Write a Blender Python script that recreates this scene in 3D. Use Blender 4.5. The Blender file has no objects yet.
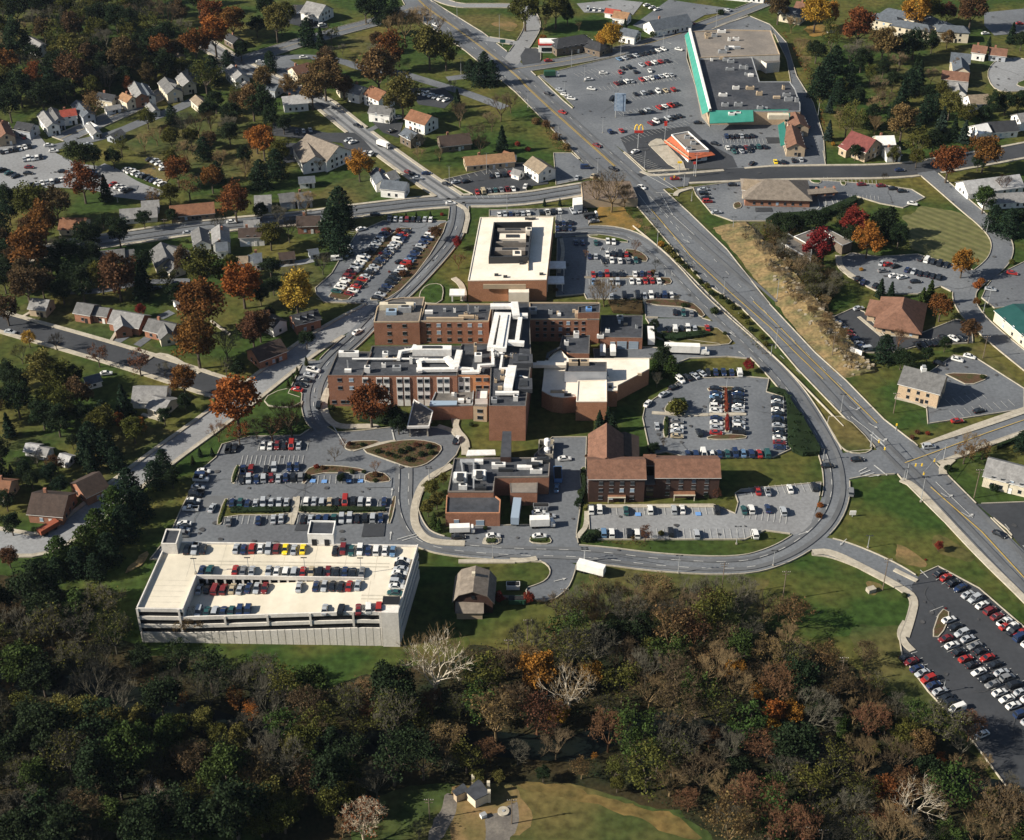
import bpy, math, random
from mathutils import Vector, Matrix
RAD=math.radians
rnd=random.Random(7)
SC=bpy.context.scene; COL=SC.collection
# ------------------------------------------------------------------ camera model
CH=300.0; PIT=RAD(35.0); FPX=1485.0
FWD=Vector((0,math.cos(PIT),-math.sin(PIT))); UP=Vector((0,math.sin(PIT),math.cos(PIT)))
FR={'':(0,0,1),'H1':(320,290,5.6),'H2':(450,200,5.6),'H3':(470,290,5.6),'H4':(420,420,5.6),'H5':(560,410,5.6),
 'G1':(130,520,6),'G2':(270,520,6),'S1':(680,10,6),'S2':(630,100,6.827),'S3':(730,160,6.827),'R1':(850,280,5.25),
 'L1':(170,430,4.096),'B1':(400,730,6.4),'C1':(640,340,3.82)}
for r,y0 in enumerate((0,210,420,625)):
    for c,x0 in enumerate((0,255,510,764)): FR['%d%d'%(r,c)]=(x0,y0,3.9077)
def fr(f,s):
    x0,y0,k=FR[f]
    v=[float(t) for t in s.replace(',',' ').split()] if isinstance(s,str) else list(s)
    if len(v)%2: print('ODD',s)
    return [(x0+v[i]/k,y0+v[i+1]/k) for i in range(0,len(v)-1,2)]
def G(px,py,z=0.0):
    d=FWD*FPX+Vector((1,0,0))*(px-512)+UP*(420-py)
    t=(z-CH)/d.z
    return Vector((d.x*t,d.y*t,z))
def GF(f,s,z=0.0): return [G(x,y,z) for x,y in fr(f,s)]
def proj(p):
    d=Vector(p)-Vector((0,0,CH)); w=d.dot(FWD)
    return (512+FPX*d.x/w, 420-FPX*d.dot(UP)/w)
# ------------------------------------------------------------------ materials
def lin(c): return tuple(((v/255.0)/12.92 if v/255.0<.04045 else ((v/255.0+.055)/1.055)**2.4) for v in c)
MC={}
def mat(name,col,col2=None,scale=1.0,rough=.85,detail=4,metal=0,spec=.3,lo=.35,hi=.65,fine=None,island=False,trans=0,coord='Object',bump=0,stretch=None):
    if name in MC: return MC[name]
    m=bpy.data.materials.new(name); m.use_nodes=True; MC[name]=m
    nt=m.node_tree; N=nt.nodes; L=nt.links
    b=N['Principled BSDF']; b.inputs['Roughness'].default_value=rough; b.inputs['Metallic'].default_value=metal
    b.inputs['Specular IOR Level'].default_value=spec
    out=None
    if col2:
        tc=N.new('ShaderNodeTexCoord'); nz=N.new('ShaderNodeTexNoise'); nz.inputs['Scale'].default_value=scale; nz.inputs['Detail'].default_value=detail
        src=tc.outputs[coord]
        if stretch:
            mp=N.new('ShaderNodeMapping'); mp.inputs['Scale'].default_value=stretch; L.new(src,mp.inputs['Vector']); src=mp.outputs[0]
        L.new(src,nz.inputs['Vector'])
        mr=N.new('ShaderNodeMapRange'); mr.inputs['From Min'].default_value=lo; mr.inputs['From Max'].default_value=hi; L.new(nz.outputs['Fac'],mr.inputs['Value'])
        mx=N.new('ShaderNodeMix'); mx.data_type='RGBA'; mx.inputs['A'].default_value=(*col,1); mx.inputs['B'].default_value=(*col2,1)
        L.new(mr.outputs[0],mx.inputs['Factor']); out=mx.outputs['Result']
        if bump:
            bp=N.new('ShaderNodeBump'); bp.inputs['Strength'].default_value=bump; bp.inputs['Distance'].default_value=.3
            L.new(nz.outputs['Fac'],bp.inputs['Height']); L.new(bp.outputs[0],b.inputs['Normal'])
        if fine:
            n2=N.new('ShaderNodeTexNoise'); n2.inputs['Scale'].default_value=fine[0]; n2.inputs['Detail'].default_value=5; L.new(tc.outputs[coord],n2.inputs['Vector'])
            m2=N.new('ShaderNodeMapRange'); m2.inputs['From Min'].default_value=.3; m2.inputs['From Max'].default_value=.7
            m2.inputs['To Min'].default_value=1-fine[1]; m2.inputs['To Max'].default_value=1+fine[1]; L.new(n2.outputs['Fac'],m2.inputs['Value'])
            vm=N.new('ShaderNodeVectorMath'); vm.operation='SCALE'; L.new(out,vm.inputs[0]); L.new(m2.outputs[0],vm.inputs['Scale']); out=vm.outputs[0]
    if island:
        ge=N.new('ShaderNodeNewGeometry'); oi=N.new('ShaderNodeObjectInfo')
        hs=N.new('ShaderNodeHueSaturation'); hs.inputs['Color'].default_value=(*col,1)
        if out: L.new(out,hs.inputs['Color'])
        mr=N.new('ShaderNodeMapRange'); mr.inputs['To Min'].default_value=.5; mr.inputs['To Max'].default_value=1.5; L.new(ge.outputs['Random Per Island'],mr.inputs['Value'])
        L.new(mr.outputs[0],hs.inputs['Value'])
        m3=N.new('ShaderNodeMapRange'); m3.inputs['To Min'].default_value=.485; m3.inputs['To Max'].default_value=.515; L.new(oi.outputs['Random'],m3.inputs['Value']); L.new(m3.outputs[0],hs.inputs['Hue'])
        out=hs.outputs[0]
    if out: L.new(out,b.inputs['Base Color'])
    else: b.inputs['Base Color'].default_value=(*col,1)
    if trans:
        tr=N.new('ShaderNodeBsdfTranslucent'); ms=N.new('ShaderNodeMixShader'); ms.inputs[0].default_value=trans
        if out: L.new(out,tr.inputs[0])
        else: tr.inputs[0].default_value=(*col,1)
        L.new(b.outputs[0],ms.inputs[1]); L.new(tr.outputs[0],ms.inputs[2]); L.new(ms.outputs[0],N['Material Output'].inputs[0])
    return m
def wavemat(name,c1,c2,scale,direction,rough=.85,noise=2.0,sharp=(.4,.6)):
    if name in MC: return MC[name]
    m=bpy.data.materials.new(name); m.use_nodes=True; MC[name]=m
    N=m.node_tree.nodes; L=m.node_tree.links; b=N['Principled BSDF']; b.inputs['Roughness'].default_value=rough; b.inputs['Specular IOR Level'].default_value=.3
    tc=N.new('ShaderNodeTexCoord'); w=N.new('ShaderNodeTexWave'); w.bands_direction=direction; w.inputs['Scale'].default_value=scale; w.inputs['Distortion'].default_value=noise*.2
    nz=N.new('ShaderNodeTexNoise'); nz.inputs['Scale'].default_value=.25; nz.inputs['Detail'].default_value=6
    L.new(tc.outputs['Object'],w.inputs['Vector']); L.new(tc.outputs['Object'],nz.inputs['Vector'])
    mr=N.new('ShaderNodeMapRange'); mr.inputs['From Min'].default_value=sharp[0]; mr.inputs['From Max'].default_value=sharp[1]; L.new(w.outputs['Fac'],mr.inputs['Value'])
    mx=N.new('ShaderNodeMix'); mx.data_type='RGBA'; mx.inputs['A'].default_value=(*c1,1); mx.inputs['B'].default_value=(*c2,1); L.new(mr.outputs[0],mx.inputs['Factor'])
    m2=N.new('ShaderNodeMapRange'); m2.inputs['From Min'].default_value=.3; m2.inputs['From Max'].default_value=.7; m2.inputs['To Min'].default_value=.75; m2.inputs['To Max'].default_value=1.2; L.new(nz.outputs['Fac'],m2.inputs['Value'])
    vm=N.new('ShaderNodeVectorMath'); vm.operation='SCALE'; L.new(mx.outputs['Result'],vm.inputs[0]); L.new(m2.outputs[0],vm.inputs['Scale']); L.new(vm.outputs[0],b.inputs['Base Color'])
    return m
def brickmat(name,c1,c2,mortar=(.3,.27,.24)):
    if name in MC: return MC[name]
    m=mat(name,c1,c2,scale=.35,rough=.9,lo=.3,hi=.7,fine=(2.2,.16),detail=6); return m
grass=mat('grass',(.029,.050,.011),(.100,.084,.024),scale=.03,detail=10,rough=.95,spec=.1,lo=.42,hi=.70,fine=(.4,.4))
lawn=mat('lawn_grass',(.027,.052,.011),(.090,.080,.022),scale=.03,detail=10,rough=.95,spec=.1,lo=.44,hi=.72,fine=(.4,.4))
lawnY=mat('worn_grass',(.035,.052,.015),(.105,.083,.030),scale=.03,detail=10,rough=.95,spec=.1,lo=.40,hi=.68,fine=(.4,.4))
dryg=mat('dry_grass',(.15,.105,.045),(.085,.085,.032),scale=.09,detail=8,rough=.95,spec=.1,fine=(.8,.3))
orangeg=mat('leaf_strewn_grass',(.22,.13,.036),(.085,.072,.026),scale=.12,detail=7,rough=.95,spec=.1,fine=(.8,.2))
fieldm=wavemat('mown_field',(.085,.088,.03),(.12,.115,.045),.12,'DIAGONAL',.95,3,(.2,.8))
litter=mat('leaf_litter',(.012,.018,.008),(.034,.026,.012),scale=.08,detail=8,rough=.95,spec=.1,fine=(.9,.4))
mulch=mat('mulch',(.085,.045,.03),(.05,.05,.02),scale=.5,detail=6,rough=.95,spec=.1,fine=(2,.3))
dirt=mat('bare_dirt',(.18,.12,.055),(.09,.08,.030),scale=.12,detail=7,rough=.95,spec=.1,fine=(.9,.2))
rockm=mat('rocky_bank',(.185,.13,.06),(.095,.088,.036),scale=.11,detail=10,rough=.95,lo=.42,hi=.66,fine=(.8,.4),bump=.4,stretch=(1,1.6,1))
rocks=mat('pale_rock',(.38,.33,.25),(.24,.20,.14),scale=.6,detail=9,rough=.95)
asph=mat('asphalt',(.082,.090,.102),(.135,.145,.157),scale=.035,detail=11,lo=.36,hi=.64,fine=(.9,.16))
asphD=mat('fresh_asphalt',(.028,.031,.036),(.042,.045,.051),scale=.06,detail=8,fine=(.7,.12))
asphM=mat('grey_asphalt',(.092,.098,.108),(.118,.128,.140),scale=.035,detail=11,lo=.36,hi=.64,fine=(.9,.16))
asphL=mat('pale_asphalt',(.175,.178,.182),(.212,.219,.226),scale=.04,detail=11,lo=.36,hi=.64,fine=(.9,.14))
conc=mat('concrete',(.30,.27,.215),(.38,.345,.28),scale=.3,detail=6,fine=(1.2,.10))
paintw=mat('road_paint_white',(.42,.42,.40),(.24,.24,.24),scale=1.5,lo=.45,hi=.75)
painty=mat('road_paint_yellow',(.42,.29,.07),(.26,.20,.08),scale=1.5,lo=.45,hi=.75)
bluep=mat('road_paint_blue',(.12,.25,.5))
brick=brickmat('red_brick',(.225,.105,.065),(.29,.14,.088))
brickO=brickmat('orange_brick',(.33,.155,.085),(.38,.185,.105))
brickT=brickmat('tan_brick',(.38,.28,.19),(.44,.33,.22))
brickD=brickmat('dark_brick',(.038,.020,.016),(.055,.028,.021))
roofK=mat('black_roof_membrane',(.030,.034,.042),(.055,.058,.066),scale=.10,detail=8,rough=.8,fine=(.7,.25))
roofG=mat('grey_gravel_roof',(.085,.08,.075),(.125,.115,.105),scale=.12,detail=8,fine=(.8,.2))
roofT=mat('taupe_gravel_roof',(.20,.175,.15),(.15,.135,.12),scale=.1,detail=8,fine=(.8,.15))
roofB=mat('beige_roof',(.72,.66,.57),(.64,.57,.47),scale=.12,detail=8,fine=(.8,.06))
deckm=mat('deck_concrete',(.50,.455,.36),(.60,.55,.45),scale=.10,detail=8,fine=(.5,.05),stretch=(1,.25,1))
wallc=mat('precast_concrete',(.64,.61,.56),(.50,.47,.42),scale=.4,detail=7,lo=.3,hi=.8,stretch=(1,1,.12),fine=(1.5,.10))
white=mat('white_paint',(.74,.73,.70),(.62,.61,.58),scale=.5,rough=.6)
whitem=mat('white_metal',(.72,.71,.68),(.6,.58,.55),scale=.8,rough=.45)
greym=mat('grey_metal',(.30,.31,.32),(.22,.23,.24),scale=.8,rough=.5)
darkm=mat('dark_metal',(.03,.032,.035),rough=.5)
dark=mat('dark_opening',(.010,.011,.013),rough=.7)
glass=mat('window_glass',(.012,.016,.022),rough=.15,spec=.7)
glassb=mat('pale_window_glass',(.25,.33,.42),rough=.3,spec=.6)
cream=mat('cream_siding',(.56,.50,.38),(.48,.43,.33),scale=.5)
stucco=mat('tan_siding',(.40,.31,.21),(.34,.27,.19),scale=.5)
bluew=mat('grey_blue_siding',(.35,.37,.40),(.3,.32,.35),scale=.5)
orangew=mat('orange_siding',(.52,.25,.12),(.46,.21,.10),scale=.5)
green=mat('green_metal_roof',(.035,.20,.155),(.05,.24,.19),scale=.3,rough=.5)
greenD=mat('dark_green_roof',(.014,.062,.056),(.02,.075,.07),scale=.3,rough=.5)
orr=mat('orange_tile_roof',(.42,.11,.05),(.32,.085,.04),scale=.8)
leafstrewn2=mat('leaf_strewn_verge',(.15,.10,.036),(.070,.062,.022),scale=.07,detail=10,rough=.95,spec=.1,fine=(.5,.35))
wood=mat('weathered_wood',(.10,.075,.055),(.15,.12,.09),scale=1.5)
bark=mat('bark',(.055,.042,.032),(.09,.072,.055),scale=2,rough=.95)
barkW=mat('pale_bark',(.46,.41,.33),(.24,.20,.14),scale=.8,rough=.9,lo=.4,hi=.7)
twig=mat('bare_twigs',(.078,.057,.034),(.115,.086,.052),scale=.2,rough=.95,spec=.1)
twigG=mat('grey_twigs',(.088,.082,.062),(.060,.056,.042),scale=.2,rough=.95,spec=.1)
twigR=mat('reddish_twigs',(.13,.068,.036),(.09,.052,.028),scale=.2,rough=.95,spec=.1)
twigT=mat('tan_twigs',(.17,.12,.062),(.115,.083,.043),scale=.2,rough=.95,spec=.1)
twigW=mat('pale_twigs',(.50,.43,.32),(.34,.27,.19),scale=.2,rough=.95,spec=.1)
rub=mat('tyre_rubber',(.015,.015,.016),rough=.8)
blue=mat('blue_paint',(.03,.10,.30),rough=.4); tank=mat('tank_white',(.75,.75,.74),rough=.35)
redp=mat('red_paint',(.45,.03,.02),rough=.5); yellowp=mat('yellow_sign',(.85,.55,.03),rough=.4); dgreenp=mat('dumpster_green',(.02,.07,.04),rough=.5)
water=mat('creek_water',(.003,.006,.006),(.006,.008,.006),scale=.1,rough=.45,spec=.12)
def roofc(n,c): return mat('shingles_'+n,c,tuple(v*.72 for v in c),scale=.6,detail=7,rough=.9,fine=(1.5,.15))
RC={'grey':(.125,.125,.125),'lgrey':(.215,.213,.21),'brown':(.165,.085,.056),'dbrown':(.055,.038,.031),'dark':(.035,.037,.042),'red':(.30,.06,.04),
 'tan':(.22,.175,.125),'rust':(.19,.09,.05),'slate':(.09,.105,.125),'pale':(.36,.36,.36),'maroon':(.15,.045,.04),'taupe':(.19,.16,.13),'orange':(.26,.15,.08)}
RM={k:roofc(k,v) for k,v in RC.items()}
def leafm(n,c,t=.25): return mat('leaves_'+n,c,tuple(v*.62 for v in c),scale=.22,detail=3,rough=.9,spec=.1,island=True,trans=t)
LC={'rust':(.15,.062,.019),'orange':(.26,.105,.022),'gold':(.36,.19,.03),'yellow':(.36,.24,.04),'red':(.19,.034,.022),'redbrown':(.105,.052,.027),
 'brown':(.088,.060,.028),'tan':(.15,.095,.04),'olive':(.078,.080,.018),'green':(.040,.066,.016),'dgreen':(.020,.034,.014),'pine':(.018,.036,.018),
 'blue':(.03,.05,.038),'yolive':(.12,.112,.03),'bush':(.04,.055,.018)}
LM={k:leafm(k,v) for k,v in LC.items()}
# ------------------------------------------------------------------ mesh builder
class MB:
    def __init__(s): s.v=[]; s.f=[]; s.m=[]; s.mats=[]
    def mi(s,m):
        if m not in s.mats: s.mats.append(m)
        return s.mats.index(m)
    def face(s,pts,m):
        n=len(s.v); s.v+= [tuple(p) for p in pts]; s.f.append(tuple(range(n,n+len(pts)))); s.m.append(s.mi(m))
    def prism(s,poly,z0,z1,m,mt=None,bot=False):
        P=[(p[0],p[1]) for p in poly]; P=ccw(P); n=len(P); b=len(s.v); k=s.mi(m)
        s.v+=[(x,y,z0) for x,y in P]+[(x,y,z1) for x,y in P]
        for i in range(n):
            j=(i+1)%n; s.f.append((b+i,b+j,b+n+j,b+n+i)); s.m.append(k)
        s.f.append(tuple(range(b+n,b+2*n))); s.m.append(s.mi(mt or m))
        if bot: s.f.append(tuple(range(b+n-1,b-1,-1))); s.m.append(k)
    def box(s,c,d,m,rot=0,mt=None):
        cx,cy,cz=c; a,b_,h=d; co,si=math.cos(rot),math.sin(rot)
        P=[(cx+x*co-y*si,cy+x*si+y*co) for x,y in ((-a/2,-b_/2),(a/2,-b_/2),(a/2,b_/2),(-a/2,b_/2))]
        s.prism(P,cz,cz+h,m,mt,True)
    def tube(s,p,q,r0,r1,m,n=4):
        p=Vector(p); q=Vector(q); d=(q-p); 
        if d.length<1e-6: return
        d.normalize(); u=d.orthogonal().normalized(); w=d.cross(u); b=len(s.v); k=s.mi(m)
        for c,r in ((p,r0),(q,r1)):
            for i in range(n):
                a=2*math.pi*i/n; s.v.append(tuple(c+(u*math.cos(a)+w*math.sin(a))*r))
        for i in range(n):
            j=(i+1)%n; s.f.append((b+i,b+j,b+n+j,b+n+i)); s.m.append(k)
        if n>3: s.f.append(tuple(b+n+i for i in range(n))); s.m.append(k)
    def mesh(s,name,off=(0,0,0),smooth=False):
        me=bpy.data.meshes.new(name)
        me.from_pydata([(x-off[0],y-off[1],z-off[2]) for x,y,z in s.v] if any(off) else s.v,[],s.f)
        for m in s.mats: me.materials.append(m)
        me.polygons.foreach_set('material_index',s.m)
        if smooth: me.polygons.foreach_set('use_smooth',[True]*len(s.f))
        me.update(); return me
def area2(P): return sum(P[i][0]*P[(i+1)%len(P)][1]-P[(i+1)%len(P)][0]*P[i][1] for i in range(len(P)))
def ccw(P): P=list(P); return P if area2(P)>0 else P[::-1]
def link(name,data,parent=None,loc=(0,0,0),rz=0,scale=None):
    o=bpy.data.objects.new(name,data); COL.objects.link(o); o.location=loc; o.rotation_euler=(0,0,rz)
    if scale: o.scale=scale
    if parent: o.parent=parent
    return o
THINGS=[]
def thing(name,cat,loc,label=None,look=None,group=None,data=None,rz=0):
    o=link(name,data,None,loc,rz); o['category']=cat
    if group: o['group']=group
    if label: o['label']=label
    else: THINGS.append((o,look or cat))
    return o
def struct(name,mb,kind='structure'):
    o=link(name,mb.mesh(name)); o['kind']=kind; return o
def part(name,mb,root,off=None,smooth=False):
    off=tuple(root.location) if off is None else off
    return link(name,mb.mesh(name,off,smooth),root)
# ------------------------------------------------------------------ ground, paved areas, kerbs
def inpoly(x,y,P):
    c=False; n=len(P); j=n-1
    for i in range(n):
        xi,yi=P[i]; xj,yj=P[j]
        if (yi>y)!=(yj>y) and x<(xj-xi)*(y-yi)/(yj-yi)+xi: c=not c
        j=i
    return c
def smooth(P,closed=False,it=2):
    for _ in range(it):
        Q=[]; n=len(P)
        rng=range(n) if closed else range(n-1)
        if not closed: Q.append(P[0])
        for i in rng:
            a=P[i]; b=P[(i+1)%n]
            Q.append((a[0]*.75+b[0]*.25,a[1]*.75+b[1]*.25)); Q.append((a[0]*.25+b[0]*.75,a[1]*.25+b[1]*.75))
        if not closed: Q.append(P[-1])
        P=Q
    return P
def offs(P,d):
    R=[]
    for i in range(len(P)):
        a=P[max(i-1,0)]; b=P[min(i+1,len(P)-1)]; tx,ty=b[0]-a[0],b[1]-a[1]; l=math.hypot(tx,ty) or 1
        R.append((P[i][0]-ty/l*d,P[i][1]+tx/l*d))
    return R
LAY=[.02]; AREAS=[]; MZ=.42
def sheet(name,P,m,dz=.002):
    LAY[0]+=dz; b=MB(); P=ccw(P)
    b.face([(x,y,LAY[0]) for x,y in P],m); return struct(name,b)
def xy(L): return [(p.x,p.y) for p in L]
from mathutils import noise as MN
def rough_edge(P,amp=1.6,step=1.8):
    Q=[]; n=len(P)
    for i in range(n):
        a=P[i]; c=P[(i+1)%n]; L=math.hypot(c[0]-a[0],c[1]-a[1]); k=max(1,min(60,int(L/step)))
        for j in range(k):
            x=a[0]+(c[0]-a[0])*j/k; y=a[1]+(c[1]-a[1])*j/k; v=MN.noise_vector(Vector((x*.13,y*.13,0)))*amp*1.6+MN.noise_vector(Vector((x*.5,y*.5,3)))*amp*.6
            Q.append((x+v.x,y+v.y))
    return Q
def lot(f,s,m=asph,name='parking_lot',kerb=True,sm=0,walk=0):
    P=ccw(xy(GF(f,s)))
    if sm: P=smooth(P,True,sm)
    AREAS.append([P,kerb,walk]); return sheet(name,P,m)
def road(f,s,w,m=asph,name='road',kerb=True,sm=2,walk=0):
    C=smooth(xy(GF(f,s)),False,sm); P=ccw(offs(C,w/2)+offs(C,-w/2)[::-1])
    AREAS.append([P,kerb,walk]); sheet(name,P,m); return C
def patch(f,s,m,name='lawn',sm=2): 
    P=ccw(xy(GF(f,s))); P=smooth(P,True,sm) if sm else P
    return sheet(name,rough_edge(P),m)
KB=MB(); WB=MB()
def ribbon(b,P,w,z0,z1,m,closed=False):
    n=len(P)
    if closed: P=P+[P[0],P[1]]
    A=offs(P,w/2); B=offs(P,-w/2)
    if closed: A=A[1:-1]; B=B[1:-1]; A.append(A[0]); B.append(B[0])
    for i in range(len(A)-1):
        a,a2,c,c2=A[i],A[i+1],B[i],B[i+1]
        b.face([(*c,z1),(*c2,z1),(*a2,z1),(*a,z1)],m)
        b.face([(*a,z0),(*a,z1),(*a2,z1),(*a2,z0)],m); b.face([(*c,z0),(*c2,z0),(*c2,z1),(*c,z1)],m)
def kerbs():
    bbs=[(min(p[0] for p in A[0]),max(p[0] for p in A[0]),min(p[1] for p in A[0]),max(p[1] for p in A[0])) for A in AREAS]
    for k,(P,kerb,walk) in enumerate(AREAS):
        if not kerb: continue
        pts=[]; n=len(P)
        for i in range(n):
            a=P[i]; b=P[(i+1)%n]; l=math.hypot(b[0]-a[0],b[1]-a[1]); m=max(1,int(l/1.5))
            for j in range(m): pts.append((a[0]+(b[0]-a[0])*j/m,a[1]+(b[1]-a[1])*j/m,(b[0]-a[0])/(l or 1),(b[1]-a[1])/(l or 1)))
        ok=[]
        for x,y,tx,ty in pts:
            q=(x+ty*.7,y-tx*.7); o=True
            for j,(Q,_,_) in enumerate(AREAS):
                bb=bbs[j]
                if j!=k and bb[0]<q[0]<bb[1] and bb[2]<q[1]<bb[3] and inpoly(q[0],q[1],Q): o=False; break
            ok.append(o)
        if not any(ok): continue
        st=0
        while ok[st] and st<len(ok)-1: st+=1
        run=[]
        for t in range(len(pts)+1):
            i=(st+t)%len(pts)
            if ok[i]: run.append(pts[i][:2])
            if (not ok[i]) or t==len(pts):
                if len(run)>2:
                    R=run; ribbon(KB,R,.26,0,.50+k*.0007,conc)
                    if walk: ribbon(KB,offs(R,-(walk/2+.2)),walk,0,.47+k*.0007,conc)
                run=[]
def island(f,s,m=grass,h=.17,sm=1,name='traffic_island'):
    P=ccw(xy(GF(f,s))); P=smooth(P,True,sm) if sm else P
    b=MB(); z=.50; b.prism(P,0,z,conc,m); ribbon(b,P,.3,0,z+.03,conc,True); return struct(name,b)
def line(f,s,w,m=paintw,dash=None,sm=0,pts=None,gap=None):
    C=pts or xy(GF(f,s))
    if sm: C=smooth(C,False,sm)
    if not dash:
        A=offs(C,w/2); B=offs(C,-w/2)
        for i in range(len(A)-1): WB.face([(*B[i],MZ),(*B[i+1],MZ),(*A[i+1],MZ),(*A[i],MZ)],m)
        return
    d=0; on=True; gap=gap or dash
    for i in range(len(C)-1):
        a=Vector(C[i]); b=Vector(C[i+1]); L=(b-a).length; t=0; u=(b-a)/(L or 1); nn=Vector((-u.y,u.x))*w/2
        while t<L:
            lim=dash if on else gap; st=min(lim-d,L-t)
            if on:
                p=a+u*t; q=a+u*(t+st); WB.face([(*(p-nn),MZ),(*(q-nn),MZ),(*(q+nn),MZ),(*(p+nn),MZ)],m)
            t+=st; d+=st
            if d>=lim-1e-6: on=not on; d=0
def along(C,d): return offs(C,d)
def arrow(f,x,y,ang,turn=0,m=paintw):
    p=G(*fr(f,(x,y))[0]); c,s=math.cos(RAD(ang)),math.sin(RAD(ang))
    T=lambda a,b:(p.x+a*c-b*s,p.y+a*s+b*c,MZ+.003)
    WB.face([T(-2,-.12),T(1,-.12),T(1,.12),T(-2,.12)],m)
    if turn: WB.face([T(.8,.1*turn),T(1.3,.1*turn),T(1.3,1.3*turn),T(.8,1.3*turn)][::turn],m); WB.face([T(.4,1.3*turn),T(1.7,1.3*turn),T(1.05,2.3*turn)][::turn],m)
    else: WB.face([T(1,-.5),T(2.2,0),T(1,.5)],m)
gravel=mat('gravel',(.15,.135,.115),(.10,.09,.08),scale=.3,detail=9,fine=(1.5,.2))
# ------------------------------------------------------------------ terrain and lawns
b=MB(); b.face([(-3500,-1500,0),(3500,-1500,0),(3500,6000,0),(-3500,6000,0)],grass); struct('ground',b)
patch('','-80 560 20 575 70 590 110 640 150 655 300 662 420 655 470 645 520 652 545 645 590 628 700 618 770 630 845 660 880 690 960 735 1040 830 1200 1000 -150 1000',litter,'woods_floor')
patch('','360 798 430 782 520 786 580 784 640 800 690 818 740 860 800 1000 330 1000 350 840',lawnY,'clearing',1)
patch('','500 784 560 784 650 806 700 832 690 840 600 806 530 795',leafstrewn2,'worn_ground',1)
patch('','150 790 220 795 262 800 262 860 150 860',lawn,'clearing')
patch('B1','320 340 560 300 760 400 880 540 800 620 560 680 330 760 300 500',dirt,'worn_ground')
patch('B1','290 410 340 420 350 470 270 720 190 720 240 520',gravel,'path')
patch('B1','560 560 740 450 790 480 700 650 660 800 500 800',gravel,'path')
lawns='''20:0 40 260 60 600 0 800 -30 600 130 420 250 380 300 300 60 0 140
20:420 470 560 380 690 290 720 400 640 480 540 740 560 860 340 840 250 700 360 520
20:720 100 780 20 870 60 860 120 800 200 740 200 660 260
10:60 360 300 400 560 500 740 600 700 640 350 560 60 430
10:250 110 600 130 600 250 430 320 250 330
10:760 700 880 740 760 860 560 860 640 760
11:0 220 160 215 290 230 230 340 110 370 0 420
11:220 580 420 410 470 380 440 440 350 520 290 600
11:20 720 210 600 140 720 190 720 180 770 60 760
21:620 400 700 210 780 160 800 480 660 470
30:560 40 1016 90 1016 200 700 150 
31:0 60 560 95 720 60 840 40 860 110 640 170 330 220 120 260 0 200
22:230 640 330 560 600 600 1000 590 1016 700 1016 900 600 830 350 700
23:330 400 420 240 540 240 700 420 1010 720 1000 830 680 580 620 610 330 460
23:0 590 160 530 260 520 540 680 580 700 545 840 0 840
33:300 0 545 0 530 40 700 330 830 450 600 340 420 200
13:260 230 300 280 430 310 440 330 250 400 250 300
13:380 700 520 680 630 760 680 860 560 860 490 840
13:840 520 1016 680 1016 710 830 590 760 560
13:430 560 640 540 840 580 700 560 560 580
03:210 150 560 150 620 400 420 500 240 420 200 250
03:600 210 740 200 860 170 1016 180 880 240 870 370 740 400 640 300
02:0 370 60 380 250 600 150 630 0 660
02:100 60 400 60 440 150 330 170 180 130 90 200
01:400 690 560 650 520 760 300 820 230 750
01:560 250 800 230 900 380 700 330
01:440 380 560 480 700 600 1016 640 1016 480 760 380
01:320 160 520 130 560 200 400 220
01:260 90 430 10 520 60 300 130
01:60 130 260 110 200 170 0 190
00:560 450 900 400 1016 520 1016 700 700 700 640 640 430 560'''
PM={0:lawn,1:lawn}
for i,l in enumerate(lawns.split('\n')):
    f,s=l.split(':'); patch(f,s,lawn if i%3 else lawnY)
patch('23','520 480 600 510 640 560 560 570 500 540',dirt,'worn_ground'); patch('23','640 440 840 520 800 560 660 520',lawnY); patch('23','395 630 450 640 445 695 405 680',dirt,'worn_ground')
patch('01','280 700 440 690 420 780 260 790',lawnY); patch('03','380 260 560 250 600 340 400 370',lawnY)
patch('13','560 -10 740 -6 890 90 900 180 840 212 700 205 640 180 560 150',fieldm,'field',1)
patch('02','330 800 420 790 500 860 520 900 300 900',orangeg); patch('12','340 -10 470 0 480 50 340 60',orangeg)
patch('03','150 90 340 100 360 140 250 130 160 150',orangeg)
patch('01','800 50 1016 60 1016 120 900 130 770 90',lawnY)
patch('01','900 90 1016 80 1016 130',dirt,'worn_ground')
# ------------------------------------------------------------------ creek
CREEK=smooth(xy(GF('','-120 668 -30 676 40 684 110 692 190 716 260 738 330 742 400 744 470 742 540 748 580 750 612 730 660 722 720 735 790 752 850 762 910 768 970 790 1060 800 1180 820')),False,2)
sheet('creek',offs(CREEK,4.5)+offs(CREEK,-4.5)[::-1],water)
# ------------------------------------------------------------------ roads
HL='405 -40 402 0 409 13 465 51 515 92 543 120 574 153 597 177 638 208 657 230 679 256 704 283 740 307 770 337 797 369 848 422 871 443 902 480 943 521 1022 597 1120 690'
HR='1120 640 1024 551 976 504 941 469 915 444 884 420 846 381 815 353 770 305 727 250 690 214 643 171 587 119 574 110 537 77 525 66 483 33 431 1 410 -40'
lot('',HL+' '+HR,asphM,'highway')
H=lambda s:xy(GF('',s))
ssw=road('','-120 282 0 262 61 248 128 238 189 229 238 224 300 219 357 211 444 201 515 201 574 191 620 184',10.5,asph,'street',walk=1.3)
nws=road('','200 40 240 66 285 86 322 102 334 112 356 130 387 153 419 176 455 200',9.5,asphL,'street',walk=1.3)
up=road('','60 140 150 100 200 76 245 60 300 43 345 30 385 20 412 8',12,asph,'street')
road('','190 75 255 60 303 56 340 60 365 70 401 73 429 82 460 91 490 102 505 108',6.5,asph,'lane',kerb=False)
road('','447 79 485 74 500 80',6,asph,'lane',kerb=False)
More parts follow.
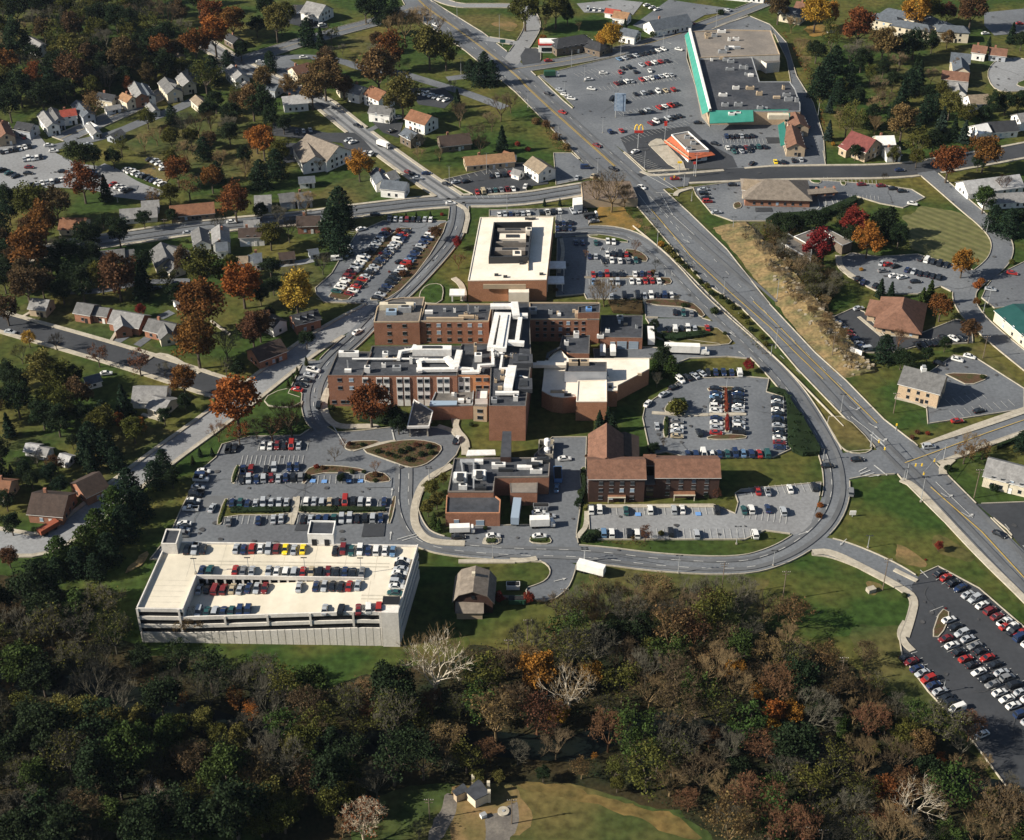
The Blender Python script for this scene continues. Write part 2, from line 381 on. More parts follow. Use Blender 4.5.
road('','540 -30 520 -3 524 8 531 18 533 28 525 42 515 56 508 66',9.5,asphL,'street')
road('','431 -4 455 6 480 6 515 6 524 8',7,asphL,'lane'); road('','480 38 500 41 520 44',6,asphL,'lane')
shp=road('','512 70 571 61 617 52 674 37 761 5 860 -40',11,asphM,'street')
east=road('','640 180 680 177 764 173.5 825 172.5 890 172 935 167 1024 151 1120 132',13,asphD,'street',walk=1.2)
se=road('','926 172 945 188 969 209 990 226 1003 242 1001 258 990 270 972 282 963 292 966 308 984 328 1024 361 1100 420',9,asph,'street')
rs=road('','905 464 941 451 981 436 1024 421 1150 378',9.0,asph,'street',walk=1.6)
dl=road('','-120 284 0 322 80 344 160 368 228 391 250 395',10.5,asphD,'street',walk=1.5)
dg=road('','382 304 372 311 350 322 305 349 258 387 205 427 170 452 120 490 75 527 40 548 0 541 -100 525',9.5,asphL,'street',walk=1.2)
hosp=road('','459 202 459 216 455 234 440 254 420 276 400 296 378 314 357 337 337 354 323 370 313 392 314 415 325 428',8.6,asph,'hospital_drive')
hl=road('','404 462 404 480 403 505 410 526 422 540 450 548 515 553 587 554 663 564 740 567 775 558 803 543 826 522 837 497 836 471 829 449 811 418 791 388 766 361 740 336 699 297 669 266 643 243 623 233 595 230 560 233',8.6,asph,'hospital_drive')
road('','838 468 858 464 890 462',14,asph,'hospital_drive')
road('','812 546 832 548 860 558 890 572 915 588 925 598',9.5,asphM,'hospital_drive')
lot('22','105 547 262 554 250 610 225 665 160 712 70 700 60 660 100 648 140 630 160 598 148 568',asph,'lane',sm=1)
road('','46 149 110 136 151 118 177 109 195 100',7,asphM,'lane',kerb=False)
road('','97 167 110 172 130 186 160 196',9,asphL,'lane',kerb=False)
road('','255 268 300 263 313 260',4,asphL,'driveway',kerb=False)
road('','62 292 100 292 140 282 190 281',4,asphM,'driveway',kerb=False)
road('','368 131 385 123 400 118',3.5,asphM,'driveway',kerb=False)
road('','117 342 128 335',3.5,asphM,'driveway',kerb=False); road('','137 346 148 338',3.5,asphM,'driveway',kerb=False)
road('','160 318 172 312',4,asphM,'driveway',kerb=False)
# lots
lot('','216 458 222 445 250 437 300 436 316 426 322 424 336 433 365 431 400 427 440 428 454 434 461 445 456 456 444 468 425 486 417 505 418 535 412 560 150 560 170 535 182 508 194 485 204 468',asphM)
lot('H4','182 598 620 590 640 480 640 200 740 100 932 98 925 300 875 640 890 712 180 705',asphM,'service_yard')
lot('','588 506 713 505 735 514 738 503 735 494 741 490 821 483 819 500 811 524 806 531 795 535 765 531 745 540 590 540',asphL,sm=0)
lot('C1','40 440 10 300 20 250 110 190 160 150 420 143 492 150 482 200 560 225 575 420 510 450 180 452 100 430',asph)
lot('12','325 545 540 538 620 545 870 528 930 500 985 560 925 582 850 575 700 582 650 602 560 582 330 582',asph,'truck_court')
lot('12','185 110 300 105 400 100 470 125 540 190 620 240 700 330 765 415 740 425 530 420 525 345 440 350 300 350 290 330 180 340',asph)
lot('12','530 425 750 425 800 440 865 505 850 530 620 500 560 470',asph)
lot('H2','220 60 760 45 780 90 775 150 700 185 590 215 590 95 220 95',asph)
lot('11','500 45 760 45 740 85 640 232 540 342 450 368 270 362 240 330 235 308 300 250 340 180 400 90',asph)
lot('11','190 590 300 590 340 540 300 640 260 720 240 770 180 770 190 740 130 720',asph)
lot('02','105 300 240 265 430 220 650 158 690 145 690 230 770 480 1016 480 1016 655 830 660 530 668 460 605 350 520 250 430',asph)
lot('02','430 540 520 510 700 495 770 560 870 612 890 656 830 660 530 668 465 606',asphD,kerb=False)
lot('S1','540 90 640 200 700 400 800 560 860 760 870 900 560 900 560 700 700 640 640 300',asph,'service_alley')
lot('','645 176 690 178 688 186 655 190 690 214 670 220 640 207 618 190',asphM,kerb=False)
lot('S1','180 115 420 40 540 90 560 150 100 150',asph)
lot('03','-10 480 140 460 210 480 240 645 -10 650',asph)
lot('S2','430 600 640 572 760 560 1024 562 1024 830 700 830 560 780 450 650',asph)
lot('S3','430 140 600 140 1024 172 1240 205 1330 260 1180 330 1024 300 860 250 760 290 640 385 500 360 300 380 100 405 0 330 0 300',asph)
lot('13','300 190 340 170 450 185 600 175 740 215 830 240 800 330 730 320 690 300 600 330 460 330 400 300 330 262 290 215',asph)
lot('13','250 430 350 385 390 400 470 492 570 500 750 430 810 440 815 520 600 535 500 560 400 560 270 475',asphD)
lot('13','640 640 740 570 830 582 1016 700 1016 780 640 838 635 780',asphM)
lot('13','900 262 1016 205 1140 180 1140 370 900 385 850 345 870 300',asphM)
lot('','920 575 938 567 979 589 1024 628 1130 705 1180 850 1060 860 1012 795 966 733 928 692 902 657 899 637 905 622 912 600 912 585',asphD)
lot('01','735 705 1016 640 1060 640 1060 750 1016 755 860 765',asphD)
lot('01','590 345 740 345 780 385 740 425 640 410',asphD,kerb=False); lot('01','90 560 200 560 230 625 110 640',asphD,kerb=False)
lot('01','60 480 280 520 400 520 470 600 380 630 340 560 60 530',asphD,kerb=False)
lot('01','440 460 580 480 560 540 500 520',asphD,kerb=False)
lot('01','120 20 240 20 290 110 200 110 120 90',asphD,kerb=False); lot('01','130 230 0 250 90 290 140 330 240 300',asph,kerb=False)
lot('02','260 15 420 0 520 10 480 60 390 50 290 50',asphL,kerb=False); lot('02','480 100 620 0 900 40 760 60 640 130 560 130',asph,kerb=False)
lot('02','170 600 240 600 345 690 180 725',asph); lot('02','0 670 130 640 150 720 0 740',asphD,kerb=False)
lot('00','0 540 150 525 200 590 300 640 380 650 470 690 625 765 560 785 440 770 370 745 240 735 0 740 -120 740 -120 560',asphL,kerb=False)
lot('00','540 670 600 620 700 640 640 730',dryg,kerb=False,name='field')
lot('03','870 290 890 250 930 230 1016 228 1080 260 1080 330 1016 358 930 362 890 340',asphL,sm=1,name='cul_de_sac')
lot('03','860 50 1016 35 1016 130 900 140 860 100',asphM,kerb=False)
lot('23','830 330 1100 320 1100 560 1016 515 950 430',asphD)
lot('22','880 285 880 290 1000 280 890 300',asphM)
lot('02','105 190 120 195 120 245 50 255 40 220 60 190',asphD)
kerbs()
# traffic islands
for f,s,m in (('L1','248 215 270 148 290 150 268 225',lawn),('L1','222 287 240 284 228 322 500 318 495 350 224 352 212 390 188 392',lawn),
 ('L1','518 276 535 276 512 390 490 390',conc),('L1','530 318 888 320 890 345 525 347',lawn),('L1','912 275 928 276 905 385 890 385',mulch),
 ('L1','540 222 558 165 600 150 690 150 800 165 790 178 580 180 555 222',mulch),('L1','800 180 870 175 905 205 895 218 795 218',mulch),
 ('21','410 122 470 105 550 85 640 80 725 98 730 125 680 170 640 186 600 190 520 160',mulch),('21','355 95 390 85 500 85 450 105 385 125 350 115',mulch),
 ('C1','255 185 330 180 400 190 395 200 330 195 265 200',mulch),('C1','320 195 336 195 340 285 320 285',mulch),('C1','262 282 405 282 405 292 262 292',conc),('C1','322 295 342 295 342 355 322 355',mulch),('C1','255 372 330 362 410 368 400 382 260 384',mulch),
 ('C1','92 265 120 232 175 228 185 270 150 280 100 280',lawn),('C1','90 298 112 298 110 375 88 375',lawn),
 ('12','300 100 360 98 460 120 460 132 320 112',lawn),('12','440 155 500 160 540 190 530 208 480 190',mulch),('12','290 262 620 262 635 290 600 296 560 268 290 270',mulch),
 ('12','530 350 700 355 765 410 745 425 715 385 530 372',mulch),('12','560 480 790 450 870 510 850 532 680 530 560 500',lawnY),
 ('11','548 72 630 75 375 352 330 355 275 335',mulch),('11','712 60 760 48 655 225 540 345 455 358 450 345 520 340 690 110',mulch),
 ('11','670 295 720 290 738 310 728 370 650 365 640 330',lawn),('11','110 700 185 705 180 770 60 775 30 740',lawn),
 ('23','232 -10 320 -10 420 90 420 120 390 135 330 130 290 100',lawnY),
 ('23','652 850 690 738 730 760 690 850',mulch),('13','700 640 860 645 880 660 800 690 740 660',mulch),
 ('H4','350 690 365 660 455 660 450 700 360 702',conc),('H4','612 690 620 655 720 655 740 690 700 700',lawn),('H4','900 270 935 268 935 395 905 398 895 330',lawn),
 ('S3','540 135 620 140 620 165 560 160',lawn),('S3','750 140 790 150 790 178 760 175',lawn),('S2','120 300 200 260 250 310 400 470 300 480 150 330',conc),
 ('S3','20 300 70 290 80 330 30 340',mulch),('02','108 300 114 298 250 418 243 428',lawn),
 ('03','980 330 1030 310 1050 340 1010 345',lawn)): island(f,s,m)
# painted markings
yl=smooth(xy(GF('','408 -20 414 0 467 37 514 74 530 92 614 167')),False,1)
line(0,0,.35,painty,pts=yl); line(0,0,.3,painty,pts=offs(yl,.7))
yl=xy(GF('','651 210 691 257 730 293 770 328 796 354 823 380')); line(0,0,.35,painty,pts=yl)
line('','753 302 770 318 807 356 840 388 877 424',.35,painty)
line('23','650 265 850 440 1016 620 1140 750',.4,painty)
for s in ('431 17 484 55 534 108 590 165','424 10 470 46 520 95 585 165','446 12 500 55 555 105 632 172'): line('',s,.2,paintw,dash=3,gap=8)
for s in ('664 215 712 258 786 334 868 412','655 215 693 262 757 335 850 420'): line('',s,.2,paintw,dash=3,gap=8)
line('12','610 0 720 100',.25); line('12','585 0 700 130',.25,dash=3,gap=3)
for s in ('500 760 560 839','545 770 620 850','590 760 640 850'): line('02',s,.25)
line('23','670 245 815 385',.25); line('23','940 410 1016 500',.25,dash=3,gap=8); pass
line('23','340 -10 470 90',.25); line('23','430 180 480 220',.5); line('23','610 590 640 620',.3); line('23','415 60 470 105',.5)
for s in ('370 205 400 190','375 215 415 200','385 222 430 210'): line('23',s,.35)
for a in (('23',425,25,-50,0),('23',455,80,-50,1),('23',710,300,-50,1),('23',790,375,-50,1),('23',430,222,15,0),('12',690,125,-50,0),('13',350,780,-50,1),('23',310,480,-130,0),('02',620,170,-50,0),('22',195,628,20,0),('23',155,445,25,0),('12',905,565,120,0),('12',870,490,120,0),('21',535,285,90,0),('21',530,455,90,0)): arrow(*a)
line(0,0,.3,painty,pts=offs(rs,.2)); line(0,0,.25,painty,pts=offs(shp,0)); 
line(0,0,.2,paintw,dash=3,gap=4,pts=offs(hl,1.6)[:]); line(0,0,.2,paintw,dash=3,gap=4,pts=offs(hl,-1.6)[:40])
line(0,0,.2,painty,pts=offs(up,0)); line(0,0,.2,paintw,pts=offs(up,5)); line(0,0,.2,paintw,dash=3,gap=6,pts=hosp[8:])
for s in ('520 680 640 745','560 680 660 745','570 755 640 760','0 0 1 1','800 108 930 62'): line('02',s,.3)
line('S1','190 118 405 38',.7,conc); line('21','290 0 350 100',.35); line('21','555 470 640 445',.25); line('21','575 475 640 455',.25); line('21','535 40 545 85',.5)
def stalls(f,x1,y1,x2,y2,n,L=5,m=paintw,both=True,sl=0):
    a,b_=[Vector((p.x,p.y)) for p in GF(f,(x1,y1,x2,y2))]; u=(b_-a).normalized(); nn=Vector((-u.y,u.x)); d=(nn+u*sl)*L
    for i in range(n+1):
        p=a+(b_-a)*i/n; line(0,0,.14,m,pts=[tuple(p),tuple(p+d)])
for t in (('02',430,240,620,205,12,-5),('02',330,295,640,240,19,-5),('02',330,345,650,300,20,-5),('02',400,340,650,318,17,5),('02',390,395,650,350,18,-5),('02',420,440,660,400,16,-5),('02',430,545,680,475,17,-5),('02',420,530,530,500,8,5),
 ('02',250,290,330,270,6,-5),('02',830,545,1000,545,12,-5),('02',840,585,1000,580,11,5),('02',500,600,620,675,14,-5),
 ('L1',290,145,540,145,13,5.2),('L1',270,225,540,222,12,5.2),('L1',240,290,510,290,11,-4.5),('L1',540,290,905,290,14,-4.5),('L1',220,390,490,388,11,4.5),('L1',520,388,890,388,15,4.5),
 ('L1',580,225,800,220,9,4.5),('22',310,375,795,372,18,5),('22',340,465,970,468,24,5),('C1',400,650,560,672,7,-4.5),('C1',430,600,680,580,10,5),
 ('L1',360,88,560,88,8,4.5),('13',735,770,870,740,5,4.5),('13',750,815,980,770,8,4.5),('11',340,185,425,70,16,4.5),('11',275,360,440,230,4,4.5),
 ('23',670,630,1016,860,14,5),('33',690,90,1016,370,13,5.0),('33',540,125,800,432,12,5),('33',700,-70,1016,220,13,-5),('33',940,25,1060,110,5,5),
 ('12',360,145,520,165,6,-4.5),('12',360,215,510,205,6,4.5),('12',300,240,630,240,13,-4.5),('12',310,295,600,298,12,4.5),('12',400,350,640,350,10,-4.5),('12',600,475,800,475,8,-4.5),
 ('S2',480,620,530,740,9,4.5),('S3',640,150,1000,172,13,4.5),('S3',800,240,1010,250,8,-4.5),('H2',270,92,620,88,14,-4.5),('01',740,700,1000,650,9,-4),('01',860,765,1016,745,7,-4.5),
 ('G2',370,165,760,180,8,-.1)): 
    stalls(*t[:6],L=t[6])
for p in (('L1',585,212),('L1',632,214),('L1',732,212),('L1',780,212),('22',735,370),('22',500,372)): 
    q=G(*fr(p[0],p[1:])[0]); WB.face([(q.x+x,q.y+y,MZ+.004) for x,y in ((-.9,-.9),(.9,-.9),(.9,.9),(-.9,.9))],bluep)
for s in ('560 300 700 235','590 340 640 300'): pass
for f,s in (('S3','600 270 615 320 580 350 540 365'),('S3','650 270 658 310 640 350 600 380'),('S3','690 270 710 310 700 360'),('S3','725 270 740 310 725 360')): line(f,s,.35,sm=2)
ST=MB(); wear=mat('tyre_wear',(.075,.079,.085),(.12,.125,.13),scale=.08,detail=9); stn=mat('oil_stain',(.035,.036,.038),(.07,.07,.072),scale=.8); rs_=random.Random(77)
ctr=xy(GF('','406 -10 467 44 520 85 590 150 640 195 690 243 760 306 830 370 900 445 960 505 1090 640'))
for P_,o_,w_ in ((ctr,4,1.6),(ctr,7.5,1.4),(ctr,-4,1.6),(ctr,-7.5,1.4),(hl,2.1,1.5),(hl,-2.1,1.5),(nws,2,1.4),(nws,-2,1.4),(ssw,2.3,1.4),(ssw,-2.3,1.4),(hosp,2,1.3),(hosp,-2,1.3)):
    Q_=offs(P_,o_); A_=offs(Q_,w_/2); B_=offs(Q_,-w_/2)
    for i in range(len(A_)-1):
      if any(inpoly((A_[i][0]+B_[i+1][0])/2,(A_[i][1]+B_[i+1][1])/2,q_[0]) and inpoly(*A_[i],q_[0]) and inpoly(*B_[i],q_[0]) for q_ in AREAS): ST.face([(*B_[i],MZ-.012),(*B_[i+1],MZ-.012),(*A_[i+1],MZ-.012),(*A_[i],MZ-.012)],wear)
for P_,k_,w_ in AREAS:
    A_=abs(area2(P_))/2; xs=[p[0] for p in P_]; ys=[p[1] for p in P_]
    for q in range(int(min(60,A_/90))):
        x,y=rs_.uniform(min(xs),max(xs)),rs_.uniform(min(ys),max(ys))
        if not inpoly(x,y,P_): continue
        r_=rs_.uniform(.3,1.0); ST.face([(x+math.cos(t)*r_*rs_.uniform(.6,1.2),y+math.sin(t)*r_*rs_.uniform(.6,1.3),MZ-.008+q*.00005) for t in (0,.8,1.6,2.4,3.1,3.9,4.7,5.5)],stn)
    for q in range(int(min(14,A_/420))):
        x,y=rs_.uniform(min(xs),max(xs)),rs_.uniform(min(ys),max(ys)); a_=rs_.uniform(0,6.28); L_=[]
        for t in range(9):
            if inpoly(x,y,P_): L_.append((x,y))
            else: break
            a_+=rs_.uniform(-.5,.5); x+=math.cos(a_)*2; y+=math.sin(a_)*2
        if len(L_)>2:
            A2_=offs(L_,.07); B2_=offs(L_,-.07)
            for i in range(len(L_)-1): ST.face([(*B2_[i],MZ-.004),(*B2_[i+1],MZ-.004),(*A2_[i+1],MZ-.004),(*A2_[i],MZ-.004)],stn)
    if A_>700:
        for q in range(int(min(5,A_/1200))):
            x,y=rs_.uniform(min(xs),max(xs)),rs_.uniform(min(ys),max(ys)); a,b_=rs_.uniform(2,6),rs_.uniform(1.5,4); pts=[(x-a,y-b_),(x+a,y-b_*.9),(x+a,y+b_),(x-a*.9,y+b_)]
            if all(inpoly(px_,py_,P_) for px_,py_ in pts): ST.face([(u,v,MZ-.02) for u,v in pts],rs_.choice((wear,asphD,asphM)))
struct('road_wear',ST)
struct('kerb',KB); struct('road_markings',WB)
# footpaths
for f,s,w in (('H1','50 555 20 620 25 690 60 745 120 770 300 765 320 775',2.6),('H1','660 765 740 790 790 830',2),('H1','770 730 755 790',1.6),('21','770 40 800 70 822 110 820 140',2.4),('H4','190 -10 205 60 255 110 262 160',2.2),
 ('21','770 180 690 220 650 260 625 330 620 400 650 455 700 480 820 485',2.6),('22','0 550 60 552 105 543',2),('21','795 555 900 555 1016 555',1.6),('21','380 122 440 105 550 85',1.6),
 ('22','305 340 795 338',1.6),('22','300 360 298 420 275 445 265 465',1.6),('23','190 520 260 515 400 585 540 660 590 700 575 770 550 850',2.6),('33','555 -10 530 30 545 70 580 105',2.2),
 ('23','535 235 590 260 700 380 850 540 1016 700 1100 790',2.4),('23','670 82 800 44 950 -6 1016 -30',2.0),('23','700 215 695 190 735 155',2.6),('S2','75 490 130 515 200 520 640 483',2),('S2','430 600 370 615 315 635 310 660',2.2),('S2','780 470 1024 450',1.6),
 ('10','560 600 630 550 780 640',1.2),('10','430 520 455 480',1.2),('10','80 425 130 395',1.2),('10','555 800 640 825',1.4),('13','290 180 295 225 350 265',2.6),('13','370 420 460 495',1.4),('13','550 735 640 770',2.4),
 ('12','200 115 210 170 190 250',1.5),('21','160 305 130 410',1.6),('C1','45 280 180 290 260 288',1.6),('H2','20 440 60 470 78 520 75 570',2.4),('H2','5 10 110 60 80 190',2),('10','825 435 900 490',1)):
    C=smooth(xy(GF(f,s)),False,2); bb=MB(); ribbon(bb,C,w,0,.43+LAY[0]*.1,conc); LAY[0]+=.004; struct('footpath',bb)
# rocky embankment between the highway and the offices
def bank(f,s,h,m,seed=3):
    P=smooth(xy(GF(f,s)),False,3); r=random.Random(seed); b=MB(); n=len(P); W=[0,.06,.12,.2,.32,.45,.6,.75,.88,1]
    Z=[0,.6,1,1.05,.95,.8,.55,.35,.15,0]; rows=[]
    for i,p in enumerate(P):
        A=offs(P,10.5)[i]; B=offs(P,-6.0)[i]; e=math.sin(math.pi*i/(n-1))**.5
        rows.append([(A[0]+(B[0]-A[0])*w+r.uniform(-.5,.5),A[1]+(B[1]-A[1])*w+r.uniform(-.5,.5),max(0,z*h*e*r.uniform(.8,1.1)+MN.noise(Vector((i*.5,w*8,0)))*.7*z)) for w,z in zip(W,Z)])
    for i in range(n-1):
        for j in range(len(W)-1): b.face([rows[i][j],rows[i+1][j],rows[i+1][j+1],rows[i][j+1]][::-1],m)
    rb=MB()
    for q in range(170):
        i=min(n-1,int(n*(.30+.65*r.random()))); j=r.randint(2,6); c=rows[i][j]; s_=r.uniform(.25,.9); x,y,z=c[0]+r.uniform(-1,1),c[1]+r.uniform(-1.5,1.5),c[2]
        rb.prism([(x-s_,y-s_*.5),(x+s_*.6,y-s_*.7),(x+s_,y+s_*.4),(x-s_*.3,y+s_*.6)],z-.6,z+s_*.45,rocks)
    struct('rock_outcrop',rb)
    me=b.mesh('embankment',smooth=True); o=link('embankment',me); o['kind']='structure'
bank('13','-150 60 -60 165 20 262 110 370 200 480 280 575 350 650',3.2,rockm)
# ------------------------------------------------------------------ buildings
WIN={}
def winmesh(w,h,m=None):
    k=(round(w,1),round(h,1),m.name if m else '')
    if k not in WIN:
        b=MB(); m=m or glass; b.box((0,0,0),(w,.10,h),m)
        fr_=greym if m is glass else white
        b.box((0,0,-.12),(w+.2,.18,.12),fr_); b.box((0,0,h),(w+.1,.14,.08),fr_)
        WIN[k]=b.mesh('window')
    return WIN[k]
def facade(par,off,p0,p1,zs,sp,w=1.1,h=1.4,name='window',m=None,lim=None,marg=1.2):
    """rows of windows on a wall running p0->p1, outside on the right-hand side"""
    a=Vector(p0[:2]); c=Vector(p1[:2]); L=(c-a).length
    if L<2.2: return
    u=(c-a)/L; nrm=Vector((u.y,-u.x)); n=max(1,int((L-2*marg+.01)/sp)+0)
    if lim: n=min(n,lim)
    for z in zs:
        for i in range(n):
            d=L/2+(i-(n-1)/2)*sp; p=a+u*d+nrm*.03
            o=link(name,winmesh(w,h,m or (glassb if rnd.random()<.16 else None)),par,(p.x-off[0],p.y-off[1],z-off[2]),math.atan2(u.y,u.x))
def edges(P):
    P=ccw(P); return [(P[i],P[(i+1)%len(P)]) for i in range(len(P))]
def parapet(b,P,z,h,m,t=.35,mt=None):
    mt=mt or m
    P=ccw(P); I=inset(P,t)
    n=len(P)
    for i in range(n):
        j=(i+1)%n
        b.face([(*P[i],z-.05),(*P[j],z-.05),(*P[j],z+h),(*P[i],z+h)],m); b.face([(*P[i],z+h),(*P[j],z+h),(*I[j],z+h),(*I[i],z+h)],mt); b.face([(*I[j],z-.05),(*I[i],z-.05),(*I[i],z+h),(*I[j],z+h)],mt)
def inset(P,t):
    n=len(P); R=[]
    for i in range(n):
        a=Vector(P[i-1]); b=Vector(P[i]); c=Vector(P[(i+1)%n]); u=(b-a).normalized(); v=(c-b).normalized()
        n1=Vector((-u.y,u.x)); n2=Vector((-v.y,v.x)); d=n1+n2; k=max(.3,d.length_squared/2)
        R.append(tuple(b+d*(t/k)))
    return R
def block(root,f,s,h,wm,rm,name='wing',zs=(),sp=3.2,w=1.1,wh=1.4,par=.5,base=0,cap=None,side=.55,wm2=None,skip=()):
    """flat-roofed block: roof outline traced at height h; windows and roof are sub-parts"""
    off=tuple(root.location); P=xy(GF(f,s,h)); P=ccw(P); b=MB()
    b.prism(P,base,h-par,wm); parapet(b,P,h-par,par,cap or wm,mt=cap or roofG)
    o=part(name,b,root)
    r=MB(); r.face([(x,y,h-par+.02) for x,y in inset(P,.34)],rm); link('roof',r.mesh('roof',off),o)
    for i,(a,c) in enumerate(edges(P)):
        u=Vector(c)-Vector(a); 
        if u.length<2: continue
        u.normalize(); ny=-u.x
        if ny<side and zs and i not in skip: facade(o,off,a,c,zs,sp,w,wh)
    return o
def root(name,cat,f,x,y,label=None,look=None,group=None):
    g=G(*fr(f,(x,y))[0]); return thing(name,cat,(g.x,g.y,0),label,look,group)
def unit(par,off,f,x,y,z,dx,dy,dz,m=greym,rot=0,name='rooftop_unit'):
    p=G(*fr(f,(x,y))[0],z); b=MB(); b.box((p.x-off[0],p.y-off[1],z-off[2]-.45),(dx,dy,dz+.45),m,rot)
    if dz>.8: b.box((p.x-off[0],p.y-off[1],z-off[2]+dz),(dx*.5,dy*.5,.25),darkm,rot)
    return link(name,b.mesh(name),par)
def duct(par,off,f,s,z,w,h=.8,m=whitem,name='duct'):
    P=xy(GF(f,s,z)); b=MB()
    for i in range(len(P)-1):
        a=Vector(P[i]); c=Vector(P[i+1]); d=c-a; mid=(a+c)/2
        b.box((mid.x-off[0],mid.y-off[1],z-off[2]-.3+i*.003),(d.length+w*.9,w,h),m,math.atan2(d.y,d.x))
    return link(name,b.mesh(name),par)
# --- the hospital
hr=root('hospital_building','hospital','H1',500,700,'sprawling red brick hospital with black flat roofs and white roof ducts in the centre')
ho=tuple(hr.location)
F=(9.6,6.2,2.4)
w1=block(hr,'H1','98 342 290 345 238 478 42 478',13.2,brick,roofK,zs=(10.6,7.2),sp=4.1,w=1.5)
for x in (80,130,160):
    p=G(*fr('H1',(x,632))[0],1.5); link('window',winmesh(1.5,1.4),w1,(p.x-ho[0],G(*fr('H1',(80,478))[0],13.2).y-.03-ho[1],1.2))
w2=block(hr,'H1','290 312 790 312 768 480 238 480',13.0,brick,roofK)
# white pilaster strips with windows on the front slab
a=G(*fr('H1',(242,480))[0],13); c=G(*fr('H1',(766,480))[0],13)
for x in (252,330,370,443,484,558,597,670,708):
    p=G(*fr('H1',(x,480))[0],13); b=MB(); X,Y=p.x-ho[0],p.y-ho[1]
    b.box((X,Y-.08,.3),(2.1,.3,12),whitem); st=link('wall_panel',b.mesh('wall_panel'),w2)
    for z in (10.2,6.8,3.4): link('window',winmesh(1.6,1.5),w2,(X,Y-.26,z))
w3=block(hr,'H1','792 300 1000 300 962 476 770 476',12.8,orangew,roofK)
for x in (887,930):
    p=G(*fr('H1',(x,476))[0],12.8)
    for z in (10.2,6.9,3.6): link('window',winmesh(1.9,1.4),w3,(p.x-ho[0],p.y-.04-ho[1],z))
for x in (790,822):
    p=G(*fr('H1',(x,476))[0],12.8); b=MB(); b.box((p.x-ho[0],p.y-ho[1]-.08,.3),(2.2,.3,11.6),whitem); link('wall_panel',b.mesh('wall_panel'),w3)
    for z in (10.2,6.8): link('window',winmesh(1.3,1.5),w3,(p.x-ho[0],p.y-.27-ho[1],z))
w5=block(hr,'H3','105 648 312 650 347 374 118 374',14.6,brick,roofK)
w6=block(hr,'H3','128 66 330 66 343 372 110 372',14.2,brick,roofK,zs=(10.5,7),sp=3.5)
w7=block(hr,'H1','300 178 318 95 345 68 400 48 470 40 586 38 556 176',10.3,brick,roofG,zs=(7.7,4.4,1.1),sp=5.8,w=1.5,side=.2,cap=stucco)
w8=block(hr,'H1','588 76 965 76 945 174 557 174',10.0,brick,roofK,zs=(7.5,4.3,1.1),sp=3.9,w=1.5,side=-.5,cap=stucco)
w9=block(hr,'H3','332 68 725 68 722 162 336 162',10.0,brick,roofK,zs=(7.5,4.8,2.1),sp=2.9,w=1.3,cap=stucco)
block(hr,'H3','605 92 730 75 727 125 605 128',12.6,brick,roofK,name='penthouse',base=9.5)
block(hr,'H3','655 160 724 160 724 168 655 168',10.4,brick,roofK,name='bay')
w10=block(hr,'H3','732 140 968 140 966 268 728 264',5.2,brick,roofK,par=.3)
for x in (852,918):
    p=G(*fr('H3',(x,267))[0],5.2); b=MB(); b.box((p.x-ho[0],p.y-ho[1]-.06,.3),(3.6,.2,3.2),glassb)
    for k in range(4): b.box((p.x-ho[0],p.y-ho[1]-.1,.3+k*.85),(3.6,.2,.07),white)
    link('garage_door',b.mesh('garage_door'),w10)
facade(w10,ho,xy(GF('H3','770 266 830 266',5.2))[0],xy(GF('H3','760 266 830 266',5.2))[1],(1.6,),3,1.8,1.6)
w11=block(hr,'H3','515 255 672 252 668 356 550 354 500 320',6.3,brick,roofK)
w12=block(hr,'H3','418 395 440 384 500 326 552 382 1004 382 1004 440 828 532 826 562 766 562 766 592 595 594 520 600 462 592 430 578 402 562 412 480',7,brickO,roofB,par=.35,cap=roofB)
b=MB(); P=xy(GF('H3','766 594 600 596 520 602 462 594 428 579 400 562',5.0)); ribbon(b,P,.5,3.0,3.6,brickD); part('cornice',b,hr)
w13=block(hr,'H3','540 402 766 402 766 458 530 458',11.2,bluew,roofK,name='penthouse',base=6.5)
w13b=block(hr,'H3','602 506 766 502 767 624 594 624',8.2,brickO,roofB,cap=roofB,par=.3)
w14=block(hr,'H1','650 560 862 560 855 642 612 648',6.2,brick,roofG,cap=greym)
b=MB(); P=GF('H1','618 622 768 622 766 645 612 648',6.3); b.prism(xy(P),6.25,6.5,glassb); part('skylight',b,hr)
w15=block(hr,'H1','866 640 940 640 934 655 858 650',6.4,stucco,roofG,zs=(3.8,1.0),sp=3.4,w=2,par=.1)
block(hr,'H1','874 552 944 552 938 610 868 610',8.6,white,white,name='penthouse',base=6,par=.8)
# entrance canopy
P=ccw(xy(GF('H1','525 612 634 676 612 764 487 766',4.8))); b=MB(); b.prism(P,4.0,4.6,whitem,roofG,True); parapet(b,P,4.6,.35,whitem)
cn=part('entrance_canopy',b,hr)
for q in inset(P,.8): b=MB(); b.box((q[0]-ho[0],q[1]-ho[1],0),(.5,.5,4.0),conc); link('column',b.mesh('column'),cn)
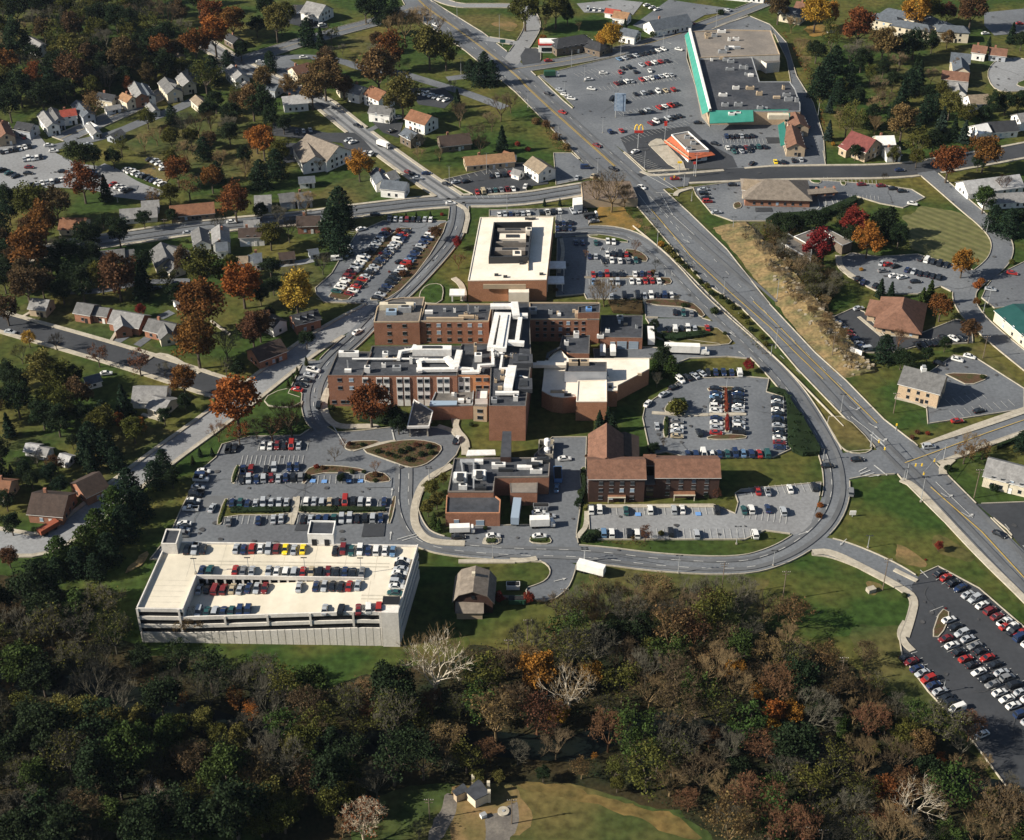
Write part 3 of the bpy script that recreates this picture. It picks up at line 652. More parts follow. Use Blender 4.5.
# roof gear
for f,s,z,w,h in (('H1','440 388 450 350 520 338 530 318',13.6,1.2,1),('H1','560 455 555 405 580 395',13.6,1.6,1),('H1','550 450 760 448',13.6,1.5,1.1),('H1','715 395 760 440 780 360',13.6,2.2,1.6),('H1','770 440 850 445 860 460 890 455 900 430 968 420 970 350',13.8,1.1,.8),
 ('H1','185 384 600 384',13.9,.7,.4),('H1','590 398 700 398',13.6,1.2,1)): duct(w2 if s[0]!='9' else w3,ho,f,s,z,w,h)
for f,s,z,w,h in (('H3','150 150 112 330 190 335 215 150 150 148',15.2,1.9,1.6),('H3','192 165 165 325',15.2,2.6,2.0),('H3','250 100 255 150 310 150',15.2,2,1.4),('H3','283 150 262 300',15.2,1.6,1.2),('H3','225 300 290 305',15.2,2,1.4),('H3','130 95 240 95',15.4,2.4,1.2),('H3','250 90 258 150',15.6,2.6,1.6)): duct(w6,ho,f,s,z,w,h)
for f,s,z,w,h in (('H3','125 330 128 420 50 425 45 462 -40 462',15.4,1.0,.8),('H3','180 370 170 440 210 440 195 540',15.2,.8,.6),('H3','235 455 215 560',15.2,3,2),('H3','150 580 265 580',15.2,1.2,1),('H3','280 480 320 490',15.2,.5,.4)): duct(w5,ho,f,s,z,w,h)
unit(w2,ho,'H1',628,352,13,14,3,2.3,whitem); unit(w2,ho,'H1',366,370,13,2,2,1.6,white); unit(w2,ho,'H1',265,452,13,2,2,1.8,whitem); unit(w1,ho,'H1',162,362,13.2,7.2,1.8,1.3,whitem)
unit(w1,ho,'H1',157,445,13.2,.5,.5,4,greym,name='vent'); unit(w1,ho,'H1',157,452,13.2,2.4,1.2,.6,whitem); unit(w2,ho,'H1',430,440,13,3,2,1,greym); unit(w2,ho,'H1',510,405,13,1,1,2.4,whitem,name='vent')
unit(w3,ho,'H1',885,388,12.8,2.4,2.4,1.8,white); unit(w3,ho,'H1',870,345,12.8,1,3,3,stucco); unit(w7,ho,'H1',430,100,10.3,13,2.2,2.0,cream); unit(w7,ho,'H1',475,112,10.3,5,2.5,1.7,greym); unit(w7,ho,'H1',400,125,10.3,4,3,1.0,glassb)
unit(w7,ho,'H1',520,90,10.3,2,2,1,whitem); unit(w8,ho,'H1',610,125,10,3,1.2,.8,whitem); unit(w8,ho,'H1',830,130,10,.5,.5,4,greym,name='vent'); unit(w8,ho,'H1',820,150,10,6,1,.6,stucco); unit(w8,ho,'H1',700,160,10,14,.8,.5,stucco)
unit(w9,ho,'H3',352,120,10,3,3,1.2,greym); unit(w9,ho,'H3',625,140,10,5,2.5,1.4,stucco); unit(w9,ho,'H3',665,112,12.2,2.2,2,1,bluep); unit(w10,ho,'H3',840,160,5.2,2.4,2.4,1.0,greym); unit(w10,ho,'H3',770,230,5.2,1.6,1.6,1,white); unit(w10,ho,'H3',730,262,5.2,2.5,1,1,white)
unit(w11,ho,'H3',595,256,6.3,2,2,1.6,whitem); unit(w11,ho,'H3',540,300,6.3,1.6,1.6,1.2,whitem); unit(w12,ho,'H3',585,408,11.2,4,2.5,.9,stucco); unit(w12,ho,'H3',635,408,11.2,4,2.5,.9,stucco)
unit(w12,ho,'H3',490,568,7,5,1,.4,stucco); unit(w12,ho,'H3',548,588,7,2.5,.8,.6,darkm); unit(w12,ho,'H3',785,540,7.2,1.2,.8,.8,darkm); unit(w12,ho,'H3',808,465,6.8,.1,.1,.1,roofB)
duct(w12,ho,'H3','365 425 530 425',7.8,1.8,1.2,roofB); duct(w12,ho,'H3','380 408 440 408',7.4,1,.8,roofB); duct(w12,ho,'H3','432 385 440 360 500 330',7.5,1,.9,darkm)
unit(w14,ho,'H1',790,622,6.2,2,1.4,.8,white); unit(w5,ho,'H3',46,388,13,2.6,2.6,2.2,white); unit(w5,ho,'H3',255,610,14.6,1.6,1.6,1.4,whitem); unit(w5,ho,'H3',135,620,14.6,2,2,1,greym); unit(w5,ho,'H3',295,405,14.6,7,6,1.6,roofK); unit(w5,ho,'H3',300,540,14.6,6,7,1.2,roofK)
r2=random.Random(5)
for o_,f,x0,y0,x1,y1,z,n in ((w5,'H3',130,350,320,380,14.6,9),(w5,'H3',130,400,280,560,14.6,9),(w2,'H1',300,330,740,460,13,8),(w8,'H1',610,95,930,160,10,7),(w9,'H3',350,90,590,150,10,6),(w14,'H1',660,575,840,630,6.2,4),(w10,'H3',750,160,950,250,5.2,3),(w12,'H3',430,420,980,590,7,4)):
    for i in range(n): unit(o_,ho,f,r2.uniform(x0,x1),r2.uniform(y0,y1),z,r2.uniform(.6,1.6),r2.uniform(.6,1.4),r2.uniform(.4,1.3),r2.choice((whitem,greym,stucco)),name='vent')
# --- annex with the white roof and sunken plant enclosure
an=root('white_roofed_annex','building','H2',300,560,'square brick annex with a broad cream white roof and dark roof enclosure'); ao=tuple(an.location)
aw=block(an,'H2','168 96 580 93 541 445 100 451',9.6,brickO,roofB,par=.3,cap=roofB)
for s,m,z in (('185 455 425 452',stucco,(6.2,8.2)),): 
    p,q=GF('H2',s,9.6); b=MB(); b.box(((p.x+q.x)/2,(p.y+q.y)/2-.15,z[0]),((q-p).length,.4,z[1]-z[0]),m); part('wall_band',b,an)
b=MB(); b.box((G(*fr('H2',(385,520))[0],3).x,G(*fr('H2',(100,451))[0],9.6).y-1.6,0),(8,3,6),roofB); part('porch',b,an)
P=ccw(xy(GF('H2','245 145 460 143 441 338 216 342',10.6))); b=MB(); Z=12.4
I=inset(P,.5)
for i in range(4):
    j=(i+1)%4
    b.face([(*P[i],9.3),(*P[j],9.3),(*P[j],Z),(*P[i],Z)],darkm); b.face([(*I[j],9.3),(*I[i],9.3),(*I[i],Z),(*I[j],Z)],darkm); b.face([(*P[i],Z),(*P[j],Z),(*I[j],Z),(*I[i],Z)],darkm)
en=part('plant_enclosure',b,an)
b=MB(); b.face([(x,y,9.34) for x,y in I],roofK); link('floor',b.mesh('floor',ao),en)
unit(en,ao,'H2',350,182,10.2,12.5,2.6,1.4,roofT); unit(en,ao,'H2',350,215,9.8,11,5,1.0,roofB); unit(en,ao,'H2',340,255,9.8,12.5,1.0,1.6,roofT); unit(en,ao,'H2',335,292,10.0,12.5,3.0,1.4,roofT); unit(en,ao,'H2',440,185,10.5,2.5,3,2,roofB); unit(en,ao,'H2',375,322,10.2,3.5,4.5,2.2,roofB); unit(aw,ao,'H2',438,362,9.6,.3,9,.8,stucco,name='vent')
for x,y in ((260,420),(310,430),(512,415),(400,355),(430,105),(450,107),(470,105)): unit(aw,ao,'H2',x,y,9.6,1.6,1,.5,darkm,name='vent')
for x,y in ((597,362),(587,447)): 
    p=G(*fr('H2',(x,y))[0],4); b=MB(); b.box((p.x,p.y,3.6),(7.5,6,.4),whitem); c_=part('side_canopy',b,an)
    for q in ((-3,-2.5),(3,-2.5),(3,2.5),(-3,2.5)): b=MB(); b.box((p.x+q[0]-ao[0],p.y+q[1]-ao[1],0),(.3,.3,3.6),whitem); link('column',b.mesh('column'),c_)
p=G(*fr('11',(790,322))[0],4); b=MB(); b.box((p.x,p.y,3.7),(6,5,.5),white); b.box((p.x+2,p.y,0),(.6,.6,3.7),white); b.box((p.x-2,p.y,0),(.6,.6,3.7),white); part('entrance_canopy',b,an)
# --- service building
sb=root('brick_service_building','building','H4',300,600,'low brick service building with rooftop chillers beside the ring road'); so=tuple(sb.location)
s1=block(sb,'H4','190 212 730 208 722 315 420 320 412 400 155 400',7.6,brick,roofK,cap=roofT)
s2=block(sb,'H4','148 420 410 412 452 445 447 520 142 520',5.6,brick,roofK,cap=brickO)
for x in (335,): 
    p=G(*fr('H4',(x,520))[0],5.6); link('window',winmesh(2.6,2.0,glassb),s2,(p.x-so[0],p.y-.03-so[1],.6))
p=G(*fr('H4',(203,520))[0],5.6); link('window',winmesh(1.6,2.4,glassb),s2,(p.x-so[0],p.y-.03-so[1],.4))
s3=block(sb,'H4','500 322 662 322 656 408 506 408',5.2,brick,roofT,par=.1)
for x,y in ((225,325),(332,312)):
    unit(s1,so,'H4',x,y,7.6,4.8,4.4,.7,greym); unit(s1,so,'H4',x,y,8.2,4.0,3.6,1.2,white); p=G(*fr('H4',(x,y))[0],9.9); b=MB(); b.tube((p.x-so[0],p.y-so[1],9.3),(p.x-so[0],p.y-so[1],9.8),1.3,1.3,darkm,12); link('chiller_fan',b.mesh('chiller_fan'),s1)
for x,y in ((240,380),(340,380),(270,235),(330,235),(480,280),(585,265),(630,250),(650,290),(690,230),(655,232),(440,260)): unit(s1,so,'H4',x,y,7.6,r2.uniform(1.5,6),r2.uniform(1,2),r2.uniform(.5,1.3),r2.choice((greym,whitem,darkm)))
duct(s1,so,'H4','232 240 240 300 340 300',8.1,.5,.5,greym); duct(s1,so,'H4','300 240 300 380',8.1,.5,.5,greym)
b=MB(); P=xy(GF('H4','462 60 512 60 510 205 450 205',9.5)); b.prism(P,0,9.3,brickD,roofK); part('stair_block',b,sb)
P=xy(GF('H4','268 166 420 164 424 192 258 198',3.8)); b=MB(); b.prism(P,3.3,3.7,whitem,whitem,True)
for q in inset(ccw(P),.5): b.box((q[0],q[1],0),(.2,.2,3.3),greym)
t=root('loading_canopy','canopy','H4',340,200,'long white flat canopy on posts behind the service building'); b_=b.mesh('canopy_roof',tuple(t.location)); link('canopy_roof',b_,t)
# tanks
t=root('storage_tank','tank','H4',715,180,'white upright storage tanks inside a small walled yard')
b=MB(); P=xy(GF('H4','668 118 750 118 742 200 662 200',1.5)); 
for a,c in edges(P): b.box(((a[0]+c[0])/2,(a[1]+c[1])/2,0),((Vector(c)-Vector(a)).length+.3,.3,2.2),conc,math.atan2(c[1]-a[1],c[0]-a[0]))
part('yard_wall',b,t)
for x,y,h in ((712,165,5.2),(712,198,3.6)):
    p=G(*fr('H4',(x,y))[0]); b=MB(); b.tube((p.x,p.y,.3),(p.x,p.y,h*.8),1.1,1.1,tank,14); b.tube((p.x,p.y,h*.8),(p.x,p.y,h*.8+.5),1.1,.4,tank,14); part('tank',b,t,smooth=False)
# --- pitched roofs
def gable(rt,f,s,w,h,rise,rm,wm,over=.5,hip=0,name=None,win=True,wsp=3.4,door=True,zs=None,ww=1.1,off=0,chim=False,parent=None,gamb=False):
    A,B=[Vector((p.x,p.y)) for p in GF(f,s,h+rise)]
    off_=tuple(rt.location); u=(B-A).normalized(); n=Vector((-u.y,u.x)); L=(B-A).length
    if hip: A2,B2=A-u*hip,B+u*hip
    else: A2,B2=A,B
    c=[A2-n*w/2,B2-n*w/2,B2+n*w/2,A2+n*w/2]; b=MB(); b.prism([tuple(p) for p in c],0,h,wm)
    k=h+rise-.06
    if not hip:
        for e,(q,sg) in enumerate(((A2,1),(B2,-1))):
            p0=q-n*w/2; p1=q+n*w/2; 
            if gamb: pts=[(*p0,h),(*(q-n*w*.36),h+rise*.62),(*q,k),(*(q+n*w*.36),h+rise*.62),(*p1,h)]
            else: pts=[(*p0,h),(*q,k),(*p1,h)]
            b.face(pts if sg<0 else pts[::-1],wm)
            b.face(pts if sg>0 else pts[::-1],wm) if False else None
    par=parent or rt
    wo=link('wall',b.mesh('wall',off_),par)
    r=MB(); sl=rise/(w/2); ez=h-over*sl*.8; e=w/2+over*.9; A3,B3=A2-u*over,B2+u*over; t=.2
    rA,rB=(A,B) if hip else (A3,B3)
    for s_ in (1,-1):
        if gamb:
            m1=h+rise*.62; P=[(*(B3+n*e*s_),ez),(*(B3+n*w*.37*s_),m1),(*(A3+n*w*.37*s_),m1),(*(A3+n*e*s_),ez)]; P2=[(*(B3+n*w*.37*s_),m1),(*B3,h+rise),(*A3,h+rise),(*(A3+n*w*.37*s_),m1)]; fs=[P,P2]
        else: fs=[[(*(B3+n*e*s_),ez),(*rB,h+rise),(*rA,h+rise),(*(A3+n*e*s_),ez)]]
        for P in fs:
            if s_<0: P=P[::-1]
            P=P[::-1] if False else P
            T=[(x,y,z+t) for x,y,z in P]; r.face(T,rm); r.face(P[::-1],rm)
            for i in range(4): r.face([P[i],P[(i+1)%4],T[(i+1)%4],T[i]],white if i in(1,3) and not hip else rm)
    if hip:
        for q,q3,sg in ((A,A3,1),(B,B3,-1)):
            P=[(*(q3-n*e),ez),(*q,h+rise),(*(q3+n*e),ez)]; P=P if sg<0 else P[::-1]
            T=[(x,y,z+t) for x,y,z in P]; r.face(T,rm); r.face(P[::-1],rm); r.face([P[0],P[2],T[2],T[0]],rm)
    ro=link('roof',r.mesh('roof',off_),par)
    # chimney
    if chim:
        q=A+u*L*.3+n*w*.12; b=MB(); b.box((q.x-off_[0],q.y-off_[1],h+rise*.5-off_[2]),(1,.8,rise*.5+1.1),brick,math.atan2(u.y,u.x)); link('chimney',b.mesh('chimney'),ro)
    if win:
        zz=zs or ((1.0,) if h<4.3 else (1.0,3.8))
        cc=[tuple(p) for p in c]
        for i in range(4):
            a,d=cc[i],cc[(i+1)%4]; v=Vector(d)-Vector(a); v.normalize()
            if -v.x<.45: facade(par if parent else rt,off_,a,d,zz,wsp,ww,1.3)
        if door:
            best=min(range(4),key=lambda i:(Vector(cc[(i+1)%4])-Vector(cc[i])).normalized().x*-1)
            a=Vector(cc[best]); d=Vector(cc[(best+1)%4]); v=(d-a).normalized(); q=a+(d-a)*.5+v*wsp*.5+Vector((v.y,-v.x))*.06
            b=MB(); b.box((q.x-off_[0],q.y-off_[1],0),(1.1,.12,2.2),rub if rnd.random()<.5 else white,math.atan2(v.y,v.x)); link('door',b.mesh('door'),par)
    return A,B
HN=0
def house(f,x1,y1,x2,y2,w,h,rc,wm,look,label=None,rise=None,hip=0,chim=None,name='house',cat='house',wings=(),**k):
    rise=rise or w*.3
    g=sum(GF(f,(x1,y1,x2,y2),h+rise),Vector())/2; rt=thing(name,cat,(g.x,g.y,0),label,look)
    gable(rt,f,(x1,y1,x2,y2),w,h,rise,RM[rc],wm,hip=hip,chim=(rnd.random()<.5 if chim is None else chim),**k)
    for (a,b_,c,d,ww,hh,rr) in wings: gable(rt,f,(a,b_,c,d),ww,hh,ww*.28,RM[rr],wm,door=False,chim=False)
    return rt
# brown office
bo=root('brown_office_building','office','H5',500,520,'dark brown brick office with long brown pitched roofs facing the small lot')
gable(bo,'H5','160 280 472 280',11.5,9.6,3.2,RM['brown'],brickD,zs=(1.2,4.2,7.0),wsp=3.4,ww=1.3)
gable(bo,'H5','532 276 888 276',11.5,8.6,3.0,RM['brown'],brickD,zs=(1.2,3.9,6.3),wsp=4.2,ww=1.3,door=False)
gable(bo,'H5','476 250 530 250',4,8.6,2.4,RM['brown'],brickD,door=False,win=False)
gable(bo,'H5','262 78 262 262',11.5,8.0,4.6,RM['rust'] if False else RM['brown'],brickD,zs=(1.0,3.7),door=False)
gable(bo,'H5','362 128 362 250',9,6.5,1.6,RM['dbrown'],brickD,zs=(1.0,3.7),door=False)
for f,x,y,w,d in (('H5',315,480,5.8,2.6),('H5',690,450,7,6)):
    p=G(*fr(f,(x,y+30))[0]); b=MB()
    b.face([(p.x-w/2,p.y-d/2,2.6),(p.x+w/2,p.y-d/2,2.6),(p.x+w/2,p.y+d/2,3.8),(p.x-w/2,p.y+d/2,3.8)],RM['rust']); b.box((p.x,p.y-d/2,2.3),(w,.3,.35),cream)
    b.box((p.x-w/2+.2,p.y-d/2+.2,0),(.25,.25,2.4),cream); b.box((p.x+w/2-.2,p.y-d/2+.2,0),(.25,.25,2.4),cream); part('porch',b,bo)
p=G(*fr('H5',(500,505))[0]); b=MB(); b.box((p.x,p.y+3.5,0),(6,5,5.6),brickD,0,roofT); b.box((p.x,p.y+1.0,1),(2.4,.3,3.6),glass); part('stair_tower',b,bo)
# barn
bn=root('gambrel_barn','barn','21',855,730,'old grey gambrel roofed barn with brick front beside the parking deck')
gable(bn,'21','862 576 852 668',11.5,4.2,4.2,RM['taupe'],brickD,gamb=True,door=False,zs=(1.2,),chim=False,over=.6)
p=G(*fr('21',(852,772))[0]); b=MB(); b.box((p.x-1,p.y+1.6,0),(7.6,4.6,2.8),stucco); b.face([(p.x-5.2,p.y-1.2,2.7),(p.x+3.2,p.y-1.2,2.7),(p.x+3.2,p.y+4.2,4.6),(p.x-5.2,p.y+4.2,4.6)],RM['taupe']); part('porch',b,bn)
q=G(*fr('21',(852,668))[0],8.4); b=MB(); b.box((q.x,q.y-.1,5.3),(1.1,.2,1.2),glass); part('window',b,bn); b=MB(); b.box((q.x,q.y+7,8.2),(1.0,1.0,1.3),cream); part('cupola',b,bn)
# pump house
ph=root('pump_house','pump house','B1',460,470,'small cream pump house with black roof in the clearing at the bottom')
for s,w,h in (('395 378 470 352',5,3.4),):
    pass
b=MB(); P=GF('B1','428 390 505 322 562 402 482 440',3.6); b.prism(xy(P),0,3.4,cream,roofK); part('wall',b,ph); b=MB(); b.prism(inset(ccw(xy(P)),-.4),3.42,3.65,roofK); part('roof',b,ph)
b=MB(); P=GF('B1','342 392 405 347 430 384 362 414',3.0); b.prism(xy(P),0,2.8,stucco,roofK); part('wall',b,ph); b=MB(); b.prism(inset(ccw(xy(P)),-.3),2.82,3.0,roofK); part('roof',b,ph)
for x,y in ((468,312),(566,352),(570,408)): p=G(*fr('B1',(x,y))[0],3); b=MB(); b.box((p.x,p.y,0),(.8,.8,4.3),cream); part('chimney',b,ph)
t=root('round_tank_cover','tank cover','B1',662,525,'round concrete tank cover in front of the pump house'); p=t.location; b=MB(); b.tube((p.x,p.y,0),(p.x,p.y,.5),1.5,1.5,conc,20); b.tube((p.x,p.y,.5),(p.x,p.y,.65),.4,.4,greym,8); part('cover',b,t)
t=root('utility_box','utility box','B1',533,555,'white metal utility box lying on orange ground by the pump house'); p=t.location; b=MB(); b.box((p.x,p.y,0),(1.5,1.2,1.0),white,.5); part('cabinet',b,t); b=MB(); b.box((p.x,p.y,1.0),(1.6,1.3,.08),greym,.5); part('lid',b,t)
# --- parking deck
DH=12.2
concD=mat('weathered_concrete',(.40,.37,.32),(.3,.28,.24),scale=.5)
gd=root('parking_deck','parking garage','G1',500,700,'large cream concrete parking deck with cars on its open roof'); go=tuple(gd.location)
P=[xy(GF('G1','206 120 882 124',DH)), ]
TL=G(*fr('G1',(214,122))[0],DH); TR=G(*fr('G2',(880,145))[0],DH); BL=G(*fr('G1',(42,535))[0],DH); BR=G(*fr('G2',(775,530))[0],DH)
BR=Vector((BR.x,(BL.y+G(*fr('G2',(700,568))[0],DH).y)/2,DH)); BL=Vector((BL.x,BR.y,DH)); TL=Vector((TL.x,TR.y,DH)) if abs(TL.y-TR.y)<6 else TL
RX0=G(*fr('G1',(395,335))[0],DH).x; RY=G(*fr('G1',(600,345))[0],DH).y; RX1=G(*fr('G2',(560,350))[0],DH).x
def lerp(a,b,t): return a+(b-a)*t
RX0b=RX0-1.0
def rz(x): return DH-3.3*max(0,min(1,(RX1-x)/(RX1-RX0)))
b=MB(); z=DH
b.face([(TL.x,TL.y,z),(lerp(TL.x,BL.x,(TL.y-RY)/(TL.y-BL.y)),RY,z),(TR.x-(TR.x-BR.x)*(TR.y-RY)/(TR.y-BR.y),RY,z),(TR.x,TR.y,z)],deckm)
b.face([(lerp(TL.x,BL.x,(TL.y-RY)/(TL.y-BL.y)),RY,z),(BL.x,BL.y,z),(RX0b,BL.y,z),(RX0,RY,z)],deckm)
b.face([(RX0,RY,rz(RX0)),(RX0b,BL.y,rz(RX0)),(RX1,BL.y,z),(RX1,RY,z)],deckm)
b.face([(RX1,RY,z),(RX1,BL.y,z),(BR.x,BL.y,z),(TR.x-(TR.x-BR.x)*(TR.y-RY)/(TR.y-BR.y),RY,z)],deckm)
part('roof_deck',b,gd)
b=MB() # ramp side walls, with openings below the upper deck
b.face([(RX0b,BL.y,rz(RX0)-.1),(RX0,RY,rz(RX0)-.1),(RX0,RY,z+.9),(RX0b,BL.y,z+.9)],wallc); b.box(((RX0+RX0b)/2,(RY+BL.y)/2,z-.3),(.3,RY-BL.y,1.25),wallc,-math.atan2(RX0-RX0b,RY-BL.y)*1)
b.box(((RX0+RX1)/2,RY,z-.5),(RX1-RX0,.35,1.4),wallc)
x=RX0; 
while x<RX1-1: b.box((x+.3,RY+.1,rz(x)-.3),(.6,.3,z-rz(x)),wallc); x+=2.65
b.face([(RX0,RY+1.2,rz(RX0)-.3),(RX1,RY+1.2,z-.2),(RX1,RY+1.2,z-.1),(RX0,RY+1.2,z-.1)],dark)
part('ramp_wall',b,gd)
# facades
C4=[(TL.x,TL.y),(BL.x,BL.y),(BR.x,BR.y),(TR.x,TR.y)]
b=MB(); core=inset(ccw(C4),2.2); b.prism(core,0,DH-3.6,dark); part('dark_interior',b,gd)  # solid near-black block stands in for the shade inside the deck
def spandrel(b,a,c,z0,z1,z2=None,z3=None,t=.35,m=None,sh=0):
    wallc_=m or wallc
    a=Vector(a); c=Vector(c); u=(c-a).normalized(); n=Vector((-u.y,u.x))*t; a=a+n/t*sh; c=c+n/t*sh; z2=z1-(z1-z0) if z2 is None else z2; z3=z1 if z3 is None else z3
    # sloped band between a(z0..z1) and c(z2..z3)
    p=[(*a,z0),(*c,z2),(*c,z3),(*a,z1)]; q=[(*(a+n),z0),(*(c+n),z2),(*(c+n),z3),(*(a+n),z1)]
    b.face(p,wallc_); b.face(q[::-1],wallc_); b.face([p[3],p[2],q[2],q[3]],wallc_); b.face([p[0],q[0],q[1],p[1]],wallc_)
SP=MB(); BLv=Vector((BL.x,BL.y)); BRv=Vector((BR.x,BR.y)); xa=Vector((RX0b,BL.y))
RBv=Vector((RX0b,BL.y)); 
# south face, left part (level bands)
for z0,z1 in ((11.9,13.2),(8.8,10.1),(5.7,7.0),(0,3.9)): spandrel(SP,BLv,RBv,z0,z1)
mid=Vector((RX1,BL.y)); edg=Vector((BR.x-5,BR.y))
spandrel(SP,RBv,mid,8.8,10.1,11.9,13.2); spandrel(SP,RBv,mid,5.7,7.0,8.8,10.0); spandrel(SP,RBv,mid,0,3.9,0,6.9)
for z0,z1 in ((11.9,13.2),(8.8,10.0),(0,6.9)): spandrel(SP,mid,edg,z0,z1)
part('spandrel',SP,gd)
SP=MB(); spandrel(SP,BLv,RBv,0,DH-.1,sh=.5,t=.1,m=dark); spandrel(SP,RBv,mid,0,DH-3.5,0,DH-.1,sh=.5,t=.1,m=dark); spandrel(SP,mid,BRv,0,DH-.1,sh=.5,t=.1,m=dark); spandrel(SP,(BR.x,BR.y),(TR.x,TR.y),0,DH-.1,sh=.5,t=.1,m=dark); spandrel(SP,(TL.x,TL.y),(BL.x,BL.y),0,DH-.1,sh=.5,t=.1,m=dark); part('slot_shade',SP,gd)  # near-black sheets close behind the slots, painting the shade within them
for k,x in enumerate([BL.x+.3]+[G(px,622,9).x for px in (180,225,268,311,354)]+[BR.x-5.2]):
    b=MB(); zt=13.15 if x<RX0 else rz(x)+.9
    b.box((x,BL.y-.02,4.5 if x<RX0 else 7.5),(.6,.3,zt-(4.5 if x<RX0 else 7.5)),wallc); part('column',b,gd)
b=MB(); b.box((BR.x-2.4,BR.y+1.2,0),(4.9,3.0,13.25),wallc); b.box((BR.x-2.4,BR.y+4.5,0),(4.9,3.6,13.6),wallc,0,dark); part('stair_tower',b,gd)
# east face
SP=MB()
for z0,z1 in ((11.4,13.2),(8.3,10.0),(5.2,6.8),(0,3.6)): spandrel(SP,(BR.x,BR.y),(TR.x,TR.y),z0,z1)
part('spandrel',SP,gd)
SP=MB()
for z0,z1 in ((11.4,13.2),(8.3,10.0),(5.2,6.8),(0,3.6)): spandrel(SP,(TL.x,TL.y),(BL.x,BL.y),z0,z1)
part('spandrel',SP,gd)
SP=MB()
for z0,z1 in ((11.4,13.0),(8.3,10.0),(5.2,6.8),(0,3.6)): spandrel(SP,(TR.x,TR.y),(TL.x,TL.y),z0,z1)
part('spandrel',SP,gd)
for f,x,y,w,d,h in (('G2',300,95,7.8,6.5,4.6),('G1',235,160,4.6,7.0,4.0)):
    p=G(*fr(f,(x,y+(40 if f=='G2' else 35)))[0],DH); b=MB(); m=white if f=='G2' else wallc
    P4=[(p.x-w/2,p.y-1),(p.x+w/2,p.y-1),(p.x+w/2,p.y-1+d),(p.x-w/2,p.y-1+d)]
    b.prism(P4,DH-.1,DH+h-.5,m); parapet(b,P4,DH+h-.5,.5,m); b.face([(*q,DH+h-.48) for q in inset(P4,.3)],roofK); st=part('stair_tower',b,gd)
    if f=='G2':
        for dx in (-2,1.8): b=MB(); b.box((p.x+dx-go[0],p.y-1.05-go[1],DH+.2),(1.5,.2,2.4),dark); link('door',b.mesh('door'),st)
gd.rotation_euler=(0,0,RAD(-1.25))
for x in range(26):
    X=lerp(RX0b+3,BR.x-5.5,x/25); b=MB(); b.box((X,BL.y-.0,0),(.10,.06,4.2+3*max(0,min(1,(X-RX0)/(RX1-RX0)))),concD); part('wall_rib',b,gd)
tm=mat('tyre_marks',(.36,.33,.27),(.46,.42,.33),scale=.5,detail=9); b=MB(); xl,xr=BL.x+4,TR.x-8
for y_ in (lerp(TL.y,RY,.52),lerp(TL.y,RY,.62)): b.box(((xl+xr)/2+4,y_,DH-.02),(xr-xl-8,.55,.03),tm)
for y_ in (lerp(RY,BL.y,.46),lerp(RY,BL.y,.56)): b.box(((RX1+xr)/2,y_,DH-.02),(xr-RX1,.55,.03),tm)
x=TL.x+9
while x<TR.x-3: b.box((x,(TL.y+RY)/2,DH-.02),(.16,TL.y-RY-.4,.026),tm); x+=9.2
x=RX1+2
while x<BR.x-5: b.box((x,(RY+BL.y)/2,DH-.02),(.16,RY-BL.y-.8,.026),tm); x+=9.2
for k in range(6): b.box(((BL.x+RX0)/2,lerp(RY,BL.y,.1+k*.16),DH-.02),(RX0b-BL.x-3+k*-.2,.16,.026),tm)
part('deck_joints',b,gd)
def garz(x,y):
    if y<RY and x>RX0 : return rz(x)
    return DH
# --- shopping centre
sc=root('shopping_center','shopping center','S1',400,720,'black roofed shopping center with a green metal awning facing the big lot')
s1=block(sc,'S1','114 285 430 272 478 428 660 428 690 470 722 560 722 606 178 606',7.4,brickT,roofK,cap=greym)
s2=block(sc,'S1','66 128 300 116 545 122 600 266 436 272 112 284',8.4,wallc,roofT,cap=stucco)
s3=block(sc,'S1','436 272 600 266 600 312 520 320',5.5,wallc,roofG)
so2=tuple(sc.location)
def slab(par,f,s,z0,z1,m,th=.3,name='awning'):
    q=fr(f,s); k=len(q)//2; P=[G(x,y,z1) for x,y in q[:k]]+[G(x,y,z0) for x,y in q[k:]]
    b=MB(); b.face([tuple(p) for p in P],m); b.face([(p.x,p.y,p.z-th) for p in P][::-1],m)
    for i in range(len(P)): a,c=P[i],P[(i+1)%len(P)]; b.face([(a.x,a.y,a.z-th),(c.x,c.y,c.z-th),tuple(c),tuple(a)],m)
    return part(name,b,par)
slab(sc,'S1','60 122 178 604 134 624 28 152',4.6,8.2,green)
b=MB(); ribbon(b,xy(GF('S1','58 118 180 602',8.3)),1.0,7.4,9.2,white); part('parapet_wall',b,sc)
b=MB(); b.prism(xy(GF('S1','28 165 50 150 182 620 180 700 130 640',.4)),0,.42,conc); part('walkway',b,sc)
slab(sc,'S1','178 602 438 600 442 668 178 680',4.6,7.8,green); slab(sc,'S1','442 598 648 594 650 625 444 628',5.2,7.6,green)
slab(sc,'S1','620 610 652 596 672 668 630 666',4.8,7,green); slab(sc,'S1','588 690 626 668 648 800 604 816',4.2,6.6,green)
b=MB(); q=GF('S1','182 606 720 606',3.6); b.box(((q[0].x+q[1].x)/2,q[0].y-1.6,0),(q[1].x-q[0].x-2,1.5,3.6),glass); part('shop_window',b,sc)
q=G(*fr('S1',(590,632))[0],7.5); b=MB(); b.box((q.x,q.y,6),(10,3,2.2),cream); part('sign_block',b,sc)
sp2=root('shop_row','shops','S1',680,800,'row of small shops with brown roofs and green awning'); 
gable(sp2,'S1','690 610 720 680',9,4.6,2.4,RM['brown'],stucco,chim=False); gable(sp2,'S1','668 690 700 800',8.5,4.6,2.4,RM['brown'],stucco,chim=False)
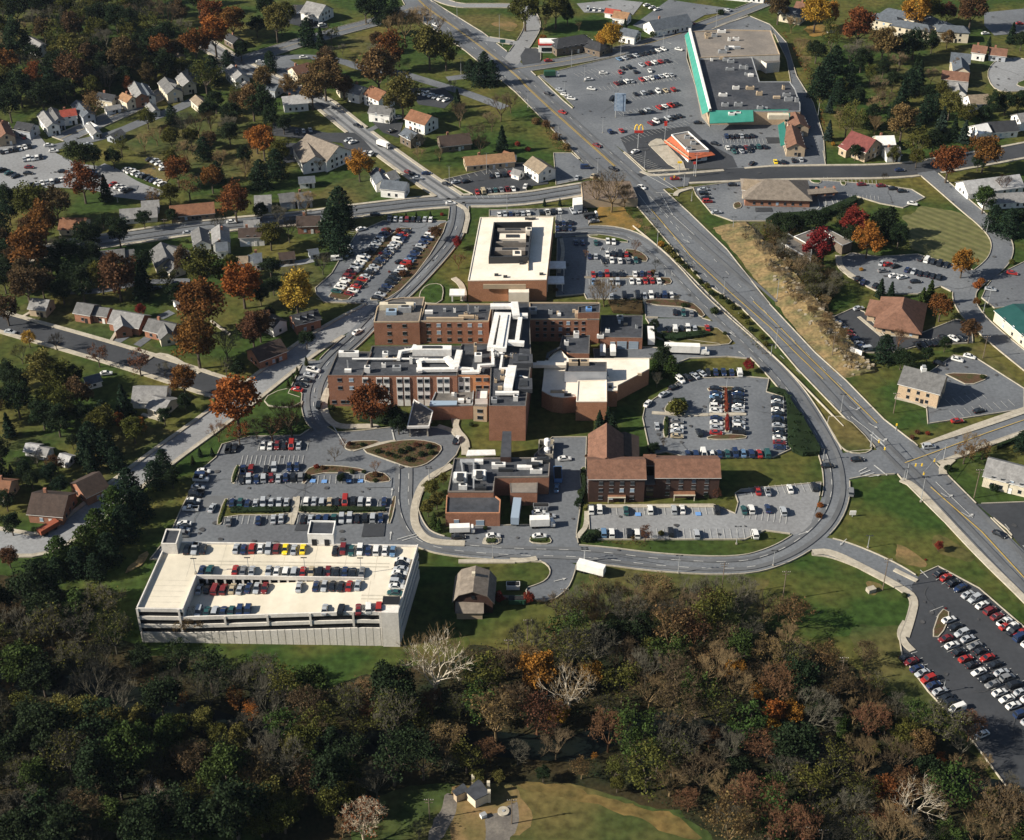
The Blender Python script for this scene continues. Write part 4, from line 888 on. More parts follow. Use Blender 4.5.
for x,y in ((168,152),(205,154),(160,165),(250,130),(295,180),(335,178),(300,225),(280,235),(255,252),(345,228),(190,300),(250,288),(280,300),(305,310),(300,355),(380,345),(400,350),(405,385),(425,392),(335,470),(420,470),(258,510),(475,505),(580,525),(640,512),(650,540),(350,570),(270,570),(480,590),(510,590),(700,545),(620,470)):
    unit(s1,so2,'S1',x,y,8.4 if y<260 else 7.4,r2.uniform(1.2,4.5),r2.uniform(1,2.5),r2.uniform(.6,1.6),r2.choice((whitem,greym,greym,stucco)))
for x,y in ((308,626),(345,620)): unit(s1,so2,'S1',x,y,6.5,3,2,.9,whitem)
# restaurant with orange roof
mc=root('restaurant','restaurant','S2',400,450,'fast food restaurant with orange tile roof edge and white flat top'); mo=tuple(mc.location)
P=xy(GF('S2','290 250 395 228 530 345 402 358',5.2)); b=MB(); b.prism(P,0,3.9,white); part('wall',b,mc)
slab(mc,'S2','284 244 400 354 402 408 232 284',3.0,5.0,orr,name='roof'); slab(mc,'S2','400 354 540 340 582 374 404 408',3.0,5.0,orr,name='roof')
P=xy(GF('S2','282 238 398 216 540 342 400 354',5.2)); P=ccw(P); b=MB(); b.prism(P,4.0,4.9,white,roofT); parapet(b,P,4.9,.6,white); part('roof',b,mc)
for x,y in ((390,260),(430,300),(400,340)): unit(mc,mo,'S2',x,y,5.0,2.6,2,1.2,greym)
a,c=GF('S2','400 440 560 405',0)[:2]; b=MB(); b.box(((a.x+c.x)/2,(a.y+c.y)/2+.6,.9),((c-a).length*.8,.3,1.8),glass,math.atan2(c.y-a.y,c.x-a.x)); part('window',b,mc)
for i in range(9):
    t_=i/8; p=G(*fr('S2',(lerp(245,388,t_),lerp(272,375,t_)))[0],4.6); b=MB(); b.box((p.x,p.y,3.9),(.35,2.6,.5),stucco,.6); part('roof_rib',b,mc)
# bank
bk=root('bank_building','bank','S3',300,330,'bank with broad taupe hipped roof and white arched entrance gable'); 
gable(bk,'S3','240 136 400 140',19,4.0,4.4,RM['taupe'],brick,hip=9,door=False,chim=False,over=1)
gable(bk,'S3','105 130 240 150',9,4.6,3.0,RM['tan'],cream,door=True,chim=False)
P=xy(GF('S3','480 205 700 188 740 220 500 240',4.4)); b=MB(); b.prism(P,3.8,4.5,brickD,RM['taupe'],True); part('drive_through_canopy',b,bk)
for x,y in ((530,262),(590,258),(650,254),(710,250)): p=G(*fr('S3',(x,y))[0]); b=MB(); b.box((p.x,p.y+2,0),(.8,2.4,3.8),brick); part('column',b,bk)
mod=root('modern_office','office','S3',550,640,'flat roofed office with a long white framed screen behind red trees')
block(mod,'S3','436 520 618 452 700 520 560 590',5,wood,roofG,name='wall',par=.3,cap=whitem); block(mod,'S3','628 448 838 556 770 584 700 540 690 510',4.4,wood,roofT,name='wall',par=.2,cap=greym)
block(mod,'S3','340 548 400 500 560 600 552 690',3.6,wood,roofG,name='wall',par=.2,cap=greym)
A_,B_=GF('S3','338 570 548 690',2.5)[:2]; b=MB(); n=14
for i in range(n+1): p=A_.lerp(B_,i/n); b.box((p.x,p.y,0),(.35,.35,3.4),whitem)
d=B_-A_
for z in (.4,3.2): b.box(((A_.x+B_.x)/2,(A_.y+B_.y)/2,z),(d.length,.3,.35),whitem,math.atan2(d.y,d.x))
part('screen_wall',b,mod)
# office with brown hipped roof
of=root('hipped_office','office','R1',280,240,'tan office with large brown hipped roof among flower beds')
gable(of,'R1','165 112 240 125',11,3.4,3.2,RM['brown'],stucco,hip=4,chim=False,over=1.0,door=False); gable(of,'R1','285 92 272 150',16,3.4,5.0,RM['brown'],stucco,chim=False,over=1.2,hip=6.5)
bo2=root('brick_office','office','R1',400,560,'tan brick office with grey gabled roof, cupola and pillared porch')
gable(bo2,'R1','300 440 520 512' if False else '290 452 500 505',12,6.2,4,RM['grey'],brickT,chim=False); gable(bo2,'R1','392 492 362 530',6,5.4,2.2,RM['grey'],white,chim=False,door=False)
p=G(*fr('R1',(385,474))[0],10.2); b=MB(); b.box((p.x,p.y,9.2),(1.8,1.8,2.2),white); b.box((p.x,p.y,11.4),(1.2,1.2,.8),greym); part('cupola',b,bo2)
p=G(*fr('R1',(398,640))[0]); b=MB(); b.box((p.x,p.y,2.7),(3,3,.5),white,.7); b.box((p.x,p.y,3.2),(3.4,3.4,.4),RM['slate'],.7)
for q in ((-1.2,-1.2),(1.2,-1.2)): b.box((p.x+q[0],p.y+q[1],0),(.3,.3,2.7),white)
part('porch',b,bo2); p=G(*fr('R1',(350,635))[0]); b=MB(); b.box((p.x,p.y,0),(15,4.5,.45),conc,-.45); part('entrance_plaza',b,bo2)
gw=root('green_roofed_warehouse','warehouse','R1',860,340,'long cream warehouse with dark green metal roof at the right edge')
A_,B_=None,None
gable(gw,'R1','860 130 1060 300',16,4.6,1.4,greenD,cream,chim=False,door=False,wsp=6)
# ------------------------------------------------------------------ houses (frame, ridge start, ridge end, width, wall height, roof, wall, look)
HS='''00|105 138 165 172|10|5|lgrey|white|white house with pale roof
00|168 432 205 480|7|5.6|lgrey|white|white narrow house with pale roof
00|200 420 228 462|6|5.6|grey|bluew|blue-grey narrow house
00|236 432 292 424|8|5.6|red|white|house with bright red roof
00|300 392 345 440|7|5.6|slate|bluew|grey narrow house
00|385 360 450 372|8|5|dark|cream|dark-roofed white house
00|410 418 466 408|5|2.6|lgrey|white|low white shed
00|480 362 515 378|8|5.4|orange|cream|cream house with orange-brown roof
00|525 318 552 365|8|6.2|lgrey|brick|brick house with pale roof
00|555 325 585 368|6|5.4|slate|white|slate-roofed white house
00|645 302 680 345|9|6|grey|cream|cream gabled house with grey roof
00|710 285 738 318|8|5.6|lgrey|cream|cream house with pale gable
00|765 372 795 398|7|4.6|tan|cream|small cream house
00|585 402 607 428|5|3|lgrey|white|white garage building
00|697 205 712 250|6|6|tan|white|tall white house end
00|905 252 945 290|9|5.6|lgrey|white|white gabled house
00|955 315 975 335|5|3|lgrey|white|small white shed
00|348 478 378 515|5|2.8|lgrey|white|white garage with pale roof
00|430 525 470 505|6|3|grey|bluew|grey garage
00|70 475 130 485|9|5|dark|bluew|dark-roofed twin house
00|-5 465 22 520|9|5|brown|stucco|tan house at the edge
00|555 786 618 782|8|3|lgrey|white|pale-roofed shed
00|470 818 610 808|10|3|lgrey|white|long pale-roofed workshop
00|665 805 832 790|11|3.6|rust|wood|long rust-roofed building
00|895 130 930 150|8|4|dark|wood|dark house under trees
01|108 378 202 370|9|4.5|pale|white|house with shining white roof
01|145 262 205 245|10|5|brown|cream|cream house with brown roof
01|322 322 350 318|8|5|rust|cream|small cream house with rusty roof
01|380 328 425 338|10|5|lgrey|white|pale house with grey hipped roof
01|455 335 512 360|11|5.6|rust|white|white house with rust-coloured roof
01|455 408 535 418|9|5|grey|white|white porch house with grey roof
01|612 428 688 452|11|5.6|rust|white|white two-storey house with brown roof
01|590 500 632 522|8|4.6|slate|wood|small slate-roofed house
01|720 532 835 520|11|3.4|dbrown|wood|long dark brown building
01|820 613 1008 596|9|3.2|orange|stucco|long low building with orange-tan roof
01|205 525 325 572|17|5.6|taupe|white|large white hall with taupe roof
01|475 655 500 700|7|4.4|slate|white|dark-roofed white house
01|172 692 230 688|6|3|slate|white|small slate-roofed shed
01|95 758 150 752|8|4|grey|bluew|grey house
01|160 755 215 748|8|4|grey|bluew|second grey house
01|0 765 60 762|9|4|lgrey|bluew|pale grey house
01|205 5 275 20|15|5|lgrey|white|white building with pale gable
01|35 320 90 330|8|4|slate|bluew|blue-grey house
02|90 612 145 648|10|5|tan|white|white gabled house with tan roof
02|545 82 690 55|13|4|slate|white|long white building with blue-grey roof
02|410 42 465 50|9|4|orange|white|small white shop with tan roof
02|378 32 430 40|6|3|red|white|small white and red building
02|440 108 500 120|9|4.4|slate|white|grey-roofed house
02|15 660 45 668|5|2.6|lgrey|white|small white garage
02|-20 590 10 600|7|3|rust|white|rust-roofed shed
03|72 22 155 38|10|5|slate|cream|cream house with slate roof
03|130 5 190 15|9|4|brown|cream|brown-roofed house
03|735 205 808 212|11|5.6|slate|cream|cream house with dark slate gables
03|700 275 800 285|10|4|brown|wood|brown-roofed ranch house
03|725 318 795 325|9|4.4|lgrey|white|white house with pale gables
03|820 175 872 182|9|4.6|brown|white|white house with brown roof
03|885 185 950 192|9|3.6|brown|bluew|brown-roofed house behind the cul-de-sac
03|800 372 872 368|10|5.6|tan|white|tall white house with tan roof
03|825 490 870 482|9|4.6|white|white|white flat-fronted house
03|870 478 980 470|11|3.6|dark|white|dark-roofed ranch house
03|990 445 1060 435|9|5|lgrey|white|white house at the right edge
03|475 578 528 575|8|3.6|lgrey|white|pale-roofed garage
03|440 532 505 530|9|3.6|white|cream|house with bright white roof
03|780 708 995 682|12|3.2|pale|white|long white-roofed ranch house
03|850 760 1040 750|9|3.0|lgrey|white|pale ranch house wing
10|238 30 335 32|12|3|rust|cream|rust-roofed ranch house
10|372 162 482 152|9|3.2|grey|bluew|grey ranch house
10|492 158 520 154|7|2.8|grey|bluew|small grey garage
10|630 128 655 190|12|3.4|grey|cream|wide ranch house with grey hips
10|778 68 788 118|8|5.6|grey|white|white house with steep grey gable
10|858 58 862 112|8|6|lgrey|white|white house with pale steep gable
10|845 128 885 125|8|4.4|slate|white|slate-roofed rear wing
10|935 72 1030 68|9|5|dbrown|white|long white house with dark roof
10|955 42 1010 38|9|5|lgrey|white|pale-gabled house
10|925 182 965 180|6|2.8|tan|white|small white shed with tan roof
10|972 176 1012 172|6|2.8|slate|white|small white shed with slate roof
10|682 352 705 345|5|3|lgrey|white|small white garage
10|305 362 365 372|9|4.6|grey|brick|brick house with grey roof
10|372 378 425 385|7|4|grey|brick|small brick house with grey roof
10|445 392 560 412|11|4|lgrey|brick|wide brick house with pale roof
10|585 425 685 448|10|3.8|grey|brick|grey-roofed brick bungalow
10|330 655 385 640|6|2.8|slate|white|small gabled garage
10|525 690 650 692|12|3.2|lgrey|white|white ranch house with pale roof
10|125 345 190 352|9|4|lgrey|stucco|pale house under trees
11|0 60 38 58|9|4.5|slate|white|white house with slate roof
11|-5 170 22 168|8|4|slate|white|small slate-roofed house
11|165 25 250 22|9|4|dbrown|brick|dark-roofed brick house
11|95 168 150 162|6|2.6|dbrown|wood|small brown shed
11|210 155 242 150|4.5|2.6|slate|bluew|small slate-blue shed
11|145 412 240 388|8|4.6|dark|brick|brick house with dark roof and dormers
11|25 392 95 430|7|4.4|dark|white|white house with dark steep roof
11|-10 545 95 505|10|4|dbrown|brick|long dark-roofed house
20|130 285 262 296|13|3.8|dbrown|brick|long house with dark brown roof
20|300 245 385 205|11|3.8|dbrown|brick|brown-roofed house wing
20|-20 235 40 240|10|3.8|rust|stucco|rust-roofed house
20|105 92 150 98|5|2.2|pale|white|small white shed
20|155 105 190 112|5|2.2|lgrey|bluew|small grey shed
20|238 132 275 142|5|2.2|pale|white|low pale shed
23|880 150 1060 195|12|4.6|lgrey|cream|cream house with grey roof
02|845 -60 1000 -45|12|4|lgrey|white|white store at the top'''
WM={'white':white,'bluew':bluew,'cream':cream,'brick':brick,'stucco':stucco,'wood':wood}
RM['white']=white
hobj={}
for i,l in enumerate(HS.split('\n')):
    f,c,w,h,rc,wm,look=l.split('|'); w,h=(float(w)*.86,float(h)*.86) if f in('00','10') else (float(w)*.94,float(h)*.95); x=[float(v) for v in c.split()]; small=float(w)<6.5 or float(h)<3
    o=house(f,*x,float(w),float(h),rc,WM[wm],look,cat='shed' if ('shed' in look) else ('garage' if 'garage' in look else ('building' if any(k in look for k in ('hall','building','shop','store')) else 'house')),name='shed' if 'shed' in look else ('garage' if 'garage' in look else ('building' if any(k in look for k in ('hall','building','shop','store')) else 'house')),chim=False if small else None,wsp=3.0)
    off=tuple(o.location); e=lambda *a,**k: gable(o,*a,door=False,**k)
    if 'large white hall' in look: e('01',(195,540,235,610),12,5,3.2,RM['taupe'],white)
    if 'dark-roofed white house' in look and f=='01': e('01',(500,702,592,712),8,4.2,2.4,RM['slate'],white); e('01',(515,675,545,665),7,4.2,2.4,RM['lgrey'],white)
    if 'cream gabled house with grey' in look: e('00',(655,320,690,330),7,5.5,2.4,RM['grey'],cream)
    if 'white ranch house with pale' in look: e('10',(600,728,662,745),9,3.0,2,RM['lgrey'],cream)
    if 'wide ranch house' in look: e('10',(660,140,705,160),10,3.4,2.6,RM['grey'],cream); e('10',(665,195,690,215),7,3.2,2.2,RM['grey'],cream)
    if 'wide brick house' in look: e('10',(470,410,480,450),6,3.6,2,RM['lgrey'],brick)
    if 'grey-roofed brick bungalow' in look: e('10',(640,440,655,480),6,3.4,2.2,RM['grey'],cream)
    if 'dark slate gables' in look: e('03',(770,225,775,262),8,5,2.6,RM['slate'],cream)
    if 'white house with pale gables' in look: e('03',(758,325,765,350),7,4.2,2.4,RM['lgrey'],white)
    if 'dormers' in look:
        for t_ in (.2,.5,.8):
            p=G(*fr('11',(lerp(150,240,t_),lerp(422,398,t_)))[0],5.6); b=MB(); b.box((p.x,p.y-1.2,5.0),(1.8,1.6,1.6),white); b.box((p.x,p.y-1.3,6.6),(2.1,1.9,.25),RM['dark']); part('dormer',b,o)
# apartments
for i,(x1,y1,x2,y2) in enumerate(((445,52,518,66),(490,32,612,58),(530,78,640,98),(640,68,712,86),(700,98,780,102),(600,50,650,62))):
    house('03',x1,y1,x2,y2,8,6.0,'slate',cream,'cream apartment block with blue-grey roof',rise=2.2,hip=3,name='apartment_block',cat='apartment block',chim=False,wsp=4)
# maroon barn house
mh=thing('barn_house','house',G(*fr('03',(380,600))[0]),'tan house with a broad maroon barn roof at the east street')
gable(mh,'03',(345,512,435,545),13,5.2,4.4,RM['maroon'],stucco,chim=False); gable(mh,'03',(322,545,350,560),8,4,2.6,RM['maroon'],stucco,door=False)
# shops at the upper left of the shopping street
ic=thing('corner_shop','shop',G(*fr('02',(190,220))[0]),'shop with black hipped roof and red and white striped front')
gable(ic,'02',(190,150,285,135),13,4.4,3,RM['dark'],wood,hip=4,chim=False); gable(ic,'02',(285,150,355,170),10,3.6,2,RM['dark'],wood,hip=3,chim=False,door=False)
p=G(*fr('02',(155,205))[0]); b=MB(); b.box((p.x,p.y+3,0),(12,7,4.2),white); b.box((p.x,p.y+3,4.2),(12.4,7.4,.8),redp); b.box((p.x,p.y+3,5.0),(11,6.5,.7),white); b.box((p.x,p.y-.6,1),(9,.3,2),glass); part('front',b,ic)
cb=thing('corner_building','building',G(*fr('02',(360,790))[0]),'low brown roofed building with white end wall by the highway')
co=tuple(cb.location); block(cb,'02','278 712 300 706 470 706 500 775 285 780',4,stucco,roofc('flatbrown',(.16,.12,.09)),name='wall',par=.15); P=xy(GF('02','245 775 282 770 284 800 248 804',4)); b=MB(); b.prism(P,0,4.2,white); part('end_wall',b,cb)
# ------------------------------------------------------------------ vehicles
PAINT={'W':((.62,.62,.60),'white'),'S':((.33,.35,.37),'silver'),'G':((.16,.165,.17),'grey'),'K':((.012,.014,.018),'black'),'B':((.014,.028,.075),'dark blue'),'L':((.10,.18,.29),'light blue'),
 'R':((.27,.020,.016),'red'),'M':((.14,.018,.02),'maroon'),'N':((.02,.07,.07),'dark green'),'Y':((.75,.55,.02),'yellow'),'T':((.36,.30,.20),'tan')}
PM_={k:mat('paint_'+v[1].replace(' ','_'),v[0],rough=.28,spec=.6,metal=.0) for k,v in PAINT.items()}
CW={}
def carmesh(kind):
    if kind in CW: return CW[kind]
    S={'car':([(-2.3,.68,.74),(-2.2,.82,.93),(-1.35,.87,.97),(0,.88,.93),(1.05,.87,.92),(1.95,.83,.78),(2.3,.70,.62)],(-1.75,1.15,-1.0,.25,1.42)),
       'suv':([(-2.3,.78,.9),(-2.25,.88,1.05),(0,.92,1.05),(1.1,.9,1.05),(2.0,.87,.95),(2.3,.76,.75)],(-2.22,1.2,-1.95,.45,1.75)),
       'van':([(-2.45,.85,1.0),(-2.4,.95,1.1),(0,.97,1.1),(1.6,.95,1.1),(2.2,.9,.95),(2.45,.8,.75)],(-2.4,1.95,-2.3,1.1,2.0)),
       'pickup':([(-2.7,.86,.95),(-2.65,.92,1.0),(-.4,.93,1.0),(1.2,.92,1.05),(2.2,.9,.98),(2.6,.8,.8)],(-.55,1.3,-.35,.6,1.72))}[kind]
    st,(gx0,gx1,rx0,rx1,zr)=S; body=MB(); P=PM_['S']
    rings=[]
    for x,hw,zt in st: rings.append([(x,-hw*.96,.26),(x,-hw,.55),(x,-hw*.93,zt-.02),(x,-hw*.55,zt+.02),(x,hw*.55,zt+.02),(x,hw*.93,zt-.02),(x,hw,.55),(x,hw*.96,.26)])
    for a,c in zip(rings,rings[1:]):
        for i in range(7): body.face([a[i],c[i],c[i+1],a[i+1]],P)
        body.face([a[7],c[7],c[0],a[0]],P)
    body.face(rings[0][::-1],P); body.face(rings[-1],P)
    zb=.93 if kind=='car' else 1.05; hw=.86 if kind=='car' else .9; hr=hw*.74 if kind=='car' else hw*.84
    glz=MB(); A=[(gx0,-hw,zb),(gx1,-hw,zb),(gx1,hw,zb),(gx0,hw,zb)]; B_=[(rx0,-hr,zr),(rx1,-hr,zr),(rx1,hr,zr),(rx0,hr,zr)]
    for i in range(4): j=(i+1)%4; glz.face([A[i],A[j],B_[j],B_[i]],glass)
    rf=[(x*1.0,y*1.02,zr+.01) for x,y,_ in B_]; rt=[(x*.96,y*.93,zr+.07) for x,y,_ in B_]
    body.face(rt,P)
    for i in range(4): j=(i+1)%4; body.face([rf[i],rf[j],rt[j],rt[i]],P); body.tube(A[i],B_[i],.06,.05,P,3)
    if kind=='pickup': body.box((-1.62,0,1.0),(1.9,1.5,.02),rub); body.box((-1.62,.88,1.0),(2.1,.1,.22),P); body.box((-1.62,-.88,1.0),(2.1,.1,.22),P); body.box((-2.62,0,1.0),(.1,1.7,.22),P)
    if kind in('van','suv'):
        for s_ in (-1,1): body.tube(((rx0+rx1)/2,s_*hw,zb),((rx0+rx1)/2,s_*hr,zr),.12,.1,P,4); 
    if kind=='van': body.box((-1.5,0,1.1),(1.7,1.84,.72),P)
    lx=st[-1][0]; body_l=MB()
    for s_ in (-1,1): body_l.box((lx-.12,s_*.58,.56),(.14,.34,.14),white); body_l.box((-lx+.08,s_*.6,.66),(.12,.3,.14),redp)
    wl=MB(); wl.tube((0,-.11,0),(0,.11,0),.33,.33,rub,10); wl.tube((0,-.125,0),(0,.125,0),.17,.17,greym,8)
    allm=MB()
    for m_ in (body,glz,body_l):
        n=len(allm.v); allm.v+=m_.v
        for f_,k in zip(m_.f,m_.m): allm.f.append(tuple(i+n for i in f_)); allm.m.append(allm.mi(m_.mats[k]))
    wx=st[-1][0]-.85
    for x in (-wx+.05,wx):
        for y in (-.78,.78): allm.tube((x,y-.1,.33),(x,y+.1,.33),.33,.33,rub,8)
    bm=MB()
    for m_ in (body,body_l):
        n=len(bm.v); bm.v+=m_.v
        for f_,k in zip(m_.f,m_.m): bm.f.append(tuple(i+n for i in f_)); bm.m.append(bm.mi(m_.mats[k]))
    CW[kind]=(bm.mesh('car_body'),glz.mesh('car_windows'),wl.mesh('wheel'),allm.mesh('vehicle'),wx)
    return CW[kind]
CARS=[]   # (x,y,z,heading,colour,kind,pitch,rowdesc,order)
def rampz(x,y,deck): return garz(x,y) if deck else .30
def parse(s):
    R=[]; 
    for ch in s:
        if ch==' ': continue
        if ch in 'vpuc': R[-1]=(R[-1][0],{'v':'van','p':'pickup','u':'suv','c':'car'}[ch])
        elif ch=='.': R.append(None)
        else: R.append((ch,None))
    return R
def row(f,x1,y1,x2,y2,s,desc=None,hd=None,deck=False,z=.7):
    R=parse(s); n=len(R); zz=(DH+z if deck else z)
    q=fr(f,(x1,y1,x2,y2)); A,B=[G(x,y,zz) for x,y in q]
    if deck:
        A,B=[G(x,y,garz(p.x,p.y)+z) for (x,y),p in zip(q,(A,B))]
    d=B-A; base=math.atan2(d.y,d.x) if n>1 else 0
    if hd is None: hd=90
    for i,r_ in enumerate(R):
        if not r_: continue
        t=i/(n-1) if n>1 else 0; p=A.lerp(B,t); kd=r_[1] or rnd.choices(('car','suv','van','pickup'),(11,2.6,.7,.7))[0]
        h=base+RAD(hd)+rnd.uniform(-.03,.03)+(math.pi if rnd.random()<.3 else 0)
        pi=0; z0=.30
        if deck: z0=garz(p.x,p.y); 
        CARS.append((p.x+rnd.uniform(-.08,.08),p.y+rnd.uniform(-.35,.35),z0+(.0),h,r_[0],kd,desc,i))
def one(f,x,y,c,ang,kind='car',deck=False):
    p=G(*fr(f,(x,y))[0],.7); CARS.append((p.x,p.y,.30,RAD(ang),c,kind,None,0))
D=True
row('G1',340,170,880,168,'KSK...SBRWSM','the far left row on the parking deck roof',deck=D)
row('G2',92,175,195,175,'YSY','the short row left of the deck stair tower',deck=D)
row('G2',390,178,737,182,'KMNWBWWL','the far right row on the parking deck roof',deck=D)
row('G1',430,300,880,305,'BN..RGS.SW','the middle left row on the parking deck roof',deck=D)
row('G2',95,310,550,310,'WSRTKMKBKG','the middle right row on the parking deck roof',deck=D)
row('G1',415,408,810,408,'SKMMTSBSM','the left row beside the deck ramp wall',deck=D)
row('G2',175,400,525,392,'S.BSKKRS','the right row beside the deck ramp wall',deck=D)
row('G1',410,553,705,545,'SNSBNBB','the left front row on the deck ramp',deck=D)
row('G2',330,534,425,532,'S.K','the pair at the middle of the front deck edge',deck=D)
row('G2',532,530,652,525,'MWR','the front right corner of the deck roof',deck=D)
row('G2',798,237,750,430,'WKSWKSWN','the column along the deck right parapet',deck=D)
row('L1',138,172,85,322,'WBW.SKKWKWp','the column along the grassy left edge')
row('L1',60,383,48,432,'WSG','the three-car column nearest the deck left tower')
one('L1',173,320,'S',80)
row('L1',380,66,527,62,'WWMKRvS','the top row under the orange tree'); row('L1',240,74,265,74,'KK','the shaded top left pair of the lot')
row('L1',302,163,520,153,'BM.KS.BB','the upper row of the first double row'); row('L1',293,205,535,192,'KSBSMSBKG','the lower row of the first double row')
row('L1',255,302,478,297,'BNBSSSSS','the row above the left hedge island'); row('L1',558,296,878,293,'WSSTKRvKSW.B','the row above the right hedge island')
row('L1',240,376,455,364,'G...B.SS','the row below the left hedge island'); row('L1',545,366,862,362,'KSBBNSSKKSB','the row below the right hedge island')
one('L1',698,190,'K',88,'suv')
row('C1',183,438,486,434,'BBWvWBNBLBRN','the bottom row of the main east lot')
row('C1',290,188,290,270,'KBLKWW','the upper left column by the red hedge'); row('C1',292,300,292,356,'BWSR','the lower left column by the red hedge')
row('C1',375,190,375,272,'KBKKWS','the upper right column by the red hedge'); row('C1',377,300,378,352,'GSWK','the lower right column by the red hedge')
row('C1',523,222,535,410,'KSKWKBKSKKWMB','the tight column along the ivy bank'); row('C1',142,312,142,370,'GWST','the short column by the round hedge')
one('C1',30,243,'W',60); one('C1',92,208,'S',40); one('C1',130,180,'K',35); row('C1',155,153,235,126,'WKSS','the curved row under the dark pine'); row('C1',260,124,380,124,'KBBBWv','the row behind the small lawn')
one('C1',65,330,'S',90); one('C1',225,355,'K',100,'suv')
for x,y,c in ((450,577,'R'),(487,580,'S'),(573,570,'W'),(665,562,'K'),(397,650,'N'),(425,648,'W'),(488,645,'B'),(547,655,'S'),(440,742,'W')): one('C1',x,y,c,92,rnd.choice(('car','suv')))
for x,y,c in ((175,560,'W'),(222,556,'W'),(370,565,'N'),(505,560,'W'),(638,560,'S'),(685,558,'W'),(878,560,'K'),(245,690,'L'),(290,692,'W'),(388,692,'K'),(432,695,'W'),(620,685,'K'),(765,697,'S')): one('H5',x,y,c,90,rnd.choice(('car','suv','suv')))
row('12',257,127,335,127,'BB.N','the shaded row by the annex'); row('12',383,124,405,124,'WW','the pair at the top of the north lot')
row('12',310,180,335,180,'BS','the left pair of the north lot'); row('12',380,172,455,172,'WKKR','the upper row of the north lot'); row('12',367,199,492,197,'KWWGN','the second row of the north lot')
row('12',325,252,433,250,'RBRKK','the third row left in the north lot'); row('12',488,250,572,252,'WBMG','the third row right in the north lot')
row('12',327,282,420,282,'L..SS','the fourth row left in the north lot'); row('12',475,279,582,276,'WWRRW','the fourth row right in the north lot')
row('12',395,337,630,334,'S.K.KSWKBW','the fifth row of the north lot'); row('12',645,400,710,402,'KNG','the three-car row below the north lot'); row('12',620,465,772,463,'KWKWS.R','the row above the long hedge')
row('12',185,52,235,50,'KBK','the cluster right of the annex'); row('12',185,72,235,72,'BKB','the lower cluster right of the annex'); row('12',312,20,330,45,'KKG','the three-car column by the orange ground')
row('H2',275,82,440,74,'WSBGSW','the left row above the annex'); row('H2',512,70,612,64,'KWKW','the middle row above the annex'); row('H2',688,64,755,56,'SSK','the right row above the annex')
row('11',525,35,687,37,'GWSMKKSW','the top row of the slanted lot')
row('11',515,80,318,318,'MBBSSSKKWWvWSWMMWWWN','the left slanted row'); row('11',592,84,370,328,'KRBWSWSBKBKSSKSRKRWM','the middle slanted row'); row('11',705,75,478,345,'SMWBBSKBBLRWSKKKBKSK','the right slanted row')
row('11',365,145,345,178,'WWS','the pair beside the big pine'); one('11',320,192,'W',10,'van'); one('11',415,75,'W',30); one('11',567,203,'K',20)
row('11',228,627,165,702,'WSKKR','the small lot left of the hospital'); one('11',400,477,'W',50); one('11',250,762,'K',88,'suv')
row('23',685,598,1090,900,'KRKBSSWMMWWRKSB','the right row of the dark lot')
row('33',555,125,850,427,'KMBSRBSKKWKKKW','the left kerb row of the dark lot')
row('33',710,55,1090,430,'MWKRKWKGWWWBSKW','the left island row of the dark lot'); row('33',722,-18,1090,345,'WKSSGKRKSGKSWKB','the right island row of the dark lot'); row('33',945,5,1090,120,'RKBWSK','the far right row of the dark lot')
row('13',612,190,712,215,'KWKKK','the row under the striped field'); row('13',560,235,685,264,'BSKKKK','the middle row of the upper office lot')
for x,y,c,a in ((460,208,'S',60),(485,213,'R',20),(512,220,'K',30),(465,238,'G',10),(508,257,'W',20),(540,263,'W',20),(592,280,'K',5),(365,268,'K',60),(388,282,'B',60),(435,295,'K',60),(370,385,'S',20),(685,600,'K',-20),(755,585,'W',-30),(803,573,'W',-30),(840,785,'K',20),(755,825,'R',10),(885,310,'S',-20),(970,247,'R',-20),(705,500,'K',-40),(740,502,'W',-50),(772,500,'K',-50)): one('13',x,y,c,a)
row('13',283,442,395,547,'WKWRMBSBS','the fresh asphalt row above the rocky bank'); row('13',600,530,680,516,'KKKKK','the shaded row below the hipped office')
for x,y,c,a in ((365,155,'K',5),(340,282,'G',80),(250,180,'K',5),(920,447,'K',-45),(645,105,'S',5)): one('23',x,y,c,a,'suv' if x in(645,340) else 'car')
for x,y,c,a in ((410,650,'W',5),(670,652,'W',5),(665,520,'W',5),(720,540,'S',5),(210,110,'W',80),(215,655,'K',5),(765,382,'L',85),(810,218,'W',5)): one('H4',x,y,c,a)
one('23',15,280,'G',90); one('21',785,80,'K',80)
# shopping lots and highway
for a in ((425,232,600,192,'LSKSKKKWW'),(440,268,612,237,'KK.SRWRK'),(430,282,547,277,'R.K.W'),(415,326,630,293,'MKWS.RWWBSWS'),(490,368,637,350,'KSKWTR'),(398,386,450,397,'KNK'),(515,438,650,406,'KS.RWRK'),(550,482,660,452,'MWKSKK'),(390,516,435,511,'B.R'),
 (845,534,945,531,'BKKSKK'),(850,577,995,573,'WKKMKNK'),(875,593,935,589,'NSK'),(535,20,575,38,'WWW'),(305,37,375,40,'SWWK'),(820,48,850,40,'KS')): row('02',*a)
for x,y,c,a in ((365,285,'W',0),(318,347,'W',-20),(308,310,'W',10),(195,352,'S',-30),(215,370,'W',-30),(240,385,'W',-20),(660,193,'W',-30),(150,367,'K',-40),(205,439,'R',-40),(340,569,'M',-45),(402,660,'K',-45),(515,732,'W',-50),(645,698,'R',5),(945,638,'K',60),(490,592,'W',40),(262,695,'S',80),(325,688,'T',70),(735,480,'K',0),(150,237,'R',10),(710,92,'R',10),(802,562,'K',-30),(395,738,'S',80),(60,728,'W',80)): one('02',x,y,c,a)
one('02',295,655,'B',0,'van'); one('02',870,722,'K',0)
row('S2',495,612,530,692,'SKKR'); one('S2',590,768,'S',10)
